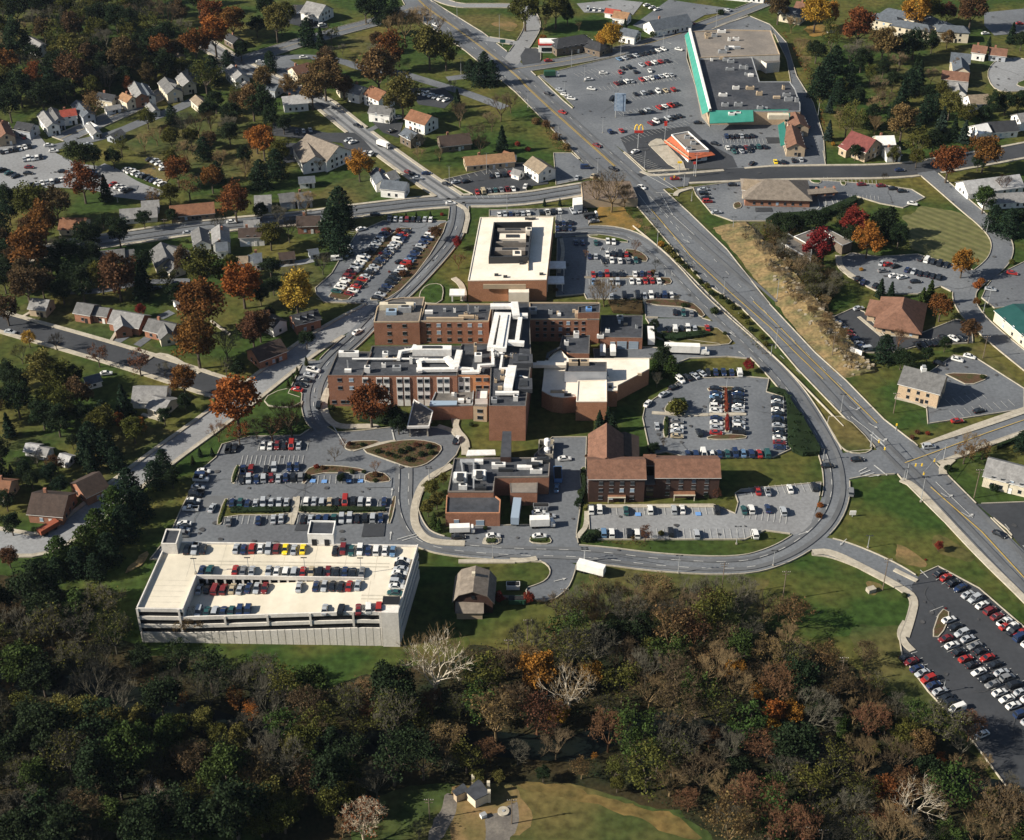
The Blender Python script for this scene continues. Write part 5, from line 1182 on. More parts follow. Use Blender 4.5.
for x,y,c,a in ((45,632,'Y',90),(75,633,'K',90),(115,627,'K',90),(145,624,'S',90),(170,500,'R',60),(530,665,'B',5),(382,721,'M',5),(458,726,'M',5),(505,737,'K',5),(540,747,'K',5),(580,796,'W',-20),(260,126,'W',20),(865,131,'W',10),(1000,92,'R',0)): one('03',x,y,c,a)
row('01',868,750,1010,738,'RTGNGMW'); row('01',922,686,997,680,'KSKR'); row('01',650,362,745,392,'WWWSWW'); row('01',365,548,382,556,'SW'); row('01',430,598,455,602,'SW'); row('01',163,515,215,509,'KSS'); row('01',180,50,262,98,'SKSWKW')
for x,y,c,a in ((785,712,'S',30),(825,709,'K',30),(400,491,'K',-40),(600,674,'M',-40),(618,682,'K',-40),(670,678,'B',5),(635,697,'S',5),(748,720,'K',-40),(765,795,'W',3),(565,460,'W',10),(535,512,'K',50),(190,224,'W',5),(20,241,'W',5),(705,98,'W',-50),(470,838,'K',0)): one('01',x,y,c,a)
row('00',5,552,90,537,'SWR'); row('00',5,595,115,572,'KSKKWWK'); row('00',95,624,160,614,'SWSWK'); row('00',125,724,240,702,'KSWSWKW'); row('00',350,668,375,690,'KBK'); row('00',440,722,500,745,'RWWK'); row('00',495,662,635,720,'WWWSKKBWW'); row('00',585,622,640,645,'KSWW'); row('00',10,665,60,690,'KNK')
for x,y,c,a in ((115,654,'M',0),(110,677,'K',0),(245,670,'K',5),(295,662,'K',5),(345,565,'S',5),(190,568,'W',10),(210,590,'W',5),(640,660,'W',30)): one('00',x,y,c,a)
for x,y,c,a in ((905,47,'W',8),(735,90,'S',8),(650,254,'B',20),(610,307,'K',30),(690,289,'B',10),(40,477,'S',-15),(415,639,'W',10)): one('10',x,y,c,a)
CARS.sort(key=lambda c:(Vector((c[0],c[1],0))-Vector((0,0,CH))).length)
KN={'car':'parked_car','suv':'parked_suv','van':'parked_van','pickup':'pickup_truck'}; CATN={'car':'car','suv':'car','van':'van','pickup':'pickup truck'}
ROWS={}
REST=MB()
for i,(x,y,z,h,c,k,desc,od) in enumerate(CARS):
    bm,gm,wm_,am,wx=carmesh(k); cn=PAINT[c][1]; look=cn+' '+('wagon' if k=='suv' else k if k!='pickup' else 'pickup truck')
    if i<300:
        dist=(Vector((x,y,z))-Vector((0,0,CH))).length
        near=dist<520
        o=link(KN[k],None if near else am,None,(x,y,z),h); o['category']=CATN[k]; o['group']='parked and moving vehicles'
        if near:
            bo_=link('body',bm,o); bo_.material_slots[0].link='OBJECT'; bo_.material_slots[0].material=PM_[c]
            link('windows',gm,o)
            for wxx in (-wx+.05,wx):
                for wy in (-.78,.78): link('wheel',wm_,o,(wxx,wy,.33))
        else: o.material_slots[0].link='OBJECT'; o.material_slots[0].material=PM_[c]
        if desc: ROWS.setdefault((desc,look),[]).append(o)
        else: THINGS.append((o,look))
    else:
        co_,si=math.cos(h),math.sin(h); n=len(REST.v)
        REST.v+=[(x+v.co.x*co_-v.co.y*si,y+v.co.x*si+v.co.y*co_,z+v.co.z) for v in am.vertices]
        idx=[REST.mi(PM_[c])]+[REST.mi(m) for m in list(am.materials)[1:]]
        for p_ in am.polygons: REST.f.append(tuple(v+n for v in p_.vertices)); REST.m.append(idx[p_.material_index])
o=link('distant_parked_cars',REST.mesh('distant_parked_cars')); o['kind']='stuff'; o['label']='small distant cars parked in the far lots and on far streets'; o['category']='cars'
ORD=['','first','second','third','fourth','fifth','sixth','seventh','eighth','ninth','tenth','eleventh','twelfth']
def ordn(i): return ORD[i] if i<13 else '%d%s'%(i,'st' if i%10==1 else 'nd' if i%10==2 else 'rd' if i%10==3 else 'th') 
for (desc,look),L in ROWS.items():
    if len(L)==1: L[0]['label']='%s in %s'%(look,desc); continue
    P=[proj(o.location) for o in L]; dx=max(p[0] for p in P)-min(p[0] for p in P); dy=max(p[1] for p in P)-min(p[1] for p in P)
    hor=dx>dy*.8; 
    for k,(_,o) in enumerate(sorted(zip(P,L),key=lambda t:t[0][0] if hor else t[0][1])):
        o['label']='%s %s from the %s in %s'%(ordn(k+1),look,'left' if hor else 'top',desc)
# trucks and trailers
def boxtruck(f,x,y,ang,L,W,H,label,cab=None,wheels=True,name='box_truck',cat='truck',m=white,z0=1.0):
    p=G(*fr(f,(x,y))[0],H/2+.5); t=thing(name,cat,(p.x,p.y,.3),label); t.rotation_euler=(0,0,RAD(ang))
    b=MB(); b.box((0,0,z0),(L,W,H),m); 
    link('cargo_box',b.mesh('cargo_box'),t)
    b=MB(); b.box((0,0,z0-.25),(L*.95,W*.5,.22),darkm); link('chassis',b.mesh('chassis'),t)
    if cab:
        b=MB(); b.prism([(L/2+.35,-W*.44),(L/2+cab,-W*.42),(L/2+cab,W*.42),(L/2+.35,W*.44)],.5,1.6,white); 
        b.prism([(L/2+.35,-W*.42),(L/2+cab*.72,-W*.40),(L/2+cab*.72,W*.40),(L/2+.35,W*.42)],1.6,2.6,white); c_=link('cab',b.mesh('cab'),t)
        b=MB(); b.box((L/2+cab*.72+.02,0,1.65),(.1,W*.72,.75),glass); link('windscreen',b.mesh('windscreen'),c_)
    xs=[-L/2+1,-L/2+2.1]+([L/2+cab*.6] if cab else [L/2-1.5])
    for xx in xs:
        for s_ in (-1,1): b=MB(); b.tube((xx,s_*(W/2-.25)-.14,.5),(xx,s_*(W/2-.25)+.14,.5),.5,.5,rub,10); link('wheel',b.mesh('wheel'),t)
    return t
boxtruck('12',672,545,-4,13.2,2.6,2.9,'long white articulated lorry parked east of the loading dock',cab=3.6,name='articulated_lorry',cat='lorry')
boxtruck('22',317,583,-22,8.6,2.6,2.7,'plain white box trailer standing alone on the lawn below the ring road',name='box_trailer',cat='trailer')
boxtruck('12',550,497,88,9,2.5,2.8,'white box trailer on end-on beside the dock hedge',name='box_trailer',cat='trailer')
boxtruck('H4',538,520,85,10.5,2.6,2.8,'blue grey trailer backed into the service building dock',name='box_trailer',cat='trailer',m=mat('trailer_blue',(.25,.31,.38),rough=.5))
boxtruck('H4',670,575,3,6.2,2.5,2.7,'white box truck beside the service building',cab=1.8)
boxtruck('H4',222,615,3,6.4,2.3,1.9,'white delivery van truck below the service building',cab=1.6)
boxtruck('12',362,555,88,5.0,2.1,1.8,'white van at the hospital dock, left one',cab=1.3,name='delivery_van',cat='van'); boxtruck('12',402,555,88,5.0,2.1,1.8,'white van at the hospital dock, right one',cab=1.3,name='delivery_van',cat='van')
boxtruck('02',155,290,4,6,2.5,2.4,'dark green truck parked alone in the shopping lot',cab=2,m=dgreenp); boxtruck('01',500,565,-40,6.5,2.3,1.9,'white minibus on the slanting street',cab=.8,name='minibus',cat='minibus')
boxtruck('00',362,500,-45,7,2.4,2.2,'white camper trailer on a driveway',name='camper_trailer',cat='trailer'); boxtruck('20',190,425,50,7,2.4,1.6,'rust red trailer beside the long brown-roofed house',name='trailer',cat='trailer',m=mat('rust_red',(.22,.06,.03)))
boxtruck('H2',778,90,15,5,2,1.2,'dark truck by the orange ground',cab=1.5,m=darkm)
def dumpster(f,x,y,m,label,ang=0,L=5.5,W=2.3,H=1.6):
    p=G(*fr(f,(x,y))[0],1); t=thing('dumpster','dumpster',(p.x,p.y,.28),label,'dumpster',rz=RAD(ang)); b=MB(); b.box((0,0,.15),(L,W,H),m,0,dark); 
    for s_ in (-1,1): b.box((0,s_*W/2,.1+H),(L,.12,.12),m); b.box((s_*L/2,0,.1+H),(.12,W,.12),m)
    for k in range(5): b.box((-L/2+.5+k*(L-1)/4,-W/2-.05,.2),(.12,.1,H-.1),m)
    link('bin',b.mesh('bin'),t); b=MB(); b.box((0,W*.1,H+.2),(L*.9,W*.7,.08),rub); link('lid',b.mesh('lid'),t)
dumpster('H4',772,308,bluep,'large blue dumpster in the service yard',90,7,2.6); dumpster('22',28,706,dgreenp,'green dumpster beside the red bush below the barn',0,5,2.2)
dumpster('22',12,650,white,'white dumpster on the lawn right of the barn',0,4,2); dumpster('H4',678,490,greym,'grey dumpster by the service dock wall',0,5,2); dumpster('12',385,735,greym,'grey dumpster below the round-cornered wing',0,3,1.6)
t=thing('shed_trailer','shed',G(*fr('21',(1000,690))[0]),'row of low brown sheds beside the red bush near the barn'); b=MB(); b.box((t.location.x+1,t.location.y-1,0),(9,1.2,1.0),wood); part('bench',b,t)
# ------------------------------------------------------------------ vegetation
def leafq(b,c,s,r,m,k=None):
    a=r.uniform(0,6.28); t=r.uniform(-1,1); u=Vector((math.cos(a),math.sin(a),t*.8)).normalized(); w=u.orthogonal().normalized(); q=r.uniform(0,6.28); w=w*math.cos(q)+u.cross(w)*math.sin(q)
    u*=s; w*=s*.75; b.v+=[tuple(c-u),tuple(c+w),tuple(c+u*.9),tuple(c-w)]; n=len(b.v); b.f.append((n-4,n-3,n-2,n-1)); b.m.append(0 if k is None else k)
def limb(b,p,d,L,r0,depth,r,m,tips,spread=.6,n=5,up=.12):
    segs=3 if depth>2 else 2; 
    for i in range(segs):
        q=p+d*L/segs; b.tube(p,q,r0*(1-.35*i/segs),r0*(1-.35*(i+1)/segs),m,n if depth>2 else 3); p=q
        d=(d+Vector((r.uniform(-.16,.16),r.uniform(-.16,.16),r.uniform(-.05,.12)))).normalized()
    if depth==0: tips.append((p,d)); return
    for k in range(3 if depth>1 else 3):
        e=(d+Vector((r.uniform(-1,1),r.uniform(-1,1),r.uniform(-.4,.7)+up))*spread*1.25).normalized()
        limb(b,p,e,L*r.uniform(.62,.85),r0*.6,depth-1,r,m,tips,spread,n,up)
def mk_leafy(seed,clumps=50,per=84,size=.27,lob=.3,rz_=4.6):
    r=random.Random(seed); tr=MB(); tips=[]
    p=Vector((0,0,0)); tr.tube((0,0,-.2),(0,0,3.6),.34,.24,bark,7)
    for k in range(5):
        a=k*1.256+r.uniform(-.4,.4); d=Vector((math.cos(a)*.7,math.sin(a)*.7,.8)).normalized(); limb(tr,Vector((0,0,3.2)),d,2.6,.15,1,r,bark,tips,.6,4)
    cr=MB(); cr.mi(LM['rust']); lobes=[(r.uniform(0,6.28),r.uniform(.6,1.0+lob)) for _ in range(5)]
    for i in range(clumps):
        a=r.uniform(0,6.28); z=r.uniform(-.75,1); h=math.sqrt(max(0,1-z*z)); f=r.uniform(.5,.92)*(1+lob*math.sin(a*2+seed)*.35+lob*.3*math.sin(a*5+z*3+seed))
        c=Vector((math.cos(a)*h*4.4*f,math.sin(a)*h*4.4*f,7.3+z*rz_*f*.92)); cr_=r.uniform(.9,1.7)
        for j in range(per):
            v=Vector((r.gauss(0,1),r.gauss(0,1),r.gauss(0,.8))); v=v.normalized()*cr_*r.random()**.45
            leafq(cr,c+v,size*r.uniform(.7,1.3),r,None)
    return tr.mesh('trunk'),cr.mesh('crown')
def mk_bare(seed,leaves=0,m=twig,big=1,depth=3,up=.25,spread=.62,tw=5):
    r=random.Random(seed); tr=MB(); tips=[]
    tr.tube((0,0,-.2),(r.uniform(-.2,.2),r.uniform(-.2,.2),2.8),.30*big,.24*big,m,6)
    for k in range(5):
        a=k*1.256+r.uniform(-.5,.5); d=Vector((math.cos(a)*.55,math.sin(a)*.55,.85)).normalized(); limb(tr,Vector((0,0,2.6)),d,3.0,.17*big,depth,r,m,tips,spread,4,up)
    cr=MB(); cr.mi(m)
    for p,d in tips:
        for j in range(tw):
            e=(d+Vector((r.uniform(-1,1),r.uniform(-1,1),r.uniform(-.5,.9)))*.8).normalized(); L=r.uniform(.7,1.6); s=e.orthogonal().normalized()*.035
            n=len(cr.v); q=p+e*L; cr.v+=[tuple(p-s),tuple(p+s),tuple(q)]; cr.f.append((n,n+1,n+2)); cr.m.append(0)
            for t in range(3):
                g=p+e*L*r.uniform(.2,.9); h=(e+Vector((r.uniform(-1,1),r.uniform(-1,1),r.uniform(-.6,.9)))).normalized()*r.uniform(.3,.9); s2=h.orthogonal().normalized()*.028
                n=len(cr.v); cr.v+=[tuple(g-s2),tuple(g+s2),tuple(g+h)]; cr.f.append((n,n+1,n+2)); cr.m.append(0)
    if leaves:
        cr.mi(LM['brown'])
        for i in range(leaves):
            p,d=r.choice(tips); leafq(cr,p+Vector((r.gauss(0,.8),r.gauss(0,.8),r.gauss(0,.7))),.24*r.uniform(.7,1.3),r,None,1)
    return tr.mesh('trunk'),cr.mesh('crown')
def mk_conifer(seed,wide=1):
    r=random.Random(seed); tr=MB(); tr.tube((0,0,-.2),(0,0,11),.26,.05,bark,6); cr=MB(); cr.mi(LM['pine'])
    for i in range(2300):
        z=1+11.2*r.random()**1.25; t_=(z-1)/11.4; R=((1-t_)**.8*3.6 if wide==1 else math.sqrt(max(0,1-(t_*1.25-.25)**2))*3.3)*wide; a=r.uniform(0,6.28); k=.78+.22*math.sin(z*3.3+seed)+.15*math.sin(a*5+z); f=r.random()**.4*k
        leafq(cr,Vector((math.cos(a)*R*f,math.sin(a)*R*f,z-.25*R*f)),.36*r.uniform(.7,1.3),r,None)
    return tr.mesh('trunk'),cr.mesh('crown')
def mk_shrub(seed):
    r=random.Random(seed); tr=MB(); tr.tube((0,0,0),(0,0,1.2),.08,.04,bark,4); cr=MB(); cr.mi(LM['bush'])
    for i in range(620):
        v=Vector((r.gauss(0,1),r.gauss(0,1),r.gauss(0,1))).normalized()*r.uniform(.55,1)*(1+.15*math.sin(i*.1)); v=Vector((v.x*1.25,v.y*1.25,1.05+v.z*.95)); leafq(cr,v,.17*r.uniform(.7,1.4),r,None)
    return tr.mesh('stem'),cr.mesh('foliage')
V={'leafy':[mk_leafy(s) for s in (1,2,3,4)]+[mk_leafy(5,60,74,.26,.45,5.4)],'thin':[mk_leafy(s,34,36,.25,.5) for s in (11,12,13)],
   'bare':[mk_bare(s,0) for s in (21,22,23)],'semi':[mk_bare(s,900) for s in (31,32,33)],'syc':[mk_bare(s,0,barkW,1.0,4,.0,.66,1) for s in (41,43)],
   'con':[mk_conifer(s) for s in (51,52)],'pin':[mk_conifer(s,1.45) for s in (53,54)],'shr':[mk_shrub(s) for s in (61,62)]}
WID={'leafy':8.5,'thin':9.0,'bare':10.5,'semi':10.5,'syc':12,'con':6.4,'pin':9.0,'shr':2.6}; HGT={'leafy':12,'thin':12,'bare':12,'semi':12,'syc':12.5,'con':12,'pin':12,'shr':2.1}
NAME={'leafy':'broadleaf_tree','thin':'sparse_tree','bare':'bare_tree','semi':'half_bare_tree','syc':'sycamore_tree','con':'conifer_tree','pin':'pine_tree','shr':'shrub'}
CAT={'shr':'shrub'}
CN={'rust':'rust brown','orange':'orange','gold':'golden','yellow':'yellow','red':'bright red','redbrown':'dark red-brown','brown':'brown','tan':'tan','olive':'olive green','green':'green','dgreen':'dark green','pine':'dark green','blue':'blue-green','yolive':'yellowish olive','bush':'green'}
TWM={'brown':twig,'grey':twigG,'red':twigR,'tan':twigT,'white':twigW}
NT=[0]
def tree_at(x,y,kind,col,width,hs=1.0,group=None,label=None):
    NT[0]+=1; v=rnd.choice(V[kind]); s=width/WID[kind]
    if kind in('bare','semi','syc'): lk={'bare':'bare %s tree','semi':'thinly leaved %s tree','syc':'white-barked bare tree'}[kind]; lk=lk%{'grey':'grey','brown':'brown','red':'reddish','tan':'tan','white':'pale'}[col] if '%' in lk else lk
    elif kind=='shr': lk=CN[col]+' rounded shrub'
    else: lk=CN[col]+{'leafy':' leafy tree','thin':' sparse-crowned tree','con':' narrow conifer','pin':' broad evergreen'}[kind]
    nm=NAME[kind]
    if nm=='broadleaf_tree' and col in('rust','orange','red','redbrown','gold','yellow','brown','tan'): nm='autumn_tree'
    t=thing(nm,CAT.get(kind,'tree'),(x,y,0.0),label,lk,group,rz=rnd.uniform(0,6.28)); t.scale=(s,s,s*hs)
    tr=link('stem' if kind=='shr' else 'trunk',v[0],t); c=link('foliage' if kind=='shr' else 'crown',v[1],t)
    if kind in('bare','semi','syc'):
        m=TWM['tan' if kind=='syc' else col]; c.material_slots[0].link='OBJECT'; c.material_slots[0].material=m
        if kind!='syc': tr.material_slots[0].link='OBJECT'; tr.material_slots[0].material=m
        if kind=='semi': c.material_slots[1].link='OBJECT'; c.material_slots[1].material=LM[{'grey':'olive','brown':'brown','red':'redbrown','tan':'tan','white':'rust'}[col]]
    else: c.material_slots[0].link='OBJECT'; c.material_slots[0].material=LM[col]
    return t
OCC=[]
def tree(f,x,y,w,kind,col,hs=1.0,**k):
    px,py=fr(f,(x,y))[0]; w=w/FR[f][2]
    p=G(px,py,5); sc=FPX/((p-Vector((0,0,CH))).dot(FWD)); width=w/sc; z=HGT[kind]*width/WID[kind]*hs*(.6 if kind not in('con','pin') else .5); p=G(px,py,z)
    OCC.append((p.x,p.y,width*.42)); return tree_at(p.x,p.y,kind,col,width,hs,**k)
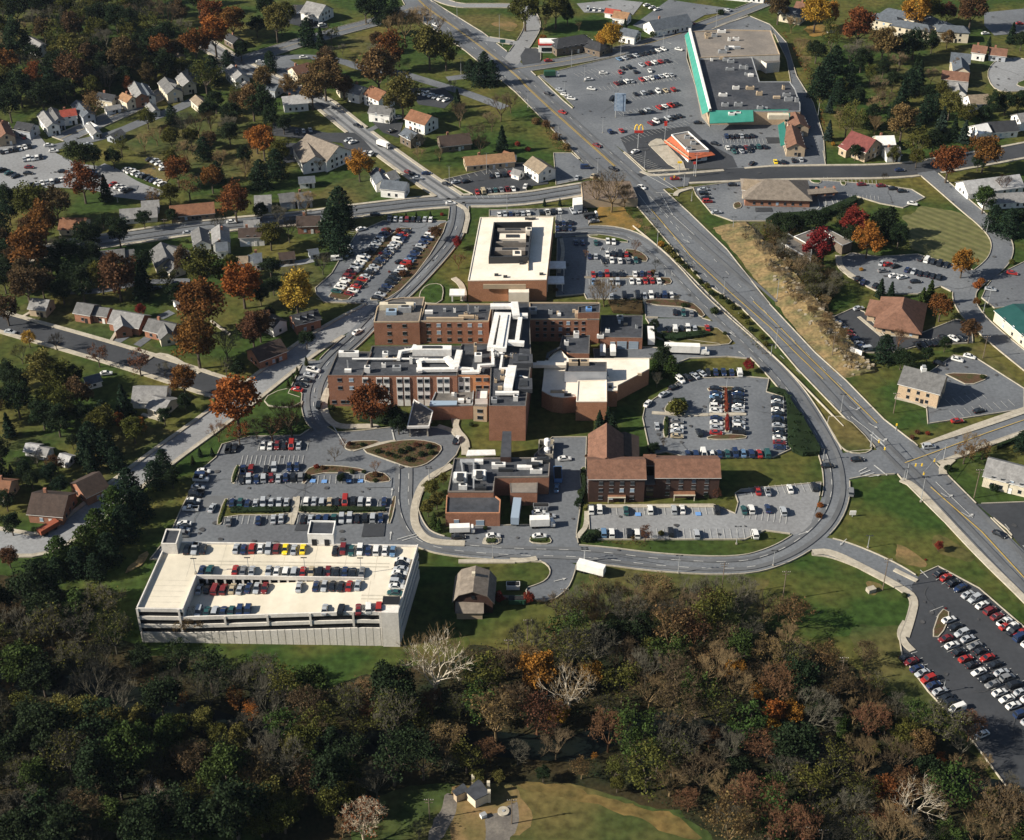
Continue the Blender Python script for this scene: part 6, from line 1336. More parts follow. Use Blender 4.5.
T_='''00|170,110,85,leafy,brown;280,95,95,leafy,brown;625,185,95,leafy,rust;825,50,105,leafy,rust;760,165,105,leafy,rust;835,125,120,leafy,orange;905,75,105,leafy,rust;485,215,130,leafy,brown;290,190,120,leafy,yolive;345,225,105,leafy,brown;140,285,75,leafy,rust;20,245,95,leafy,rust;275,275,120,leafy,redbrown;60,150,120,leafy,dgreen;532,160,62,leafy,dgreen;800,290,110,thin,olive;362,400,95,thin,tan;300,595,95,leafy,bush;360,605,80,leafy,dgreen;440,610,65,leafy,dgreen;690,660,95,leafy,rust;825,690,85,leafy,rust;735,720,90,thin,tan;915,780,120,leafy,rust;320,705,115,leafy,rust;410,735,60,con,pine;120,780,130,leafy,olive;215,790,120,leafy,brown;985,385,110,leafy,tan;1000,535,85,leafy,orange;940,190,60,leafy,dgreen;560,550,70,bare,tan;610,525,70,bare,tan;650,515,60,bare,tan;715,480,90,bare,grey;770,480,90,bare,tan;820,470,80,bare,tan;890,490,85,bare,grey;730,590,90,bare,tan;860,620,80,bare,tan;955,650,70,bare,tan;780,700,60,bare,grey;470,560,70,thin,olive;380,120,90,leafy,olive;450,60,90,leafy,dgreen;560,50,110,bare,grey;650,60,110,bare,brown;700,40,70,leafy,brown;215,60,100,bare,grey;120,210,80,leafy,dgreen;200,300,90,leafy,dgreen;70,330,110,leafy,dgreen;160,370,100,leafy,dgreen;30,400,100,leafy,dgreen;250,345,80,leafy,dgreen;420,300,100,bare,grey;330,310,80,leafy,brown;480,30,60,leafy,olive;-20,330,100,leafy,dgreen;900,440,80,leafy,dgreen;840,390,70,leafy,dgreen;300,20,70,bare,grey;60,30,90,leafy,dgreen;920,350,60,thin,olive;500,330,50,leafy,rust;20,760,80,leafy,dgreen;30,820,80,leafy,pine;1000,690,60,leafy,dgreen;600,760,60,thin,tan;660,750,70,leafy,olive
01|80,75,110,leafy,yolive;255,150,48,con,pine;530,190,110,leafy,rust;480,265,145,leafy,tan;585,90,120,bare,tan;680,170,125,leafy,yolive;745,195,100,leafy,olive;660,80,120,bare,tan;540,100,90,bare,tan;270,290,130,leafy,tan;220,340,110,leafy,tan;575,370,125,leafy,yolive;345,330,75,leafy,redbrown;790,385,42,con,pine;840,270,60,pin,pine;875,290,70,pin,pine;925,285,75,pin,pine;895,240,60,pin,pine;800,440,90,bare,brown;960,410,100,bare,brown;860,520,85,bare,brown;965,545,60,con,pine;405,640,90,leafy,gold;30,545,105,leafy,orange;80,640,90,pin,pine;20,680,90,pin,pine;195,785,95,bare,tan;330,805,120,pin,pine;630,550,80,bare,grey;130,330,65,leafy,tan;490,30,90,pin,pine;430,25,80,leafy,dgreen;545,30,60,pin,pine;30,400,110,leafy,dgreen;925,470,70,bare,brown;295,200,50,bare,grey;390,240,50,bare,grey;110,480,60,leafy,dgreen;60,460,70,leafy,dgreen;340,190,40,bare,grey;720,90,60,bare,tan;770,330,40,bare,grey;520,470,25,shr,olive;720,600,50,bare,tan;640,600,50,bare,tan;250,640,50,bare,grey;30,300,80,leafy,tan;20,820,60,leafy,dgreen;1000,390,80,bare,brown;880,560,70,bare,brown
02|400,135,85,leafy,gold;365,150,60,leafy,gold;130,150,28,leafy,orange;400,735,150,bare,tan;340,740,110,bare,tan;450,760,90,bare,tan;180,20,110,leafy,olive;60,30,110,leafy,olive;130,90,60,bare,tan;270,95,40,bare,tan;225,50,60,leafy,dgreen;450,100,30,con,pine;500,145,30,thin,olive;30,560,24,shr,red;70,580,24,shr,red;135,790,18,con,pine;195,790,18,con,pine;140,480,35,shr,tan;180,530,35,shr,tan;220,570,35,shr,tan;100,470,35,shr,tan;560,130,30,shr,bush;600,118,26,shr,bush;825,45,28,shr,dgreen
03|205,40,105,leafy,gold;265,50,70,leafy,gold;375,95,125,leafy,rust;600,25,120,leafy,gold;660,30,80,leafy,olive;815,35,105,leafy,redbrown;720,45,70,leafy,redbrown;470,160,110,leafy,tan;540,180,90,leafy,dgreen;250,280,100,pin,pine;215,320,90,pin,pine;280,230,80,pin,pine;590,160,90,leafy,dgreen;570,320,80,pin,pine;545,360,60,con,pine;610,290,60,con,pine;600,255,50,con,dgreen;450,330,75,bare,brown;355,440,90,thin,yolive;425,455,75,pin,dgreen;545,465,115,leafy,tan;640,420,75,pin,pine;700,465,55,con,blue;745,505,52,con,pine;785,515,52,con,blue;730,400,90,leafy,yolive;795,440,70,leafy,olive;725,625,115,leafy,rust;868,585,115,leafy,rust;755,250,45,thin,tan;258,410,36,con,blue;255,510,45,con,blue;145,175,65,bare,tan;110,90,60,bare,tan;160,240,50,bare,tan;605,550,100,thin,olive;665,545,80,leafy,dgreen;360,590,50,leafy,dgreen;860,445,60,leafy,dgreen;865,770,85,leafy,green;940,715,70,bare,red;970,130,45,con,pine;60,20,90,leafy,brown;900,400,70,leafy,dgreen;950,395,70,leafy,dgreen;1000,390,70,leafy,dgreen;380,190,80,bare,grey;340,210,80,bare,grey;300,460,60,bare,tan;270,560,18,shr,gold;150,50,50,bare,tan;490,200,60,bare,brown;415,210,70,bare,brown;720,145,55,leafy,tan;660,160,60,leafy,dgreen;640,130,50,bare,brown;470,690,34,bare,brown;840,630,50,leafy,dgreen;600,610,60,leafy,olive;510,600,50,leafy,olive;700,345,50,leafy,olive;640,360,60,leafy,dgreen;880,170,30,con,pine;1010,150,60,leafy,dgreen
10|165,40,120,leafy,rust;110,150,160,leafy,rust;60,170,90,leafy,brown;130,100,100,leafy,rust;100,285,130,leafy,brown;160,280,90,leafy,brown;455,245,150,leafy,redbrown;555,255,75,con,pine;545,300,70,con,pine;790,225,135,leafy,olive;945,280,140,leafy,orange;780,360,170,leafy,rust;765,500,165,leafy,rust;985,465,100,leafy,redbrown;880,520,120,bare,grey;110,498,55,leafy,yellow;215,510,65,bare,brown;165,620,140,leafy,yolive;230,650,120,leafy,olive;548,388,45,leafy,red;540,585,95,thin,redbrown;715,660,110,leafy,rust;920,745,190,leafy,orange;380,560,80,thin,redbrown;480,745,80,con,pine;60,730,120,leafy,dgreen;30,640,90,leafy,dgreen;20,380,100,leafy,brown;680,320,70,leafy,dgreen;460,812,45,leafy,rust;545,828,42,leafy,orange;290,640,70,leafy,dgreen;20,160,90,leafy,dgreen;250,230,70,leafy,dgreen;400,40,50,leafy,dgreen;330,100,60,leafy,dgreen;880,600,80,bare,grey;930,620,60,leafy,dgreen;730,120,18,shr,bush;80,560,70,bare,grey;640,800,60,leafy,dgreen;720,745,60,leafy,dgreen;240,310,80,leafy,dgreen;190,190,90,leafy,dgreen;120,60,90,leafy,redbrown;10,260,90,leafy,dgreen;670,20,50,leafy,dgreen;560,30,60,leafy,dgreen;320,790,70,leafy,dgreen;160,790,100,leafy,dgreen;640,620,60,bare,grey
11|300,60,120,pin,pine;330,120,100,pin,pine;345,20,80,pin,pine;160,320,140,leafy,yellow;705,85,50,leafy,redbrown;790,125,38,leafy,red;795,195,60,bare,red;450,750,145,leafy,rust;135,805,130,bare,red;130,70,95,bare,grey;15,440,105,leafy,redbrown;545,790,60,leafy,dgreen;560,830,70,leafy,dgreen;500,790,50,shr,bush;300,770,30,shr,bush;520,75,26,shr,redbrown;560,78,26,shr,red;490,170,20,shr,red;600,220,30,shr,redbrown;575,245,36,shr,redbrown;590,20,14,con,pine;630,18,14,con,pine;685,15,14,con,pine;730,15,16,shr,red;200,590,22,con,bush;165,630,22,con,bush;148,655,22,con,bush;130,680,24,con,bush;240,200,20,con,pine;270,190,26,shr,olive;60,400,50,leafy,dgreen;20,330,60,leafy,dgreen;640,770,18,shr,bush;200,500,60,leafy,dgreen;525,240,12,shr,red;70,290,60,leafy,dgreen
12|370,315,105,bare,brown;340,330,80,bare,brown;600,570,80,leafy,dgreen;575,590,60,pin,green;630,610,70,pin,green;935,605,42,leafy,red;575,660,60,bare,grey;565,445,40,leafy,dgreen;560,480,36,leafy,dgreen;655,765,78,shr,olive;385,800,40,con,pine;350,810,36,con,pine;590,130,30,shr,gold;620,150,36,shr,yolive;640,175,30,shr,yolive;490,140,50,bare,red;295,170,30,bare,red;570,210,40,bare,grey;180,310,18,shr,tan;650,350,40,bare,grey;800,390,36,shr,bush;680,370,26,shr,bush;840,480,20,shr,bush;560,240,24,shr,tan;470,10,30,thin,olive;500,50,40,bare,tan;530,80,40,bare,tan
13|215,135,105,leafy,red;355,40,100,leafy,red;410,110,105,leafy,orange;490,50,100,pin,dgreen;530,90,80,leafy,dgreen;465,40,90,leafy,dgreen;780,200,90,leafy,orange;695,370,90,leafy,rust;650,325,60,con,green;620,345,50,con,green;475,540,90,pin,pine;530,500,80,bare,red;808,465,78,leafy,redbrown;458,305,45,con,pine;498,315,42,con,pine;900,30,80,pin,pine;960,50,90,pin,pine;1000,30,70,leafy,pine;835,290,36,shr,orange;850,275,30,shr,orange;832,358,30,leafy,rust;200,40,90,leafy,dgreen;100,50,80,leafy,dgreen;150,40,60,leafy,dgreen;60,40,60,leafy,dgreen;530,700,14,shr,red;750,820,18,shr,red;540,575,70,leafy,dgreen;710,520,50,leafy,dgreen;640,560,50,leafy,dgreen;855,650,24,shr,bush;570,600,60,leafy,dgreen;380,230,18,shr,gold;240,20,60,leafy,dgreen;970,200,26,shr,olive
20|325,105,80,con,pine;350,150,70,con,pine;410,95,100,pin,pine;450,150,80,pin,pine;635,160,80,pin,pine;600,210,90,pin,pine;670,220,70,leafy,dgreen;550,25,42,leafy,orange;500,250,110,pin,pine;540,320,110,pin,pine;450,330,130,pin,green;480,400,120,pin,pine;380,420,130,pin,green;420,500,110,pin,pine;330,480,120,pin,green;300,550,100,pin,pine;230,520,120,pin,green;220,580,80,pin,pine;370,570,90,pin,pine;30,530,75,leafy,redbrown;30,20,60,con,pine;195,650,48,con,pine;165,690,36,con,pine;90,190,70,leafy,dgreen;190,200,70,leafy,pine;140,150,60,bare,grey;60,170,50,bare,grey;210,170,60,leafy,redbrown;780,125,24,con,pine;828,125,22,con,pine;752,155,22,con,bush;150,90,30,shr,dgreen;40,400,80,leafy,dgreen;470,15,34,leafy,rust;930,40,90,thin,rust;850,40,80,bare,red;1000,30,80,bare,brown;740,790,120,semi,tan;120,230,60,leafy,dgreen;280,80,50,leafy,dgreen;40,190,24,con,pine;20,310,70,leafy,dgreen;230,250,60,leafy,pine;180,420,30,bare,grey
21|60,25,110,bare,red;140,10,100,bare,brown;310,130,60,bare,brown;470,180,48,bare,red;690,260,60,leafy,yolive;710,310,60,leafy,yolive;675,340,60,leafy,yolive;735,225,40,leafy,yolive;700,390,40,con,green;720,410,36,con,green;955,692,42,leafy,red;240,180,24,shr,red;265,185,24,shr,redbrown;650,130,30,shr,dgreen;600,150,30,shr,dgreen;570,120,30,shr,dgreen;520,130,26,shr,dgreen;680,100,30,shr,dgreen;630,95,26,shr,redbrown;550,140,24,shr,bush;480,120,26,shr,bush;600,110,28,shr,dgreen;690,125,28,shr,bush;420,95,22,shr,dgreen;370,90,22,shr,redbrown;845,15,22,shr,bush;335,225,34,leafy,dgreen;380,200,24,shr,bush;425,200,20,shr,bush;210,220,24,shr,bush;470,235,22,shr,bush;470,210,30,shr,redbrown;900,420,20,shr,bush;345,90,40,bare,red
22|75,690,42,leafy,red;808,285,40,thin,redbrown;765,290,30,shr,dgreen;530,440,60,thin,redbrown;480,455,26,shr,tan;590,440,26,shr,yolive;310,455,44,shr,dgreen;345,445,36,shr,dgreen;290,460,36,shr,dgreen;270,325,40,leafy,dgreen;285,210,24,shr,bush;275,280,28,shr,bush;560,110,50,leafy,dgreen;600,85,40,bare,brown;350,10,50,con,pine;400,10,50,con,pine;300,140,18,shr,redbrown
23|685,490,36,leafy,red;632,545,10,shr,red;815,95,95,bare,tan;790,120,80,thin,tan;860,110,70,thin,tan;720,185,34,shr,dgreen;640,50,20,shr,red;600,45,22,shr,redbrown;580,65,22,shr,redbrown;220,330,26,shr,orange;215,370,30,shr,rust;1010,80,70,pin,pine;710,735,10,shr,red;900,260,40,shr,dgreen;550,682,26,shr,bush
30|250,330,110,leafy,yolive;330,340,120,leafy,yolive;290,400,90,leafy,olive;430,370,110,leafy,yolive;540,370,100,leafy,yolive;480,410,90,leafy,olive;700,390,80,leafy,olive;790,370,100,leafy,yolive;850,430,90,leafy,olive;930,430,90,leafy,yolive;740,500,90,leafy,olive;590,650,130,syc,white;1000,710,110,leafy,yolive;590,240,60,semi,red;710,290,60,thin,rust;920,280,90,thin,rust;980,330,80,thin,orange;170,340,90,semi,tan;30,240,70,bare,tan
31|700,150,300,syc,white;190,450,120,leafy,olive;140,480,90,leafy,yolive;60,660,130,leafy,yolive;110,740,130,leafy,olive;20,760,120,leafy,olive;160,680,90,leafy,yolive;300,680,130,leafy,olive;390,650,80,leafy,olive;420,770,180,semi,white;340,790,90,bare,tan;430,260,140,semi,tan;460,340,110,semi,red;920,490,100,semi,red;870,590,60,leafy,yolive;950,590,50,leafy,yolive;740,540,100,bare,grey;800,430,40,thin,rust;540,540,60,bare,grey;470,560,60,bare,grey;640,800,80,bare,grey;490,720,60,leafy,dgreen;760,430,60,bare,red;1000,260,50,bare,brown;690,300,100,semi,red
32|110,175,150,leafy,orange;85,240,90,leafy,rust;235,235,220,syc,white;312,185,100,leafy,gold;188,345,85,leafy,gold;30,500,100,bare,grey;590,420,150,bare,grey;410,560,90,thin,olive;420,620,60,leafy,olive;880,170,90,thin,gold;960,260,70,thin,gold;830,170,60,thin,orange;780,440,90,semi,red;720,540,100,semi,red;280,560,90,semi,tan;130,580,60,leafy,dgreen;860,480,150,bare,grey;330,510,30,thin,gold;1000,380,50,leafy,orange;620,490,80,bare,grey;850,740,130,bare,grey;700,680,110,semi,red;440,30,90,leafy,dgreen;170,30,80,thin,tan
33|40,340,95,leafy,orange;115,340,85,leafy,orange;30,400,80,leafy,gold;590,680,210,syc,white;560,620,130,leafy,redbrown;480,640,100,leafy,rust;640,640,90,leafy,redbrown;450,770,130,semi,red;520,740,90,leafy,rust;400,110,100,semi,brown;420,290,120,bare,tan;560,420,110,leafy,olive;620,460,110,leafy,tan;540,480,90,leafy,olive;710,560,55,leafy,yolive;690,520,50,thin,orange;310,400,80,leafy,green;290,470,60,leafy,green;430,490,60,leafy,yolive;170,440,90,semi,red;90,40,110,bare,tan;140,90,90,bare,tan;60,200,90,semi,brown;760,540,90,bare,tan;820,620,100,bare,tan;860,540,80,bare,tan;880,700,110,leafy,olive;960,620,90,bare,grey;600,330,70,leafy,dgreen;480,380,80,leafy,dgreen'''
for l in T_.split('\n'):
    f,r_=l.split('|')
    for e_ in r_.split(';'):
        a=e_.split(','); tree(f,float(a[0]),float(a[1]),float(a[2]),a[3],a[4])
# fill: trees one can tell apart in the woods
for a_,b_,w_ in (('31',700,200),('32',235,300),('33',590,740),('32',235,360),('32',120,290),('31',700,280)):
    p=G(*fr(a_,(b_,w_))[0]); OCC.append((p.x,p.y-3,6))
ABB=[((min(p[0] for p in A[0])-1,max(p[0] for p in A[0])+1,min(p[1] for p in A[0])-1,max(p[1] for p in A[0])+1),A[0]) for A in AREAS]
for o in bpy.data.objects:
    if o.parent is None and o.get('category') in ('house','garage','shed','building','apartment block','shop','barn','office','bank'): OCC.append((o.location.x,o.location.y,13 if o.get('category')=='office' else 7.5))
def fill(poly,sp,pal,wr,seed,lim=999):
    P=ccw(xy(GF('',poly))); r=random.Random(seed); xs=[p[0] for p in P]; ys=[p[1] for p in P]; n=0
    for _ in range(9000):
        x,y=r.uniform(min(xs),max(xs)),r.uniform(min(ys),max(ys))
        if not inpoly(x,y,P): continue
        if any((x-a)**2+(y-b_)**2<(sp*.5+c*.72)**2 for a,b_,c in OCC): continue
        if any((x-a)**2+(y-b_)**2<16 for a,b_ in CREEK[::2]): continue
        if any(bb[0]<x<bb[1] and bb[2]<y<bb[3] and inpoly(x,y,Q) for bb,Q in ABB): continue
        w=r.uniform(*wr); k,c=r.choice(WPL if (pal is WP and proj((x,y,5))[0]<430) else pal); OCC.append((x,y,sp*.5)); tree_at(x,y,k,c,w,r.uniform(.85,1.15)); n+=1
        if n>=lim: break
WP=[('bare','brown'),('bare','grey'),('bare','grey'),('semi','brown'),('semi','grey'),('thin','olive'),('semi','grey'),('thin','green'),('semi','tan'),('leafy','dgreen'),('bare','tan'),('bare','brown'),('semi','red')]
WPL=[('thin','green'),('thin','olive'),('semi','grey'),('leafy','dgreen'),('leafy','green'),('bare','grey'),('semi','brown'),('leafy','dgreen'),('thin','dgreen'),('semi','grey'),('bare','grey')]
fill('780 252 800 258 812 275 836 285 836 295 822 312 805 298 785 270 770 262',4.5,[('bare','grey'),('bare','tan'),('semi','grey'),('bare','brown')],(5,7.5),31,45)
fill('738 238 780 238 800 254 770 262 752 252',4.5,[('bare','grey'),('bare','tan'),('semi','grey')],(4,6.5),33,16)
fill('770 262 790 268 815 300 838 332 856 362 850 372 832 352 805 318 780 288 762 270',3.6,[('bare','tan'),('bare','grey'),('semi','tan'),('bare','brown')],(3.5,5.5),35,34)
fill('660 255 680 262 700 285 730 312 770 350 768 345 740 315 700 275',5,[('shr','olive'),('shr','dgreen')],(2,3),32,14)
fill('-40 600 40 605 100 625 140 660 250 690 300 735 400 735 560 745 640 715 780 735 900 755 1000 800 1040 860 720 860 700 815 600 780 560 768 520 782 430 778 360 805 250 850 -60 860',6.9,WP,(6.5,14),1)
fill('140 665 260 688 330 705 400 705 500 680 540 650 570 632 600 628 700 622 770 640 840 670 880 700 905 725 960 750 1020 805 900 760 780 735 640 712 560 740 400 735 260 730 150 695',6.9,WP,(6.5,13.5),2)
fill('960 735 1060 820 1100 900 1000 850',8,WP,(8,11),4)
TP=[('leafy','dgreen'),('leafy','dgreen'),('bare','grey'),('leafy','brown'),('leafy','olive'),('pin','pine'),('thin','olive')]
fill('0 385 60 400 120 425 150 440 110 470 60 470 0 500 -20 470',9,TP,(7,10),11,22)
fill('0 225 50 225 130 250 200 270 160 300 90 305 0 300',10,TP,(8,11),12,20)
fill('0 95 60 100 110 70 180 60 240 75 180 100 120 98 60 105 0 115',8,TP,(8,12),13,30)
fill('250 15 400 30 390 100 330 90 260 90',11,TP,(8,11),14,14)
fill('190 100 260 120 300 190 240 200 160 170 120 130',11,TP,(7,10),15,14)
fill('260 215 320 240 330 290 250 300 200 240',12,TP,(7,10),16,8)
fill('800 30 870 60 940 80 940 140 830 140 815 90',10,[('bare','tan'),('bare','brown'),('leafy','dgreen'),('pin','pine'),('thin','olive')],(7,11),17,26)
fill('0 0 160 0 230 10 180 30 100 25 0 25',15,[('leafy','dgreen'),('bare','grey'),('leafy','olive')],(10,14),18,14)
fill('840 225 880 245 870 262 850 262',9,[('leafy','dgreen')],(7,9),19,5)
fill('545 622 600 606 640 600 700 602 780 612 800 632 760 628 700 618 600 628',5.5,[('bare','tan'),('bare','brown'),('semi','tan'),('bare','grey')],(7,11),41,26)
fill('0 25 50 8 180 15 190 45 150 60 120 95 40 108 0 100',13,[('leafy','dgreen'),('leafy','olive'),('bare','grey'),('thin','olive'),('bare','brown')],(11,15),3,40)
def mass(name,f,s,col,h,dens,size=.28,cat='hedge',label=None,kind=None,mixc=None,r=random.Random(9),core=None):
    """hedges and thickets: leaves through a traced strip"""
    P=ccw(xy(GF(f,s))); A=abs(area2(P))/2; xs=[p[0] for p in P]; ys=[p[1] for p in P]; b=MB(); cols=[LM[c] for c in ([col]+(mixc or []))]; [b.mi(c) for c in cols]; n=int(A*dens); k=0
    cx,cy=sum(xs)/len(xs),sum(ys)/len(ys)
    if cat=='hedge':
        try: b.prism([(x-cx,y-cy) for x,y in inset(P,.35)],0,h*.62+.2,LM[col])
        except Exception: pass
    while k<n:
        x,y=r.uniform(min(xs),max(xs)),r.uniform(min(ys),max(ys))
        if not inpoly(x,y,P): continue
        k+=1
        if kind and any((x-a_)**2+(y-c_)**2<60 for a_,c_ in CREEK[::2]): continue
        hh=h*(.6+.4*math.sin(x*.9+y*.4)*math.sin(y*.8-x*.3))*r.random()**.5
        leafq(b,Vector((x-cx,y-cy,.2+hh)),size*r.uniform(.7,1.4),r,None,int((math.sin(x*.35)*math.cos(y*.3)+1)*.5*len(cols)*.999))
    if kind: o=link(name,b.mesh(name),None,(cx,cy,0)); o['kind']=kind; o['label']=label; o['category']=cat; return o
    t=thing(name,cat,(cx,cy,0),label,None,data=b.mesh(name)); return t
mass('hedge','L1','245 322 498 322 492 345 245 348','dgreen',1.6,9,label='left long clipped hedge in the lot above the parking deck')
mass('hedge','L1','532 320 885 322 885 342 532 344','dgreen',1.6,9,label='right long clipped hedge in the lot above the parking deck')
mass('hedge','L1','252 222 275 152 285 152 264 222','bush',1.2,9,label='short slanting hedge at the left end of the lot'); mass('hedge','L1','196 386 232 290 238 292 210 388','bush',1.2,9,label='slanting hedge at the left tip of the hedge island')
mass('hedge','C1','322 196 334 196 338 282 322 282','red',2.6,12,label='upper bright red hedge between car columns'); mass('hedge','C1','324 296 340 296 340 352 324 352','red',2.6,12,label='lower bright red hedge between car columns')
mass('hedge','C1','94 300 110 300 108 372 92 372','dgreen',1.4,9,label='short hedge beside the four-car column'); mass('hedge','C1','112 262 128 236 172 232 180 268 150 276','dgreen',2.6,8,label='broad round hedge near the footpath crossing')
mass('ivy_bank','C1','480 200 520 193 556 205 590 262 625 310 660 370 690 425 688 445 620 448 580 430 562 405 556 240 545 215','dgreen',2.8,7,cat='hedge',label='dark ivy-covered bank between car column and curving road',mixc=['pine'])
mass('hedge','12','590 495 760 480 800 495 650 518 600 515','dgreen',2.2,8,label='long dark hedge above the white articulated lorry'); mass('hedge','12','380 360 520 362 520 412 400 405','brown',2,5,label='low brown hedge below the bare tree',mixc=['dgreen'])
mass('hedge','S3','235 430 300 390 600 370 860 260 870 300 760 360 600 420 400 480 300 500','dgreen',3.2,5,label='tall dark hedge between the bank and the modern office',mixc=['pine'])
mass('thicket','13','0 60 60 40 120 100 190 200 290 290 290 330 230 400 150 330 60 220 0 180','brown',3.6,6.5,.3,cat='thicket',label='brown leafless thicket on top of the rocky bank',mixc=['olive','tan'])
mass('thicket','12','520 0 540 0 640 150 700 200 830 380 1016 560 1010 590 840 420 700 270 610 180','brown',1.4,1.1,.24,cat='thicket',label='narrow weedy strip between ring road and highway',mixc=['olive','dgreen'])
mass('thicket','S1','600 150 640 160 700 300 760 420 830 560 850 700 870 760 860 600 800 400 720 260','tan',2.6,3.4,.28,cat='thicket',label='tan scrub strip behind the shopping center alley',mixc=['rust','olive'])
mass('thicket','02','90 460 150 480 250 590 240 605 180 590','tan',1.8,3,.24,cat='thicket',label='tan scrub line beside the highway lawn')
mass('hedge','H4','895 285 930 282 930 390 905 392','dgreen',1.4,9,label='small hedge at the left corner of the brown office'); mass('hedge','H4','905 360 935 350 925 440 900 480 880 470','dgreen',2,8,label='rounded hedge beside the service road')
mass('hedge','H4','372 672 430 672 430 698 372 698','bush',1.3,10,label='round hedge on the parking island by the white car'); mass('hedge','H4','615 662 712 664 712 690 615 690','bush',1.0,10,label='flat hedge at the front of the service yard')
mass('hedge','H5','150 680 220 680 215 735 150 735','dgreen',1.6,7,label='dark hedge at the lower left of the small lot'); mass('hedge','H1','210 740 170 640 380 650 500 700 460 760 330 755','dgreen',1.4,2.5,label='dark planting in front of the long brick facade')
mass('hedge','23','905 105 1016 60 1016 75 905 122','dgreen',2,8,label='dark hedge along the right street'); mass('thicket','H5','225 735 480 735 520 790 450 770 230 750','redbrown',.8,3,.2,cat='ground cover',label='reddish ground cover at the slope by the ring road')
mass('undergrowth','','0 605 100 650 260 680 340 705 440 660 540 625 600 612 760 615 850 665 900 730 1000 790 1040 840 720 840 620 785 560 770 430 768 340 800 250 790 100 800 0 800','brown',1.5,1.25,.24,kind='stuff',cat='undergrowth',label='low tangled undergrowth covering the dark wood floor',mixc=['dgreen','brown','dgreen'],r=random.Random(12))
mass('planting_bed','21','440 125 560 97 640 92 712 106 712 122 640 170 600 175 520 150','dgreen',1.3,3.2,.2,cat='planting bed',label='green and rust shrub planting filling the drop-off island',mixc=['redbrown','bush','rust'])
mass('planting_bed','L1','585 158 600 155 690 155 780 166 770 174 590 174','redbrown',1.0,3,.2,cat='planting bed',label='reddish planting strip above the accessible bays',mixc=['bush','dgreen'])
mass('planting_bed','L1','806 184 868 180 896 204 890 214 800 213','rust',.9,3.5,.2,cat='planting bed',label='rust planting on the right tip of the lot above the deck',mixc=['redbrown'])
mass('thicket','13','10 62 130 90 200 190 290 280 292 330 235 400 190 380 110 260 40 180 -20 110','brown',4.2,3.2,.3,cat='thicket',label='taller brown brush behind the crest of the rocky bank',mixc=['tan','olive'],r=random.Random(44))
# ------------------------------------------------------------------ poles and signs
def pole(f,x,y0,y1,kind='light'):
    px,py=fr(f,(x,y1))[0]; p=G(px,py); q=fr(f,(x,y0))[0]; h=(py-q[1])
    sc=FPX/((p-Vector((0,0,CH))).dot(FWD)); dep=math.atan2(CH,math.hypot(p.x,p.y)); H=max(5,min(14,h/(sc*math.cos(dep))))
    t=thing('lamp_post' if kind=='light' else 'utility_pole','lamp post' if kind=='light' else 'utility pole',(p.x,p.y,0),None,'tall dark lamp post' if kind=='light' else 'wooden utility pole',rz=0)
    b=MB()
    if kind=='light':
        b.tube((0,0,0),(0,0,H),.13,.08,greym,6); b.box((0,0,0),(.5,.5,.5),conc); link('post',b.mesh('post'),t); b=MB(); b.box((0,0,H-.05),(1.5,.12,.1),darkm)
        for s_ in (-1,1): b.box((s_*.8,0,H-.1),(.6,.35,.2),darkm)
        link('lamp_head',b.mesh('lamp_head'),t)
    else:
        b.tube((0,0,0),(0,0,H),.17,.11,wood,6); link('post',b.mesh('post'),t)
        b=MB(); b.box((0,0,H-.6),(2.4,.14,.16),wood); b.box((0,0,H-1.6),(2.0,.12,.14),wood)
        for s_ in (-1.1,-.5,.5,1.1): b.box((s_,0,H-.44),(.1,.1,.22),whitem)
        link('crossarm',b.mesh('crossarm'),t)
    return Vector((p.x,p.y,H-.3))
for f,x,a,c in (('12',575,70,145),('12',835,265,330),('12',585,280,345),('02',240,195,265),('02',432,165,225),('02',290,260,320),('02',212,320,380),('02',362,460,520),('02',412,335,460),('02',612,425,490),('02',70,360,420),('02',525,590,660),('02',725,610,690),('02',575,190,240),('02',188,490,550),('02',805,40,110),('02',598,120,195),('02',342,620,680),
 ('01',660,40,110),('01',905,600,680),('01',760,650,720),('01',805,230,290),('01',315,600,660),('01',955,60,150),('01',790,10,70),('01',985,760,830),('G1',388,250,325),('G2',548,262,300),('G2',410,50,130),('H4',50,268,330),('H4',407,690,775),('H4',920,725,800),('H5',135,780,840),('22',657,530,600),('22',292,505,560),('21',682,190,240),
 ('23',35,510,570),('23',405,480,500),('10',362,115,150),('13',50,270,350),('13',45,460,540),('13',300,720,790),('13',868,40,90),('13',875,300,370),('R1',700,85,170),('S3',20,390,470),('S2',420,640,690),('S2',100,400,470),('33',698,235,265),('C1',368,712,780),('C1',330,160,190),('C1',500,20,60),('S2',448,370,500),('S2',245,75,150),('03',210,400,460),('23',545,190,240),('23',612,220,320),('23',230,150,160),('00',460,745,790)): 
    if f[0]=='G': continue
    pole(f,x,a,c)
UP_=[pole(*a,'util') for a in (('33',295,125,235),('33',140,790,900),('33',215,800,900),('23',463,540,665),('23',72,590,705),('R1',228,590,700),('13',265,475,575),('13',855,490,580),('23',820,190,305),('22',210,660,770),('22',825,560,690),('22',68,780,860),('B1',190,445,575),('B1',715,450,600),('31',990,60,190),('10',645,35,75),('01',160,20,60))]
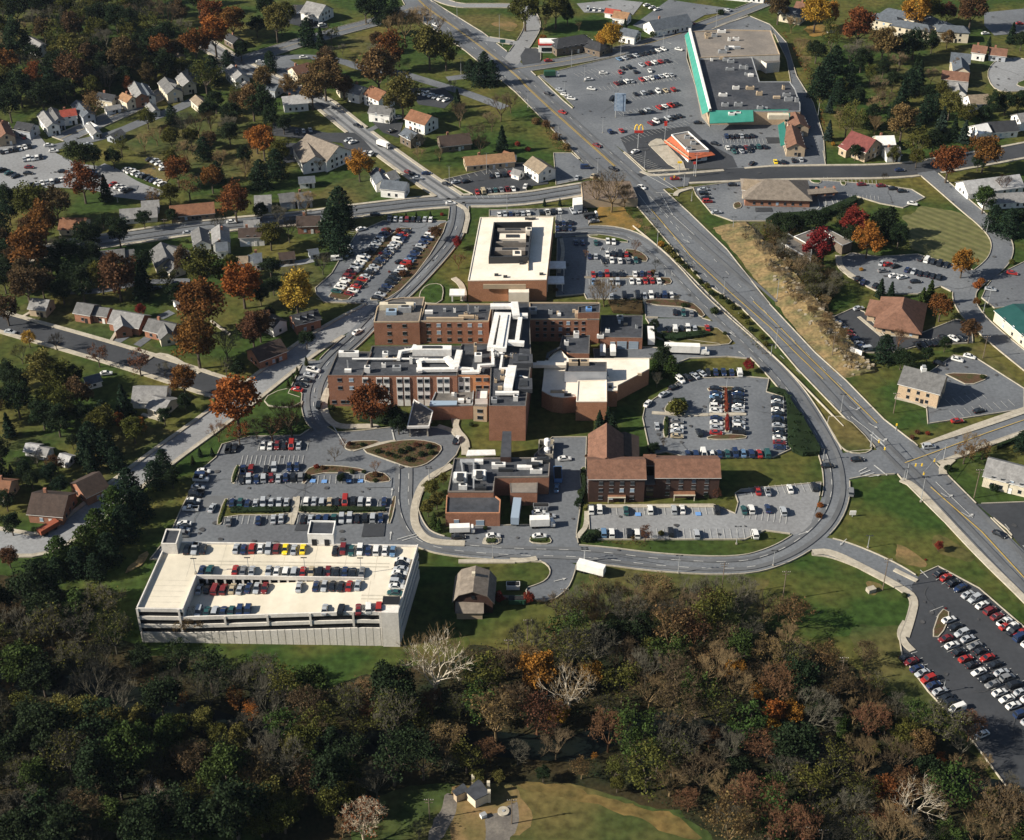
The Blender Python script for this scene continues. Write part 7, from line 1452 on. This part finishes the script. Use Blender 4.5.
# roof lights on the deck
for f,x,y in (('G1',395,325),('G1',715,320),('G2',212,320),('G2',548,322)):
    p=G(*fr(f,(x,y))[0],DH); t=thing('lamp_post','lamp post',(p.x,p.y,DH),None,'lamp post on the deck roof'); b=MB(); b.tube((0,0,0),(0,0,6),.12,.08,greym,6); b.box((0,0,0),(.6,.6,.9),conc); link('post',b.mesh('post'),t); b=MB(); b.box((0,0,5.95),(1.8,.3,.18),darkm); link('lamp_head',b.mesh('lamp_head'),t)
def wires(a,c,n,label,sp=.7):
    b=MB(); d=(c-a); s=Vector((-d.y,d.x,0)).normalized() if abs(d.x)+abs(d.y)>0 else Vector((1,0,0))
    for k in range(n):
        o_=s*(k-(n-1)/2)*sp; L=None
        for i in range(13):
            t=i/12; p=a+d*t+o_; p.z-=4*t*(1-t)*d.length*.02
            if L is not None: b.tube(L,p,.018,.018,darkm,3)
            L=p
    m_=(a+c)/2; thing('power_line','power line',(0,0,0),label,None,data=b.mesh('power_line'))
wires(UP_[0],UP_[1],4,'four sagging power lines crossing the dark woods at lower right'); wires(G(1100,700,9),UP_[8],3,'power lines running to the right edge past the white house'); wires(UP_[8],UP_[5],3,'power lines crossing the junction beside the highway'); wires(UP_[5],UP_[6],3,'power lines along the foot of the rocky bank'); wires(UP_[3],UP_[4],2,'thin power line over the lawn by the ring road')
def sign(f,x,y,w,h,z,m,label,ang=0,th=.3,posts=1):
    p=G(*fr(f,(x,y))[0]); t=thing('sign','sign',(p.x,p.y,0),label,rz=RAD(ang)); b=MB()
    for s_ in ((0,) if posts==1 else (-w*.38,w*.38)): b.tube((s_,0,0),(s_,0,z+.2),.16,.14,greym,8)
    link('post',b.mesh('post'),t); b=MB(); b.box((0,0,z),(w,th,h),m); link('panel',b.mesh('panel'),t); return t,z
t,z=sign('02',500,580,0.1,.1,.5,greym,'yellow double-arch sign on a tall pole by the restaurant lot'); b=MB(); Hs=8.5
link('mast',(lambda q:(q.tube((0,0,0),(0,0,Hs),.25,.18,greym,8),q.mesh('mast'))[1])(MB()),t)
for s_ in (-1,1):
    L=None
    for i in range(17):
        a=math.pi*i/16; p=Vector((s_*1.0+math.cos(a)*.95,0,Hs+1.0+math.sin(a)*2.7))
        if L is not None: b.tube(L,p,.22,.22,yellowp,6)
        L=p
link('arches',b.mesh('arches'),t); b=MB(); b.box((0,0,Hs-.5),(4.2,.5,1.1),redp); link('base_panel',b.mesh('base_panel'),t)
sign('02',428,455,5.5,9,3,mat('sign_blue_grey',(.12,.17,.25),(.22,.28,.36),scale=.9),'tall blue-grey pylon sign in the shopping lot',-10,.8,2)
sign('13',355,580,5,3,1.2,whitem,'low white sign at the top of the rocky bank',-40,.3,2); sign('S2',435,520,1.2,1.2,6,redp,'small red and white sign by the junction corner'); sign('S2',335,500,2,1,5,yellowp,'small yellow sign at the restaurant entrance')
sign('R1',240,790,.5,.9,2,yellowp,'yellow marker at the highway kerb'); sign('01',968,178,3,2,1.5,greenD,'green road sign on the grass below the loop'); sign('23',345,378,2,1.6,.8,whitem,'small white sign on the lawn edge by the drive')
sign('02',605,545,1.4,2.4,7,redp,'red flag-shaped sign on a pole above the restaurant')
# flag pole / signals
def signal(f,x1,y1,x2,y2,label):
    p=G(*fr(f,(x1,y1))[0]); q=G(*fr(f,(x2,y2))[0],6.2); t=thing('traffic_signal','traffic signal',(p.x,p.y,0),label); b=MB(); d=Vector((q.x-p.x,q.y-p.y,0)); b.tube((0,0,0),(0,0,7),.16,.12,greym,8); link('post',b.mesh('post'),t); b=MB(); b.tube((0,0,6.6),(d.x,d.y,6.9),.1,.07,greym,6); link('arm',b.mesh('arm'),t)
    for k in (.5,.95): b=MB(); b.box((d.x*k,d.y*k,5.7),(.4,.4,1.1),yellowp); link('signal_head',b.mesh('signal_head'),t)
signal('23',415,110,475,115,'yellow traffic signal on a post at the median tip'); signal('23',555,235,620,175,'yellow traffic signal on the lawn corner of the junction'); signal('23',700,160,620,215,'yellow traffic signal at the east corner of the junction'); signal('02',680,730,600,700,'traffic signal at the restaurant junction')
t=thing('barrier_median','median',G(*fr('23',(550,608))[0]),'short white concrete median with red marker in the lot entrance'); a,c=GF('23','508 588 598 632'); b=MB(); ribbon(b,[(a.x,a.y),(c.x,c.y)],1.4,0,.55,conc); part('kerb',b,t)
t=thing('sign_wall','wall',G(*fr('23',(430,670))[0]),'small pale stone wall on worn lawn by the entrance'); b=MB(); b.box((t.location.x-1,t.location.y,0),(2.6,1.8,1.4),conc,.4); part('stone',b,t)
t=thing('guard_rail','guard rail',G(*fr('12',(800,330))[0]),'long pale concrete edge rail between ring road and highway'); R_=smooth(xy(GF('12','480 65 560 130 640 200 740 318 860 428 1016 562'))+xy(GF('13','100 635 310 850')),False,2); b=MB(); ribbon(b,R_,.2,0,.8,conc); part('rail',b,t)
b=MB(); A_=GF('11','230 590 315 545')
# stone-lined ditch
patch('20','480 590 590 515 592 528 500 600',rockm,'ditch',1); patch('20','392 745 450 705 455 722 400 752',rockm,'ditch',1)
# ------------------------------------------------------------------ labels that single each thing out
LMK=[('parking deck',275,590),('hospital entrance canopy',418,428),('white-roofed annex',510,250),('brown office',650,480),('service building',490,490),('gambrel barn',474,590),('white box trailer',592,569),('pump house',480,790),
 ('tall white sycamore',437,665),('smaller white sycamore',570,690),('lower right sycamore',912,790),('orange tree in the woods',785,720),('dark lot entrance',905,590),('red sapling on the lawn',938,545),('big highway junction',905,460),('brick office',917,385),('hipped office',896,312),('striped field',945,230),
 ('modern office',815,240),('bank',775,193),('orange-roofed restaurant',688,150),('shopping center',745,90),('pylon sign',619,105),('corner shop',565,45),('grass loop island',490,20),('maroon-roofed house',862,145),('cul-de-sac',1005,75),('apartment blocks',920,30),('ranch house with white roof',992,180),
 ('upper highway bend',455,50),('large white hall',320,150),('long tan-roofed building',488,158),('white gabled house with tan roof',540,168),('slanted lot',385,255),('round yellow tree',295,293),('dormered brick house',305,318),('brick bungalow',160,328),('big rust tree by the street',235,412),('white ranch house',150,395),('long brown-roofed house',50,500),
 ('row of pines along the street',110,500),('townhouse row',65,115),('upper left parking lot',40,160),('grey ranch houses',110,250),('steep-gabled white houses',215,235),('olive tree by the street',48,375),('rust trees at the left edge',35,240),('lot above the deck',290,500),('planted drop-off island',400,455),('main east lot',730,410),('ivy bank',800,425),('north lot',620,280),
 ('rocky bank',810,290),('loading dock',625,345),('green-roofed warehouse',1010,325),('cream house at right edge',1010,470),('tan bush by the junction',970,455),('willows at lower left',90,720),('willows below the deck',200,735),('willow clump by the clearing',280,800),('clearing',620,800),('creek bend',560,750),('utility poles in the woods',838,660),('woods corner by the dark lot',985,730),('far left treetops',40,60),('rust trees above the houses',205,30),('lot right of the restaurant',735,140),('street junction by the hospital',450,200),('corner building by the highway',600,185),('pine by the long lot',335,225)]
def sector(dx,dy):
    a=math.degrees(math.atan2(-dy,dx))%360
    return ['right of','behind and right of','behind','behind and left of','left of','in front and left of','in front of','in front and right of'][int((a+22.5)//45)%8]
GR={}
for o_ in bpy.data.objects:
    if o_.get('label') and len(o_['label'].split())>16: o_['label']=o_['label'].replace('the left island row of the dark lot','the left island row')
for o,look in THINGS:
    x,y=proj(o.location+Vector((0,0,3))); n,lx,ly=min(LMK,key=lambda t:(t[1]-x)**2+((t[2]-y)*1.2)**2); d=math.hypot(x-lx,y-ly)
    GR.setdefault((look,n,sector(x-lx,y-ly)),[]).append((d,o))
GRP={}
def short(l):
    for a,b_ in (('in front and left of','front-left of'),('in front and right of','front-right of'),('behind and left of','behind-left of'),('behind and right of','behind-right of'),('rounded ',''),(' along the street',''),(' by the street',''),(' at the left edge','')):
        if len(l.split())>16: l=l.replace(a,b_)
    return l
for (look,n,s),L in GR.items():
    L.sort(key=lambda t:t[0])
    for i,(d,o) in enumerate(L):
        if len(L)==1: o['label']='%s %s the %s'%(look,s,n)
        else: o['label']='%s %s %s the %s'%('nearest' if i==0 else ordn(i+1)+' nearest',look,s,n)
        o['label']=short(o['label'])
        if 'group' not in o: GRP.setdefault(look,[]).append(o)
for look,L in GRP.items():
    if len(L)>1:
        for o in L: o['group']=look+'s'
# duplicate top-level labels get a closing detail
seen={}
for o in list(bpy.data.objects):
    if o.parent is None and 'label' in o:
        l=o['label']
        if l in seen: print('DUP',l)
        seen[l]=o
# ------------------------------------------------------------------ light, sky, camera
AZ=13.0; EL=31.0
sd=Vector((-math.cos(RAD(AZ))*math.cos(RAD(EL)),-math.sin(RAD(AZ))*math.cos(RAD(EL)),math.sin(RAD(EL))))
sun=bpy.data.lights.new('sun','SUN'); sun.energy=5.0; sun.angle=RAD(.5); sun.color=(1,.92,.79)
so_=bpy.data.objects.new('sun',sun); COL.objects.link(so_); so_.rotation_euler=(-sd).to_track_quat('-Z','Y').to_euler()
w=bpy.data.worlds.new('World'); SC.world=w; w.use_nodes=True; nt=w.node_tree; bg=nt.nodes['Background']; sk=nt.nodes.new('ShaderNodeTexSky'); sk.sky_type='NISHITA'; sk.sun_disc=False
sk.sun_elevation=RAD(EL); sk.sun_rotation=math.atan2(sd.x,sd.y)%(2*math.pi); nt.links.new(sk.outputs[0],bg.inputs[0]); bg.inputs[1].default_value=.05
hb=MB(); hb.prism([(-1200,-250),(1200,-250),(1200,1900),(-1200,1900)],-1,310,white,None,True); hz=link('haze',hb.mesh('haze')); hz['kind']='stuff'
hz.data.materials.clear(); hm=bpy.data.materials.new('haze'); hm.use_nodes=True; hn=hm.node_tree.nodes; hn.clear(); ho_=hn.new('ShaderNodeOutputMaterial'); hv=hn.new('ShaderNodeVolumePrincipled'); hv.inputs['Density'].default_value=.00002; hv.inputs['Color'].default_value=(.62,.78,1,1); hv.inputs['Anisotropy'].default_value=.3
hm.node_tree.links.new(hv.outputs[0],ho_.inputs['Volume']); hz.data.materials.append(hm)
cam=bpy.data.cameras.new('camera'); co_=bpy.data.objects.new('camera',cam); COL.objects.link(co_); co_.location=(0,0,CH); co_.rotation_euler=(RAD(90)-PIT,0,0)
cam.sensor_width=36; cam.sensor_fit='HORIZONTAL'; cam.lens=FPX/1024*36; cam.clip_start=1; cam.clip_end=8000; SC.camera=co_
SC.view_settings.view_transform='Standard'; SC.view_settings.look='None'; SC.view_settings.exposure=.9; SC.view_settings.gamma=1
print('trees',NT[0],'cars',len(CARS),'objects',len(bpy.data.objects),'layers',LAY[0])
